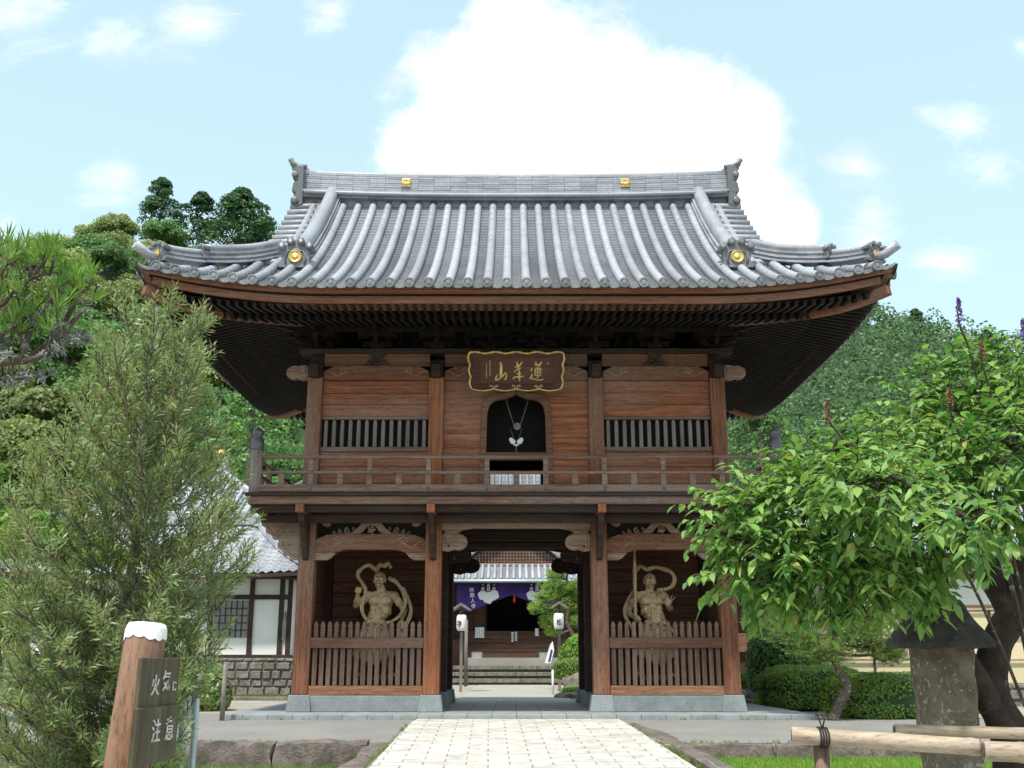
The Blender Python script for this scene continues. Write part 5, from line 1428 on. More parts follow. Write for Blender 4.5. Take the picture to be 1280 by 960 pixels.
# gable with lattice
gy = py0 + 1.9; gz0 = pe + .42 * 1.9 + .12
MB().prism([(-2.5, gz0), (2.5, gz0), (0, gz0 + 1.75)], gy + .06, gy + .12).build('gable_back', 'dark', H)
m2 = MB()
for i in range(-14, 15):
    x = i * .15; h_ = 1.62 * (1 - abs(x) / 2.3)
    if h_ > .08: m2.box(x - .03, x + .03, gy, gy + .03, gz0 + .04, gz0 + h_)
for k in range(11):
    z = gz0 + .08 + k * .15; w_ = 2.3 * (1 - (z - gz0) / 1.62)
    if w_ > .1: m2.box(-w_, w_, gy + .025, gy + .05, z - .022, z + .022)
m2.build('gable_lattice', 'grey', H)
MB().box(-2.6, 2.6, gy - .08, gy + .05, gz0 - .12, gz0 + .0).build('gable_sill', 'carve', H)
for s in (-1, 1):
    m2 = MB(); m2.bar((s * 2.9, gy - .2, gz0 - .08), (0, gy - .2, gz0 + 1.95), .45, .13, (0, -1, 0)) if False else m2.prism([(s * 3.1, gz0 - .02), (s * 2.6, gz0 - .02), (0, gz0 + 1.72), (0, gz0 + 2.02)], gy - .30, gy + .2)
    m2.tube([(s * 3.1, gy - .25, gz0 + .06), (0, gy - .25, gz0 + 2.12)], .1, 8); m2.tube([(s * 3.1, gy - .02, gz0 + .08), (0, gy - .02, gz0 + 2.14)], .1, 8)
    m2.build('gable_verge', 'tile', H)
MB().box(-9, -2.0, gy + .5, gy + .6, gz0 - .3, gz0 + 2.4).build('upper_wall', 'cream', H); MB().box(2.0, 9, gy + .5, gy + .6, gz0 - .3, gz0 + 2.4).build('upper_wall', 'cream', H)
# great roof behind
hiproof('great_roof', H, 0, gy + 8.2, 13, 8.0, 7.6, 6.6, 'tilep', .36, .09, lift_=.5, ridge=7.5, course=.35)
# purple curtain
CT = thing('purple_curtain', 'purple curtain with white flower crests gathered up under the hall eaves', 'curtain', (-.1, wy - .55, 0))
cx0, cx1 = -2.55, 2.55; zt = 4.40
def drop(x): 
    t = min(1, abs(x) / 1.95); return .56 + .74 * t ** 1.1 - (.18 * max(0, (abs(x) - 2.0)) if abs(x) > 2 else 0)
def curt(u, v):
    x = cx0 + (cx1 - cx0) * u; return (x, .05 * math.sin(x * 3 + v * 4) + .03 * math.sin(x * 11) * v - .12 * v, zt - drop(x) * v)
m2 = MB(); m2.grid(curt, 60, 10); o_ = m2.build('cloth', 'cloth', CT); sm = o_.modifiers.new('s', 'SOLIDIFY'); sm.thickness = .012
def crest(cx, cz, s, par):
    m_ = MB()
    def leafp(x0, z0, L, ang, w_):
        pts = []
        for i in range(17):
            t = i / 16; a = pi * 2 * t; r_ = 1 + .10 * math.cos(5 * a)
            px_ = math.cos(a) * w_ * r_; pz = math.sin(a) * L / 2 * r_
            pts.append((cx + s * (x0 + px_ * math.cos(ang) - pz * math.sin(ang)), cz + s * (z0 + px_ * math.sin(ang) + pz * math.cos(ang))))
        yk = .006 * len(m_.v) / 32; m_.prism(pts[:-1], -.20 - yk, -.186)
    leafp(-.30, -.02, .52, R(-50), .26); leafp(.30, -.02, .52, R(50), .26); leafp(0, -.16, .62, 0, .29)
    for x, h_ in ((-.30, .30), (0, .48), (.30, .30)):
        for k in range(int(h_ / .10)):
            for q_ in (-1, 1): m_.box(cx + s * (x + q_ * .05 * (1 - k * .12) - .035), cx + s * (x + q_ * .05 * (1 - k * .12) + .035), -.20, -.19, cz + s * (.20 + k * .11), cz + s * (.28 + k * .11))
        m_.lathe((cx + s * x, -.19, cz + s * (.22 + h_)), [(0, -.0), (.045 * s, 0), (.045 * s, .01), (0, .01)], 8, 'y')
    return m_.build('paulownia_crest', 'crest', par)
crest(-1.07, 3.86, .86, CT); crest(1.17, 3.86, .86, CT)
for k, ch in enumerate('宗福開人寺'[1:]):
    textmesh(ch, .22, 'crest', CT, Matrix.Translation((-1.85 + .03 * k, -.24, 4.06 - k * .24 )) @ Matrix.Rotation(pi / 2, 4, 'X'), 'lettering')
m2 = MB(); m2.tube([(0.12, -.22, 3.90), (0.12, -.22, 3.78)], .02, 6); m2.tube([(0.12, -.22, 3.78), (0.12, -.22, 3.52)], [.045, .06], 8); tag(m2.build('red_tassel', 'red'), 'small red tassel hanging at the middle of the purple curtain', 'tassel').location = (-.1, wy - .55, 0)
# notices and boxes on the steps
def notice(p, w_, h_, label, mat='paper', name='paper_notice', cat='notice', lines=True):
    T = thing(name, label, cat, p); MB().box(-w_ / 2, w_ / 2, -.02, .02, 0, h_).build('sheet', mat, T)
    if lines:
        m_ = MB(); r_ = random.Random(int(w_ * 1000) + 1)
        k = max(2, int(w_ / .07))
        for i in range(k):
            x = -w_ / 2 + w_ * (i + .5) / k; z = h_ * .9
            while z > h_ * .15:
                l = r_.uniform(.03, .09); m_.box(x - .012, x + .012, -.028, -.022, z - l, z); z -= l + .02
        m_.build('lettering', 'ink', T)
    return T
def yat(px, py, Y): p = at(px, py, Y); return (p.x, p.y, p.z)
D0 = wy - CY
notice(yat(599.5, 797, D0 + .15), .42, .46, 'square white notice board at the left end of the hall steps')
notice(yat(640.5, 802, D0 + .2), .10, .42, 'narrow white paper strip at the left in the middle of the hall steps')
notice(yat(645.0, 801, D0 + .2), .10, .40, 'narrow white paper strip at the right in the middle of the hall steps')
notice(yat(671, 795, D0 + .3), .16, .34, 'small white notice near the right end of the hall steps')
bx_ = thing('offering_box', 'small pale glass fronted box at the left foot of the hall steps', 'box', yat(596, 829, HY - CY + 1.9)); MB().box(-.25, .25, -.15, .15, 0, .5).build('frame', 'greyz', bx_); MB().box(-.2, .2, -.16, -.152, .06, .44).build('pane', 'tilel', bx_)
bx_ = thing('offering_box', 'small pale box at the right foot of the hall steps', 'box', yat(679, 828, HY - CY + 1.9)); MB().box(-.2, .2, -.15, .15, 0, .45).build('frame', 'greyz', bx_); MB().box(-.15, .15, -.16, -.152, .06, .40).build('pane', 'tilel', bx_)
# white leaning cloth wrapped figure shape = folded signboard leaning on a stand
T = thing('leaning_board', 'white and blue board leaning beside the right post of the hall steps', 'board', yat(685, 829, HY - CY + 1.2))
m2 = MB(); m2.prism([(-.15, 0), (.12, 0), (.28, .55), (.22, .95), (.10, .80)], -.03, .03); m2.build('panel', 'paper', T); m2 = MB(); m2.prism([(.0, .05), (.10, .05), (.22, .55), (.14, .62)], -.036, -.032); m2.build('blue_stripe', 'cloth', T)
# paper lanterns on posts with little roofs
def lanternpost(px, py, Y, label, flip=1, chars='松'):
    p = at(px, py, Y); T = thing('lantern_post', ('roofed wooden post holding the paper lantern on the ' + ('right' if flip > 0 else 'left') + ' of the hall steps'), 'post', (p.x + flip * .02, p.y + .35, 0))
    MB().box(-.045, .045, -.045, .045, -.1, p.z + .55).build('post', 'greyz', T); zz = p.z + .42
    MB().prism([(-.34, zz), (-.32, zz + .04), (0, zz + .24), (.32, zz + .04), (.34, zz), (.24, zz), (0, zz + .15), (-.24, zz)], -.45, .25).build('little_roof', 'greyz', T)
    MB().box(-.05, .05, -.5, .0, zz - .12, zz - .04).build('arm', 'dark', T)
    L = thing('paper_lantern', label, 'lantern', (p.x, p.y, 0)); z0 = p.z
    MB().lathe((0, 0, z0), [(.09, -.27), (.145, -.25), (.17, -.17), (.178, 0), (.17, .17), (.145, .25), (.09, .27)], 20).build('shade', 'paper', L)
    MB().lathe((0, 0, z0), [(.09, .265), (.10, .28), (.09, .30)], 16).build('rim', 'ink', L); MB().lathe((0, 0, z0), [(.09, -.30), (.10, -.28), (.09, -.265)], 16).build('rim', 'ink', L)
    textmesh(chars, .24, 'ink', L, Matrix.Translation((0.04 * flip - .04, -.185, z0 - .05)) @ Matrix.Rotation(pi / 2, 4, 'X'), 'lettering', sx=.8)
lanternpost(698.5, 776.5, 36, 'white paper lantern with a black character, right of the hall steps', 1, '松')
lanternpost(577, 778.5, 36, 'white paper lantern hanging below a little roof, left of the hall steps', -1, '寺')
p = at(691, 855, 33); T = stake((p.x, p.y, -.1), .75, .035, 'paint', 'short white marker post in front of the rocks beyond the passage', 'marker_post', 'marker')
stake((at(582, 870, 40).x, at(582, 870, 40).y, 0), 2.4, .07, 'greyz', 'grey wooden pole left of the far stone steps', 'wooden_pole', 'pole')

# ================================================================= RIGHT SIDE BUILDING AND FENCES
H3 = thing('side_house', 'tile roofed house behind the cream fence at the far right', 'house', (15.5, 13.5, 0))
hiproof('tiled_roof', H3, 0, 0, 6.5, 4.5, 3.75, 2.3, 'tilel', .3, .06, lift_=.1, roll_=False, ridge=3, course=.28)
MB().box(-5.6, 5.6, -3.5, 3.5, 0, 3.7).build('wall', 'white', H3); MB().box(-5.7, 5.7, -3.6, -3.5, 3.2, 3.34).build('beam', 'dark', H3); MB().box(-6.4, 6.4, -4.4, -4.3, 3.55, 3.7).build('fascia', 'frail', H3)
H4 = thing('dark_house', 'dark timber house front right of the gate behind the cherry tree', 'house', (8.6, 17.5, 0))
hiproof('tiled_roof', H4, 0, 0, 4.2, 3.4, 4.1, 2.2, 'tilel', .3, .06, lift_=.1, roll_=False, ridge=1.5, course=.28)
MB().box(-3.3, 3.3, -2.4, 2.4, 0, 4.1).build('wall', 'dark', H4); MB().box(-3.4, 3.4, -2.55, -2.4, 1.2, 1.8).build('veranda_board', 'frail', H4)
# cream fence: panels between dark posts with a bamboo rail
FN = thing('cream_fence', 'cream panelled fence with thin dark posts and bamboo rails, behind the hedge', 'fence', (0, 0, 0))
fa, fb = Vector((6.6, 6.9, 0)), Vector((19.5, 5.0, 0))
d_ = (fb - fa); L_ = d_.length; d_.normalize(); nn = Vector((d_.y, -d_.x, 0))
def FP(s, z, off=0): q_ = fa + d_ * s + nn * off; return (q_.x, q_.y, z)
m2 = MB(); m2.bar(FP(0, 1.25), FP(L_, 1.25), .05, 1.9); m2.build('panel_board', 'cream', FN)
for i in range(14): 
    MB().bar(FP(.5 + i * .95, .35, .05), FP(.5 + i * .95, 2.2, .05), .045, .045).build('post', 'dark', FN)
for z in (.95, 1.55, 2.15):
    m2 = MB(); m2.tube([FP(0, z, .09), FP(L_, z, .09)], .025, 8); m2.build('bamboo_rail', 'bamboo', FN)
m2 = MB(); m2.bar(FP(0, 2.24), FP(L_, 2.24), .16, .06); m2.build('top_cap', 'frail', FN)
m2 = MB()
for i in range(14):
    for z in (.95,): m2.tube([FP(.47 + i * .95, z - .02, .1), FP(.5 + i * .95, z + .03, .12), FP(.53 + i * .95, z - .02, .1)], .022, 6)
m2.build('rope_knots', 'rope', FN)
rubble('stone_wall', 'low lichened rubble wall at the foot of the cream fence', 8.8, 19, 4.6, -.2, .42, 9, 'rock')
# ================================================================= VEGETATION HELPERS
def rvec(r): 
    while True:
        v = Vector((r.uniform(-1, 1), r.uniform(-1, 1), r.uniform(-1, 1)))
        if .05 < v.length < 1: return v.normalized()
def leaf(m_, p, d, n, L, w_, droop=.25, pointed=True):
    """a folded leaf: 8 vertices, two rows of faces along the midrib"""
    d = d.normalized(); s = d.cross(n)
    if s.length < 1e-3: s = d.orthogonal()
    s.normalize(); n = s.cross(d)
    dn = Vector((0, 0, -1)) * droop * L
    a = p; b_ = p + d * L * .35 + s * w_ * .5 + n * w_ * .14; c = p + d * L * .35 - s * w_ * .5 + n * w_ * .14
    m1 = p + d * L * .38 + dn * .15; e = p + d * L * .72 + s * w_ * .36 + n * w_ * .1 + dn * .5; f = p + d * L * .72 - s * w_ * .36 + n * w_ * .1 + dn * .5
    m2_ = p + d * L * .75 + dn * .5; t = p + d * L + dn
    m_.add([a, b_, c, m1, e, f, m2_, t], [(0, 3, 1), (0, 2, 3), (1, 3, 6, 4), (3, 2, 5, 6), (4, 6, 7), (6, 5, 7)])
def sliver(m_, p, d, n, L, w_):
    d = d.normalized(); s = d.cross(n)
    if s.length < 1e-3: s = d.orthogonal()
    s.normalize()
    m_.add([p, p + d * L * .5 + s * w_ * .5, p + d * L, p + d * L * .5 - s * w_ * .5], [(0, 1, 2, 3)])
def leafpatch(m_, p, n, sz, r):
    n = (n + rvec(r) * .7).normalized(); s = n.cross(rvec(r)); 
    if s.length < .05: return
    s.normalize(); t = n.cross(s); a = sz * r.uniform(.6, 1.2); b_ = sz * r.uniform(.4, .9)
    m_.add([p - s * a * .5, p + t * b_ * .5, p + s * a * .5, p - t * b_ * .5], [(0, 1, 2, 3)])
def limb(m_, pts, r0, r1, n=8, wob=.0, r=None):
    P2 = []; pts = [Vector(p) for p in pts]
    for i in range(len(pts) - 1):
        p0 = pts[max(0, i - 1)]; p1 = pts[i]; p2 = pts[i + 1]; p3 = pts[min(len(pts) - 1, i + 2)]
        for k in range(5):
            t = k / 5; P2.append(.5 * ((2 * p1) + (p2 - p0) * t + (2 * p0 - 5 * p1 + 4 * p2 - p3) * t * t + (3 * p1 - p0 - 3 * p2 + p3) * t ** 3))
    P2.append(pts[-1]); k = len(P2) - 1
    if wob: P2 = [p + noise.noise_vector(p * 3) * wob for p in P2]
    m_.tube(P2, [(r0 + (r1 - r0) * (i / k)) * (1 + .12 * noise.noise(P2[i] * 6)) for i in range(k + 1)], n); return P2
# ================================================================= HILLS
def crownmesh(name, mat, seed, rx, rz_, n, sz, lumps=16, cone=False, trunkmat='bark'):
    r = random.Random(seed); m_ = MB(); bl = []
    for i in range(lumps):
        v = rvec(r)
        if cone:
            h_ = r.uniform(0, 1) ** .8; a = r.uniform(0, 2 * pi); rr = rx * (1 - h_ ** 2.8) * .70 * r.uniform(.4, 1.15)
            bl.append((Vector((math.cos(a) * rr, math.sin(a) * rr, rz_ * 2 * h_ * .93)), rx * (.36 - .14 * h_)))
        else:
            v.z = abs(v.z) * 1.0 - .2; q_ = r.uniform(.45, .8)
            bl.append((Vector((v.x * rx * q_, v.y * rx * q_, rz_ + v.z * rz_ * q_)), rx * r.uniform(.26, .42)))
    for i in range(n):
        c, rr = r.choice(bl); v = rvec(r)
        if v.z < -.25: v.z = -v.z
        p = c + Vector((v.x, v.y, v.z * .8)) * rr * r.uniform(.75, 1.08)
        leafpatch(m_, p, v, sz, r)
    return m_.mesh(name, mat)
def trunkmesh(name, h_, r0, mat='bark', seed=1):
    m_ = MB(); r = random.Random(seed); limb(m_, [(0, 0, -1.5), (.1, 0, h_ * .4), (-.1, .1, h_)], r0, r0 * .4, 6)
    for k in range(4):
        a = k * 1.7; limb(m_, [(0, 0, h_ * .5), (math.cos(a) * h_ * .2, math.sin(a) * h_ * .2, h_ * .8), (math.cos(a) * h_ * .32, math.sin(a) * h_ * .32, h_ * 1.1)], r0 * .4, r0 * .1, 5)
    return m_.mesh(name, mat)
TM = trunkmesh('trunk', 4.0, .3)
def zridge(px):
    P = [(-200, 320), (0, 318), (60, 318), (95, 292), (140, 280), (200, 288), (240, 316), (330, 330), (480, 380), (640, 460), (760, 600), (900, 800)]
    for (a, ya), (b_, yb) in zip(P, P[1:]):
        if px <= b_: y = ya + (yb - ya) * (px - a) / (b_ - a); break
    else: y = 800
    return y
RY = 150.0
def hleft(X_, Y):       # X_, Y world/camera distance
    px = 640 + X_ * F / (RY * .966 + 16) * (RY / max(Y, 40)) ** .55
    zr = max(0, at(px, zridge(max(px, -190)), RY).z - 5)
    t = (Y - 48) / (RY - 48)
    if t < 0: return 0
    return zr * (min(t, 1) ** 1.15) - max(0, t - 1) * 40 + 1.2 * noise.noise(Vector((X_, Y, 0)) * .05)
M['hillsoil'] = stone('forest floor', (.025, .05, .018), (.045, .08, .03), None, .3, .95, .3)
m2 = MB()
m2.grid(lambda u, v: (lambda X_, Y: (X_, CY + Y, hleft(X_, Y) - 1.0))(-150 + 180 * u, 46 + 150 * v), 40, 36)
setstruct(m2.build('hillside', 'hillsoil'))
kinds = [('fol_a', 11, 4.4, 2.9), ('fol_b', 12, 4.2, 2.8), ('fol_a', 13, 3.7, 2.7), ('fol_b', 14, 4.6, 3.0), ('fol_d', 15, 3.6, 2.4)]
cms = [crownmesh('crown', m_, s_, rx, rz_, 7000, .36, 34) for m_, s_, rx, rz_ in kinds]
cms2 = [crownmesh('crown', 'fol_c', 21, 3.4, 4.3, 7000, .36, 46, True), crownmesh('crown', 'fol_c', 22, 4.0, 4.2, 7500, .36, 50, True)]
r = random.Random(11); cnt = 0
klab = {'fol_a': 'rounded olive green tree in the forest on the hillside left of the gate', 'fol_b': 'deep green leafy tree in the forest on the hillside left of the gate', 'fol_d': 'bright yellow green tree in the forest on the hillside left of the gate'}
Y = 56.0; row = 0
while Y < RY + 6:
    sp_ = 5.4 + (Y - 56) * .006; xr_ = -.225 * Y; xl_ = -.535 * Y - 4
    x = xl_ + (row % 2) * sp_ * .5
    while x < xr_:
        X_ = x + r.uniform(-1.2, 1.2); Yj = Y + r.uniform(-1.4, 1.4); z = hleft(X_, Yj)
        nz = noise.noise(Vector((X_ * .045, Yj * .045, 3)))
        k = r.choice((0, 2)) if nz > .02 else r.choice((1, 3, 1, 0))
        if r.random() < .07 and Y < 90: k = 4
        sc = r.uniform(.72, 1.12)
        t = thing('forest_tree', klab[kinds[k][0]], 'tree', (X_, CY + Yj, z), r.uniform(0, 6.28), 'hillside trees, ' + {'fol_a': 'olive', 'fol_b': 'deep green', 'fol_d': 'bright'}[kinds[k][0]])
        t.scale = (sc, sc, sc * r.uniform(.85, 1.15))
        o_ = bpy.data.objects.new('crown', cms[k]); COL.objects.link(o_); o_.parent = t; o_.location = (0, 0, 1.2)
        o_ = bpy.data.objects.new('trunk', TM); COL.objects.link(o_); o_.parent = t
        cnt += 1; x += sp_
    Y += sp_ * (.80 + .25 * (Y - 56) / 94); row += 1
print('forest trees', cnt)
def conifer(px, py_top, Y, mesh_i, hgt, label, base_px=None, wide=1.0, grp='conifers on the hilltop'):
    p = at(px, py_top, Y); t = thing('conifer', label, 'tree', (p.x, p.y, p.z - hgt), px, grp)
    s_ = hgt / 9.4; t.scale = (s_ * wide, s_ * wide, s_)
    o_ = bpy.data.objects.new('crown', cms2[mesh_i]); COL.objects.link(o_); o_.parent = t; o_.location = (0, 0, 1.0)
    o_ = bpy.data.objects.new('trunk', TM); COL.objects.link(o_); o_.parent = t
conifer(205, 222, 152, 0, 9, 'dark conifer standing alone at the left on the hill crest', wide=1.15)
conifer(252, 240, 150, 0, 9.5, 'dark conifer in the middle of the three on the hill crest', wide=1.2)
conifer(303, 236, 146, 1, 12, 'broad dark conifer on the hill crest just left of the gate roof', wide=1.25)
conifer(330, 268, 150, 0, 9, 'dark conifer half hidden behind the upper edge of the gate roof')
# tufted conifers just behind the left eave
def tuftmesh(name, mat, seed, R_, H_, n_t, tr, nn):
    r = random.Random(seed); m_ = MB()
    for i in range(n_t):
        h_ = r.random() ** .9; a = r.uniform(0, 2 * pi); rr = R_ * (1 - h_ ** 1.6) * r.uniform(.75, 1.0) + .2
        c = Vector((math.cos(a) * rr, math.sin(a) * rr, H_ * h_)); q_ = tr * r.uniform(.7, 1.2)
        for k in range(nn):
            v = rvec(r)
            if v.z < -.1: v.z *= -1
            leafpatch(m_, c + Vector((v.x, v.y, v.z * .7)) * q_ * r.uniform(.7, 1), v, q_ * .34, r)
    return m_.mesh(name, mat)
tmh = tuftmesh('crown', 'fol_b', 31, 3.4, 8.0, 130, .62, 60)
for px, pyt, Y, hg, lb in ((318, 470, 50, 8.5, 'tufted green conifer standing behind the left end of the balcony'), (262, 500, 54, 8.0, 'tufted green conifer behind the gold topped hall roof'), (950, 500, 52, 8, 'tufted green conifer behind the right end of the balcony'),):
    p = at(px, pyt, Y); t = thing('tufted_conifer', lb, 'tree', (p.x, p.y, p.z - hg), px, 'tufted conifers behind the gate')
    s_ = hg / 8.4; t.scale = (s_, s_, s_)
    o_ = bpy.data.objects.new('crown', tmh); COL.objects.link(o_); o_.parent = t
    m_ = MB(); limb(m_, [(0, 0, -4), (0, .1, 3), (0, 0, 7.5)], .3, .08, 7); m_.build('trunk', 'bark', t)
# bright trees lower left
brm = crownmesh('crown', 'fol_d', 41, 2.6, 2.0, 4200, .26, 22)
for px, pyt, Y, s_, lb in ((25, 618, 24, .62, 'bright green leafy tree low at the left edge behind the big shrub'), (105, 650, 27, .5, 'bright green bush seen through the big shrub'), (255, 500, 60, 1.1, 'bright yellow green tree between the shrub and the tufted conifer'), (15, 700, 19, .5, 'bright green bush at the far left under the leafy tree')):
    p = at(px, pyt, Y); t = thing('bright_tree', lb, 'tree', (p.x, p.y, p.z - 4.2 * s_), px); t.scale = (s_, s_, s_)
    o_ = bpy.data.objects.new('crown', brm); COL.objects.link(o_); o_.parent = t
    m_ = MB(); limb(m_, [(0, 0, -(p.z - 4.2 * s_) / s_ - .3), (0, .1, 1), (0, 0, 2.6)], .14, .05, 7); m_.build('trunk', 'bark', t)
# right hill
RY2 = 340.0
def zr2(px):
    P = [(500, 700), (800, 520), (950, 420), (1060, 385), (1110, 396), (1150, 408), (1200, 422), (1280, 432), (1500, 425), (1700, 440)]
    for (a, ya), (b_, yb) in zip(P, P[1:]):
        if px <= b_: return ya + (yb - ya) * max(0, (px - a)) / (b_ - a)
    return 440
def hright(X_, Y):
    px = 640 + X_ * F / (RY2 * .966 + 28) * (RY2 / max(Y, 60)) ** .75
    zr = max(0, at(px, zr2(px), RY2).z); t = (Y - 80) / (RY2 - 80)
    if t < 0: return 0
    return zr * min(t, 1) ** 1.25 - max(0, t - 1) * 60 + 4 * noise.noise(Vector((X_, Y, 0)) * .02) + 2 * noise.noise(Vector((X_, Y, 9)) * .06)
m2 = MB(); m2.grid(lambda u, v: (lambda X_, Y: (X_, CY + Y, hright(X_, Y) - 1.5))(10 + 330 * u, 78 + 350 * v), 50, 50)
setstruct(m2.build('hillside', 'hillsoil'))
r = random.Random(5); m2 = MB(); Y = 95.0
while Y < RY2 + 8:
    sp_ = 3.6 + (Y - 95) * .010; x = .20 * Y
    while x < .56 * Y + 6:
        X_ = x + r.uniform(-.4, .4) * sp_; Yj = Y + r.uniform(-.4, .4) * sp_; z = hright(X_, Yj); cr = sp_ * r.uniform(.42, .85); hh = cr * r.uniform(.8, 2.4)
        for k in range(90 if Y < 200 else 60):
            v = rvec(r); v.z = abs(v.z); 
            if v.y > .55: v.y = -v.y
            leafpatch(m2, Vector((X_ + v.x * cr, CY + Yj + v.y * cr, z + v.z * hh)), v, cr * .30, r)
        x += sp_
    Y += sp_ * .92
tag(m2.build('hill_forest', 'fol_e'), 'dense green forest covering the far hill right of the gate', 'forest', kind='stuff')
conifer(1143, 386, 335, 0, 15, 'pointed dark conifer on the crest of the far right hill', grp=None)
conifer(1232, 412, 335, 1, 12, 'broad dark conifer on the crest of the far right hill behind the flower spikes', grp=None)
# ================================================================= GARDEN PLANTS
def leafmound(name, label, cat, c, rad, n, sz, mat='hedge', boxy=.5, seed=1, kind='quad', core='hillsoil', yaw=0):
    r = random.Random(seed); m_ = MB(); c = Vector(c); Rm = Matrix.Rotation(yaw, 3, 'Z')
    def surf(v):
        e = 1 - boxy * .8; s_ = Vector([math.copysign(abs(k) ** e, k) for k in v]); w_ = 1 + .07 * noise.noise(v * 2.3 + Vector((seed, 0, 0))) + .05 * noise.noise(v * 6)
        return Rm @ Vector((s_.x * rad[0], s_.y * rad[1], s_.z * rad[2])) * w_
    for i in range(n):
        v = rvec(r)
        if v.z < -.6: v.z = -v.z
        p = c + surf(v) * r.uniform(.93, 1.03)
        leafpatch(m_, p, v, sz, r)
    T = thing(name, label, cat, (c.x, c.y, c.z - rad[2])); 
    m_.v = [(a - c.x, b_ - c.y, z - c.z + rad[2]) for a, b_, z in m_.v]; m_.build('foliage', mat, T)
    K = MB(); K.grid(lambda u, v: Vector((0, 0, rad[2])) + surf(Vector((math.cos(2 * pi * u) * math.sin(pi * v), math.sin(2 * pi * u) * math.sin(pi * v), -math.cos(pi * v)))) * .9, 20, 12); K.build('twigs', core, T)
    return T
leafmound('clipped_hedge', 'long clipped azalea hedge right of the crooked pine trunk', 'hedge', (7.1, -.15, .24), (1.3, .95, .46), 15000, .055, seed=3, boxy=.55)
leafmound('clipped_hedge', 'clipped hedge with a few rusty leaves left of the crooked pine trunk', 'hedge', (6.35, 3.0, .32), (1.05, 1.1, .5), 12000, .055, seed=4, boxy=.5)
leafmound('dark_bush', 'dark bush behind the left hedge beside the pine', 'bush', (6.4, 5.2, .8), (.9, .8, .9), 5000, .10, 'fol_b', .2, 6)
leafmound('round_shrub', 'low round clipped shrub on the rocks right of the gate', 'shrub', (5.6, 8.8, .35), (.7, .6, .35), 4000, .07, 'fol_d', .3, 7)
leafmound('round_shrub', 'low shrub above the rocks right inside the passage view', 'shrub', (1.95, 13.6, .62), (.75, .6, .38), 5000, .06, 'hedge', .3, 8)
leafmound('round_shrub', 'flat moss like shrub in front of the rock inside the passage view', 'shrub', (1.9, 10.6, .06), (.6, .5, .16), 3000, .05, 'fol_d', .3, 9)
leafmound('dark_bush', 'dark low bush at the left beside the lawn strip under the big shrub', 'bush', (-6.75, 2.6, .22), (.7, .6, .6), 3800, .12, 'podo', .05, 10)
leafmound('grassy_shrub', 'fine leaved light green shrub right of the court path', 'shrub', (2.6, 15.8, 1.0), (1.1, .8, .85), 7000, .07, 'fol_d', .1, 12)
# rocks
def rock(label, c, rad, seed, grp=None):
    m_ = MB(); c = Vector(c)
    m_.grid(lambda u, v: (lambda q_: Vector((q_.x * rad[0], q_.y * rad[1], q_.z * rad[2])) * (1 + .28 * noise.noise(q_ * 1.6 + Vector((seed * 3.3, 0, 0))) + .08 * noise.noise(q_ * 5 + Vector((seed, 0, 0)))))(Vector((math.cos(2 * pi * u) * math.sin(pi * v), math.sin(2 * pi * u) * math.sin(pi * v), -math.cos(pi * v)))), 28, 18)
    o_ = m_.build('garden_rock', 'rock'); o_.location = c; tag(o_, label, 'rock', grp)
rock('large mossy rock right of the court path beyond the passage', (2.25, 12.0, .18), (.85, .55, .45), 1)
rock('low flat rock at the edge of the court path beyond the passage', (1.55, 10.0, -.05), (.42, .3, .12), 2)
rock('grey rock right of the gate below the round shrub', (5.4, 8.0, .05), (.6, .45, .30), 3)
rock('grey rock at the foot of the dark house right of the gate', (6.5, 8.7, .1), (.8, .5, .4), 4)
rock('small dark rock at the left end of the hedges', (5.15, 4.1, -.02), (.22, .2, .14), 5)
# pines
def padpine(name, label, base, trunk, pads, needle, n, seed, mat='pine', tr=.12, bark='bark', up=.6):
    T = thing(name, label, 'pine tree', base); r = random.Random(seed); m_ = MB(); b = Vector(base)
    pts = limb(m_, trunk, tr, tr * .35, 10, .02)
    f = MB()
    for (c, rad) in pads:
        c = Vector(c); near = min(pts, key=lambda p: (p - c).length + abs(p.z - c.z) * .5); mid = near.lerp(c, .5) + Vector((0, 0, -.05))
        limb(m_, [near, mid, c], tr * .35, .015, 6, .02)
        for k in range(n):
            v = rvec(r); v.z = v.z * (.8 + .7 * noise.noise(Vector((v.x * 2 + c.x * 3, v.y * 2, c.z)))); p = c + Vector((v.x * rad[0], v.y * rad[1], v.z * rad[2])) * r.uniform(.4, 1)
            for q_ in range(9):
                d = (Vector((r.uniform(-1, 1), r.uniform(-1, 1), r.uniform(.0, 1.3) * up + .1))); sliver(f, p, d, rvec(r), needle * r.uniform(.7, 1.1), needle * .10)
            if k % 6 == 0: m_.tube([c + Vector((0, 0, -.02)), p], [.012, .004], 4)
    m_.v = [tuple(Vector(v)) for v in m_.v]; m_.build('trunk', bark, T); f.build('needles', mat, T)
    return T
padpine('garden_pine', 'small crooked pine with a pale S shaped trunk beside the hedge', (5.52, -1.25, -.1),
    [(0, 0, 0), (.16, 0, .28), (.32, 0, .55), (.22, .05, .85), (.10, .05, 1.15), (.18, .0, 1.45), (.1, .0, 1.8)],
    [((-.6, -.1, 1.45), (.6, .5, .42)), ((.1, .2, 1.95), (.6, .5, .46)), ((.75, -.1, 1.30), (.6, .45, .4)), ((-.15, -.3, 1.15), (.55, .4, .34)), ((.95, .2, 1.7), (.5, .4, .4)), ((-.95, .3, 1.75), (.5, .4, .36)), ((.4, -.2, 1.55), (.5, .4, .4)), ((1.15, .1, 1.15), (.4, .35, .28))], .085, 420, 5, tr=.10)
pb = at(703, 850, 38.5)
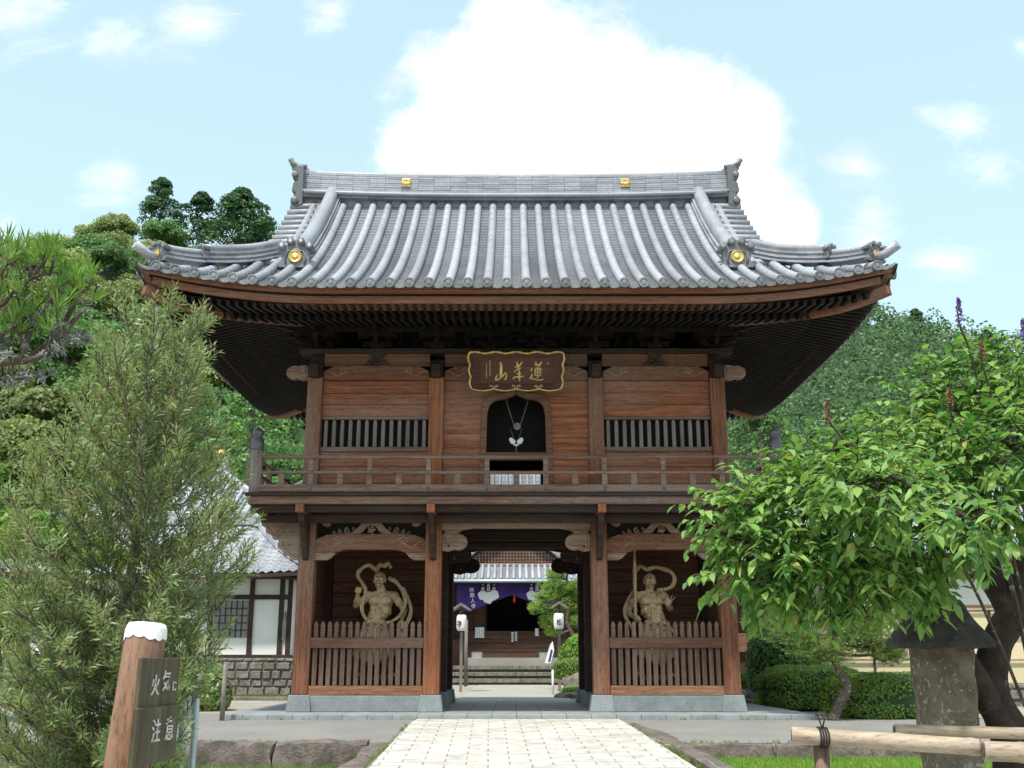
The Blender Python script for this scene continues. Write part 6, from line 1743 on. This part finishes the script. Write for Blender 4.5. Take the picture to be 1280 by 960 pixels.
padpine('court_pine', 'bright green cloud pruned pine in the court right of the purple curtain', (pb.x, pb.y, -.1),
    [(0.3, 0, 0), (.25, 0, .8), (.5, 0, 1.6), (.2, 0, 2.4), (.35, 0, 3.2), (.2, 0, 3.9)],
    [((.25, 0, 4.35), (.55, .5, .38)), ((-.2, .1, 4.05), (.45, .5, .36)), ((-.25, 0, 3.65), (.6, .45, .36)), ((.55, -.1, 3.6), (.5, .45, .36)), ((.1, .2, 3.3), (.5, .45, .34)), ((-.55, -.1, 3.25), (.5, .4, .30)), ((.4, .1, 2.95), (.6, .45, .36)), ((-.85, -.1, 2.85), (.45, .4, .30)), ((-.2, .1, 2.75), (.45, .4, .34)), ((-.45, 0, 2.35), (.42, .4, .32)), ((.65, 0, 2.4), (.45, .4, .32)), ((-.3, 0, 2.0), (.3, .3, .24))], .13, 260, 9, 'cpine', .13)

# ================================================================= BIG LEFT SHRUB (narrow leaved tree)
def shoot(f, tw, p, d, L, n, leafL, leafW, r, up=.9):
    d = d.normalized(); s = d.orthogonal().normalized(); t = d.cross(s)
    q_ = p + d * L
    tw.tube([p, q_], [.0045, .002], 3, False)
    for i in range(n):
        a = i * 2.4 + r.uniform(-.3, .3); o_ = p + d * L * (.15 + .85 * i / n)
        ld = (d * up + (s * math.cos(a) + t * math.sin(a))).normalized()
        sliver(f, o_, ld, d, leafL * r.uniform(.75, 1.15), leafW)
LT = thing('narrow_leaved_tree', 'tall loose shrub like tree with narrow leaves and a pale thin trunk, left foreground', 'tree', (0, 0, 0))
r = random.Random(21); f = MB(); tw = MB(); tk = MB()
YT = 7.4
trunk = [at(150, 1050, YT), at(152, 900, YT), at(160, 760, YT), at(172, 640, YT), at(178, 540, YT), at(190, 440, YT), at(196, 385, YT)]
TP = limb(tk, trunk, .055, .012, 8, .02)
outl = [(372, 170, 222), (400, 150, 262), (430, 120, 285), (470, 105, 262), (520, 85, 262), (570, 50, 285), (620, 15, 300), (650, 5, 318), (700, -20, 305), (760, -20, 290), (820, -20, 272), (880, -20, 262), (930, -20, 232), (1000, -20, 222)]
def lim(py):
    for (a, l0, r0), (b_, l1, r1) in zip(outl, outl[1:]):
        if py <= b_: t = (py - a) / (b_ - a); return l0 + (l1 - l0) * t, r0 + (r1 - r0) * t
    return outl[-1][1:]
nb = 0
for k in range(290):
    py = 385 + 600 * (k / 290) ** .9 + r.uniform(-15, 15); l_, r_ = lim(py)
    side = r.random(); tx = l_ + (r_ - l_) * (.5 + .5 * math.copysign(abs(2 * side - 1) ** .6, side - .5))
    tip = at(tx, py, YT + r.uniform(-1.1, 1.1))
    st = min(TP, key=lambda p: abs(p.z - (tip.z - .25 - abs(tip.x - p.x) * .45)))
    mid = st.lerp(tip, .55) + Vector((0, 0, -.06))
    L_ = (tip - st).length
    if L_ < .1: continue
    BP = limb(tk, [st, mid, tip], .008, .003, 4, .03)
    ns = int(5 + L_ * 9)
    for j in range(ns):
        t = .15 + .85 * (j + r.random()) / ns; i = min(len(BP) - 2, int(t * (len(BP) - 1))); p = BP[i].lerp(BP[i + 1], r.random())
        d = (BP[i + 1] - BP[i]).normalized() * .7 + rvec(r) * .75 + Vector((0, 0, .45))
        shoot(f, tw, p, d, r.uniform(.10, .20), 17, .062, .0125, r, .75); nb += 1
    shoot(f, tw, BP[-1], (tip - mid) + Vector((0, 0, .1)), .16, 18, .062, .0125, r)
print('shoots', nb)
tk.build('trunk', 'palebark', LT); tk2 = tw.build('twigs', 'bark', LT); tk2['kind'] = 'stuff'; f.build('leaves', 'podo', LT)
# upper left gnarled branch with longer leaves
UT = thing('gnarled_tree', 'gnarled lichen covered branch with long bright leaves reaching in at the upper left', 'tree', (0, 0, 0))
r = random.Random(8); f = MB(); tw = MB(); tk = MB(); li = MB(); YU = 5.2
b0 = at(-330, 1150, YU); b0.z = -.6
TP = limb(tk, [b0, at(-300, 800, YU), at(-190, 560, YU), at(-60, 460, YU), at(30, 452, YU), at(75, 415, YU), at(105, 385, YU)], .045, .010, 8, .04)
br = [[(-60, 460), (-20, 400), (20, 360), (50, 330)], [(30, 452), (40, 410), (65, 370), (90, 350)], [(75, 415), (95, 380), (112, 360), (124, 372)], [(-20, 400), (0, 350), (10, 320)], [(-60, 460), (-10, 430), (30, 400), (55, 395)], [(20, 360), (45, 345), (70, 340)], [(30, 452), (70, 435), (100, 420)], [(-100, 500), (-30, 480), (30, 470)], [(-20, 440), (10, 470), (50, 465)], [(65, 370), (90, 372), (118, 350)]]
ends = []
for b_ in br:
    P2 = limb(tk, [at(x, y, YU + r.uniform(-.25, .25)) for x, y in b_], .018, .005, 6, .035); ends.append(P2)
    for k in range(7):
        i = r.randrange(3, len(P2)); p = P2[i]; q_ = p + (rvec(r) * .6 + Vector((0, 0, .3))) * .14; tk.tube([p, p.lerp(q_, .5) + rvec(r) * .02, q_], [.006, .005, .003], 4); ends.append([p, q_])
clus = [(8, 318, 10), (45, 322, 9), (30, 340, 8), (75, 350, 6), (92, 352, 8), (78, 378, 6), (35, 400, 9), (55, 405, 9), (20, 415, 7), (5, 372, 8), (-5, 345, 7), (100, 368, 4), (45, 415, 6), (0, 410, 5), (62, 325, 4)]
for x, y, n in clus:
    for k in range(n):
        p = at(x + r.uniform(-22, 22), y + r.uniform(-12, 18), YU + r.uniform(-.3, .3)); near = min((q_ for e in ends for q_ in e), key=lambda q_: (q_ - p).length)
        tw.tube([near, near.lerp(p, .5) + Vector((0, 0, -.02)), p], [.005, .004, .003], 4, False)
        d = Vector((r.uniform(-.5, .6), r.uniform(-.4, .4), 1)); shoot(f, tw, p, d, r.uniform(.03, .07), 16, .105, .011, r, 1.2)
for e in ends[:10] + ends:
    for k in range(34):
        p = r.choice(e)
        if p.z > at(0, 395, YU).z: continue
        q_ = p + rvec(r) * r.uniform(.01, .05); li.tube([p, p.lerp(q_, .5) + rvec(r) * .012, q_], [.005, .006, .003], 4)
tk.build('trunk', 'bark', UT); tk2 = tw.build('twigs', 'bark', UT); tk2['kind'] = 'stuff'; f.build('leaves', 'podob', UT); li.build('lichen', 'lichen', UT)

# ================================================================= CHERRY TREE on the right
CT_ = thing('cherry_tree', 'broad leaved cherry tree with a mossy forked trunk over the stone lantern, right foreground', 'tree', (0, 0, 0))
r = random.Random(33); f = MB(); tk = MB(); YC = 7.7
hub = at(1246, 830, YC)
limb(tk, [at(1285, 1100, YC), at(1268, 960, YC), at(1246, 880, YC), at(1240, 830, YC), at(1262, 770, YC), at(1290, 690, YC), at(1300, 600, YC)], .15, .09, 14, .05)
L1 = limb(tk, [at(1262, 930, YC - .1), at(1225, 850, YC - .1), at(1185, 790, YC - .2), at(1160, 745, YC - .3), at(1120, 690, YC - .3), at(1060, 650, YC - .3)], .095, .04, 12, .04)
L2 = limb(tk, [at(1262, 770, YC), at(1235, 700, YC + .1), at(1228, 650, YC + .2), at(1210, 560, YC + .1), at(1190, 500, YC)], .10, .03, 10, .04)
L3 = limb(tk, [at(1235, 700, YC), at(1200, 690, YC), at(1180, 740, YC)], .04, .02, 8, .03)
L4 = limb(tk, [at(1160, 745, YC - .3), at(1170, 680, YC - .6), at(1120, 600, YC - .9), at(1050, 550, YC - 1)], .06, .02, 8, .04)
L5 = limb(tk, [at(1100, 690, YC - .3), at(1030, 690, YC - .6), at(960, 680, YC - .8), at(900, 660, YC - .8)], .035, .01, 8, .04)
L6 = limb(tk, [at(1290, 690, YC), at(1280, 600, YC - .6), at(1260, 520, YC - 1)], .06, .02, 8, .04)
sk = L1 + L2 + L4 + L5 + L6
BL = [(922, 650, 42, 6.8), (940, 705, 46, 6.9), (955, 620, 48, 6.9), (985, 680, 62, 6.7), (1000, 600, 40, 7.0), (1040, 630, 75, 6.6), (1050, 705, 66, 6.7), (1010, 725, 42, 6.8), (960, 745, 30, 6.9), (1085, 765, 26, 6.7), (1090, 590, 56, 7.0), (1115, 660, 85, 6.9), (1120, 715, 54, 7.0), (1165, 600, 76, 6.8), (1160, 530, 42, 7.4), (1200, 500, 40, 7.6), (1195, 665, 50, 7.2), (1235, 545, 58, 7.0), (1245, 610, 66, 6.5), (1280, 500, 46, 7.2), (1285, 560, 60, 6.2), (1185, 478, 34, 7.5), (1225, 470, 40, 7.3), (1262, 462, 44, 7.1), (1290, 480, 50, 6.8), (1145, 500, 30, 7.4), (1110, 545, 34, 7.2), (1060, 575, 34, 7.0), (1070, 550, 26, 7.3), (1150, 725, 40, 7.6), (1100, 610, 60, 6.0), (1215, 650, 34, 5.2)]
lc = 0
for px, py, rp, Y in BL:
    c = at(px, py, Y); R_ = rp / F * Y
    near = min(sk, key=lambda q_: (q_ - c).length); limb(tk, [near, near.lerp(c, .5) + rvec(r) * .05, c], .02, .008, 6, .03)
    ns = int(62 * (rp / 55) ** 2)
    for k in range(ns):
        v = rvec(r); q_ = r.uniform(.35, 1.0) ** .5
        p = c + Vector((v.x * 1.1, v.y * 1.15, v.z * .80)) * R_ * q_ + Vector((0, 0, .10 * R_ * math.sin(v.x * 5 + px)))
        d = (v * .6 + Vector((r.uniform(-.6, .2), r.uniform(-.5, .2), r.uniform(-.7, .25)))).normalized()
        sL = r.uniform(.10, .24); tip = p + d * sL + Vector((0, 0, -.02))
        tk.tube([p - d * .06, p + d * sL * .5 + Vector((0, 0, .01)), tip], [.004, .003, .0015], 3, False)
        nl = r.randint(5, 8); s = d.cross(Vector((0, 0, 1))); s = s.normalized() if s.length > .05 else Vector((1, 0, 0))
        for j in range(nl):
            o_ = p + d * sL * (j / (nl - 1)); sg = 1 if j % 2 else -1
            ld = (d * .55 + s * sg * r.uniform(.5, 1.0) + Vector((0, 0, r.uniform(-.7, .15)))).normalized()
            leaf(f, o_, ld, (Vector((0, 0, 1)) + rvec(r) * .45).normalized(), r.uniform(.055, .120), r.uniform(.032, .056), r.uniform(.0, .35)); lc += 1
print('cherry leaves', lc)
tk.build('trunk', 'barkd', CT_); f.build('leaves', 'maple', CT_)
# butterfly bush with purple spikes
BB = thing('butterfly_bush', 'tall bush with purple and dry brown flower spikes at the right edge', 'bush', (0, 0, 0))
f = MB(); tk = MB(); fl = MB(); fb = MB(); YB_ = 6.4
spk = [(1198, 372, 400, 0, 'p'), (1278, 398, 425, 0, 'p'), (1226, 428, 448, 0, 'b'), (1186, 488, 510, 0, 'b'), (1034, 500, 530, 0, 'b'), ]
root = at(1330, 1000, YB_ + 1.3)
for px, y0, y1, _, kd in spk:
    a = at(px, y0, YB_); b_ = at(px + 2, y1, YB_); c = at(px + (1290 - px) * .25, y1 + 70, YB_ + .3)
    P2 = limb(tk, [root, at(1290 - (1290 - px) * .35, 700, YB_ + .9), c, b_, a.lerp(b_, .3)], .014, .003, 5, .02)
    tgt = MB(); L_ = (a - b_).length
    for k in range(90):
        t = r.random(); p = b_.lerp(a, t); w_ = .026 * (1 - t * .75); leafpatch(tgt, p + rvec(r) * w_, rvec(r), .026, r)
    tgt.build('flower_spike', 'purple' if kd == 'p' else 'brown', BB, label='purple flower spike' if kd == 'p' else 'dry brown flower spike')
    for k in range(16):
        p = r.choice(P2[-15:-7]); s_ = rvec(r); s_.z = abs(s_.z) * .4
        leaf(f, p, s_, Vector((0, 0, 1)), r.uniform(.08, .13), .028, .25)
tk.build('stems', 'bark', BB); f.build('leaves', 'maple', BB)

# ================================================================= FOREGROUND OBJECTS
# stone lantern
lp = at(1185, 900, 7.6); LX, LY = lp.x, lp.y
SL = thing('stone_lantern', 'old lichened stone lantern with a broad sloping cap under the cherry tree', 'stone lantern', (LX, LY, -.6))
SL.scale = (.84, .84, 1)
def wob(m_, a, f_): 
    m_.v = [tuple(Vector(v) + noise.noise_vector(Vector(v) * f_) * a) for v in m_.v]; return m_
ztop = at(1185, 812, 7.6).z + .6
m_ = MB(); m_.grid(lambda u, v: (lambda a, z: Vector((math.copysign(abs(math.cos(a)) ** .45, math.cos(a)) * (.20 + .03 * (z / ztop)), math.copysign(abs(math.sin(a)) ** .45, math.sin(a)) * .19, z)))(2 * pi * u, (ztop + .05) * v), 48, 40); wob(m_, .022, 6).build('body', 'lantern', SL)
m_ = MB(); m_.grid(lambda u, v: (lambda a, t: Vector((math.copysign(abs(math.cos(a)) ** .6, math.cos(a)) * (.40 * (1 - t) ** 1.0 + .06 * t + .0), math.copysign(abs(math.sin(a)) ** .6, math.sin(a)) * (.38 * (1 - t) + .06 * t), ztop + .04 + .40 * t ** .95)))(2 * pi * u, v), 48, 16)
m_.grid(lambda u, v: (lambda a: Vector((math.copysign(abs(math.cos(a)) ** .6, math.cos(a)) * .40 * (1 - .5 * v), math.copysign(abs(math.sin(a)) ** .6, math.sin(a)) * .38 * (1 - .5 * v), ztop + .04 - .035 * (1 - v))))(2 * pi * u), 48, 6)
m_.grid(lambda u, v: (lambda a: Vector((math.copysign(abs(math.cos(a)) ** .6, math.cos(a)) * .40, math.copysign(abs(math.sin(a)) ** .6, math.sin(a)) * .38, ztop + .005 + .035 * v)))(2 * pi * u), 48, 2)
wob(m_, .018, 7).build('cap', 'lantcap', SL)
m_ = MB(); m_.ball((0, 0, ztop + .47), .075, (1, 1, 1.3)); wob(m_, .01, 9).build('knob', 'lantcap', SL)
# bamboo rail
def bamboo(pa, pb_, r0, label, posts_, knots):
    T = thing('bamboo_rail', label, 'railing', (0, 0, 0)); a = Vector(pa); b_ = Vector(pb_); m_ = MB(); n = 60; P2 = []; rr = []
    L_ = (b_ - a).length
    for i in range(n + 1):
        t = i / n; P2.append(a.lerp(b_, t)); s = (t * L_ % .32) / .32; rr.append(r0 * (1 + .10 * math.exp(-((s - .5) / .035) ** 2)) * (1 - .06 * t))
    m_.tube(P2, rr, 16); d = (a - b_).normalized(); m_.build('rail', 'bamboo', T)
    h_ = MB(); h_.tube([a + d * .002, a + d * .004], r0 * .72, 14); h_.build('hollow_end', 'bark', T)
    for p in posts_:
        m_ = MB(); m_.tube([(p[0], p[1] + r0 * 1.0, -.8), (p[0], p[1] + r0 * 1.0, p[2] + r0 * .3)], .036, 12); m_.build('post', 'fence', T)
        k = MB()
        for j in range(4):
            dx = (b_ - a).normalized() * (j - 1.5) * .012; c = Vector(p) + dx
            k.tube([c + Vector((0, math.cos(t) * r0 * 1.12, math.sin(t) * r0 * 1.12)) for t in [2 * pi * q_ / 12 for q_ in range(13)]], .005, 5, False)
        k.tube([Vector(p) + Vector((0, -.01, r0)), Vector(p) + Vector((-.02, -.02, r0 + .05)), Vector(p) + Vector((-.035, -.03, r0 + .075))], .004, 4); k.tube([Vector(p) + Vector((0, -.01, r0)), Vector(p) + Vector((.01, -.02, r0 + .045)), Vector(p) + Vector((-.01, -.03, r0 + .065))], .004, 4)
        k.build('rope_lashing', 'rope', T)
    return T
A_ = at(990, 919, 5.3); B_ = at(1225, 934, 5.05); C_ = at(1420, 946, 4.85)
pp = A_.lerp(B_, .17)
bamboo(A_, A_.lerp(B_, 1.0), .040, 'pale bamboo rail tied with black rope to a post, nearest on the right', [pp], 1)
A2 = B_ + Vector((-.02, -.08, -.01)); bamboo(A2, C_, .044, 'bamboo rail running out of the picture in front of the tree trunk', [], 0)
A3 = at(1118, 913, 6.6); B3 = at(1330, 918, 6.5); bamboo(A3, B3, .036, 'bamboo rail behind the stone lantern', [A3.lerp(B3, .9)], 0)
# wooden warning sign
SP_ = thing('warning_sign', 'leaning orange brown post with a white painted top and two grey warning boards', 'sign', (0, 0, 0))
YS = 4.7
pt_ = at(184, 782, YS); pb2 = at(150, 1010, YS - .1); dirp = (pt_ - pb2).normalized(); pb2 = pb2 - dirp * .35
m_ = MB(); n = 24; pr = []
m_.tube([pb2, pb2.lerp(pt_, .5), pt_ - dirp * .055, pt_ - dirp * .02], [.094, .090, .086, .084], 24); m_.build('post', 'post', SP_)
m_ = MB(); s_ = dirp.orthogonal().normalized(); t_ = dirp.cross(s_); o0 = len(m_.v); N = 48
for k, (dz, rr) in enumerate(((-.058, .0895), (-.02, .088), (.004, .080), (.008, .0))):
    for j in range(N):
        a = 2 * pi * j / N; zz = dz - (.010 * abs(math.sin(a * 6)) + .006 * math.sin(a * 3) if k == 0 else 0); m_.v.append(tuple(pt_ + dirp * zz + (s_ * math.cos(a) + t_ * math.sin(a)) * rr))
for k in range(3):
    for j in range(N): m_.f.append((k * N + j, k * N + (j + 1) % N, (k + 1) * N + (j + 1) % N, (k + 1) * N + j)); m_.m.append(0); m_.sm.append(True)
m_.build('white_cap', 'paint', SP_)
# boards: plane spanned by bu (away from camera) and bv (up, leaning with the post)
bu = Vector((.05, .998, 0)).normalized(); bv = (dirp - bu * dirp.dot(bu)).normalized(); bn = bu.cross(bv)
if bn.x < 0: bn = -bn
def boardmat(o_): 
    m4 = Matrix((bu, bv, -bu.cross(bv) if bu.cross(bv).y > 0 else bu.cross(bv))).transposed().to_4x4(); m4.translation = o_; return m4
ub = at(176, 822, YS - .10); us = at(166, 882, YS - .10)
def board(tl, h_, name, wd=.42):
    c = tl + bu * wd / 2 - bv * h_ / 2
    rr_ = random.Random(3); m_ = MB()
    vs = []
    for k in (0, .022):
        for a, b_ in ((-wd / 2, -h_ / 2), (wd / 2, -h_ / 2), (wd / 2, h_ / 2), (-wd / 2, h_ / 2)): vs.append(c + bu * a + bv * b_ - bn * k)
    m_.add(vs, [(0, 1, 2, 3), (7, 6, 5, 4), (0, 4, 5, 1), (1, 5, 6, 2), (2, 6, 7, 3), (3, 7, 4, 0)])
    return m_.build(name, 'sboard', SP_, .004), c
W_ = .42
b1, c1 = board(at(179, 822, YS - .40), .20, 'sign_board', W_); b2, c2 = board(at(173, 886, YS - .44), .222, 'sign_board', W_ + .03)
MB().bar(c1 - bn * .05, c1 - bn * .02, .04, .14).build('spacer', 'sboard', SP_); MB().bar(c2 - bn * .07, c2 - bn * .02, .04, .14).build('spacer', 'sboard', SP_)
def onboard(ch, c, du, dv, size, par):
    Rm = Matrix((bu, bv, bn)).transposed().to_4x4(); Rm.translation = c + bu * du + bv * dv + bn * .004
    textmesh(ch, size * .93, 'signpaint', par, Rm, 'lettering', .002)
onboard('火', c1, -.065, -.015, .095, b1); onboard('気', c1, .055, .0, .095, b1); onboard('に', c1, .152, -.02, .055, b1)
onboard('注', c2, -.03, .01, .105, b2); onboard('意', c2, .12, .01, .11, b2)
# metal sign stand half hidden by the shrub
MS = thing('metal_sign', 'white sign panel on two blue grey poles half hidden by the left shrub', 'sign', (0, 0, 0))
YM_ = 8.2; pL = at(225, 940, YM_); pR = at(241, 940, YM_ - .1)
for p in (pL, pR):
    m_ = MB(); m_.tube([(p.x, p.y, -.7), (p.x, p.y, at(228, 815, YM_).z)], .024, 12); m_.build('pole', 'steel', MS)
q0 = at(213, 905, YM_ - .08); q1 = at(251, 812, YM_ - .08)
MB().box(q0.x, q1.x, q0.y - .02, q0.y, q0.z, q1.z).build('panel', 'paint', MS, .004)

# weeds in the joints of kerb and path edge, and a few fallen leaves
r = random.Random(77); m_ = MB()
for i in range(520):
    k = r.random()
    if k < .5: x = r.choice((-1, 1)) * r.uniform(2.1, 7.5); y = KY + r.uniform(-.02, .05); z = slope(y)
    elif k < .8: y = r.uniform(-8, -2.4); x = -1.80 + r.uniform(-.02, .02) if r.random() < .5 else 1.86 + .05 * (-2.2 - y) + r.uniform(-.03, .03); z = slope(y)
    else: x = r.uniform(-5.1, 5.2); y = -1.15; z = -.09
    for j in range(r.randint(2, 7)):
        a = r.uniform(0, 6.28); h_ = r.uniform(.015, .06); dx = r.uniform(-.02, .02); m_.add([(x + dx - .004, y, z - .005), (x + dx + .004, y, z - .005), (x + dx + math.cos(a) * .02, y + math.sin(a) * .02, z + h_)], [(0, 1, 2)])
tag(m_.build('joint_weeds', 'grassblade'), 'tiny weeds growing in the joints along the path and kerbs', 'weeds', kind='stuff')
m_ = MB()
for i in range(170):
    x = r.uniform(-7, 7); y = r.uniform(-6.5, -1.2)
    if r.random() < .5: x = r.uniform(2, 7)
    z = slope(y) + .016; leaf(m_, Vector((x, y, z)), Vector((r.uniform(-1, 1), r.uniform(-1, 1), .1)), Vector((0, 0, 1)), r.uniform(.03, .06), .018, -.05)
M['litter'] = leafmat('fallen leaf', (.20, .15, .07), (.36, .30, .16), .1)
tag(m_.build('fallen_leaves', 'litter'), 'scattered small fallen leaves on the forecourt and path', 'leaves', kind='stuff')
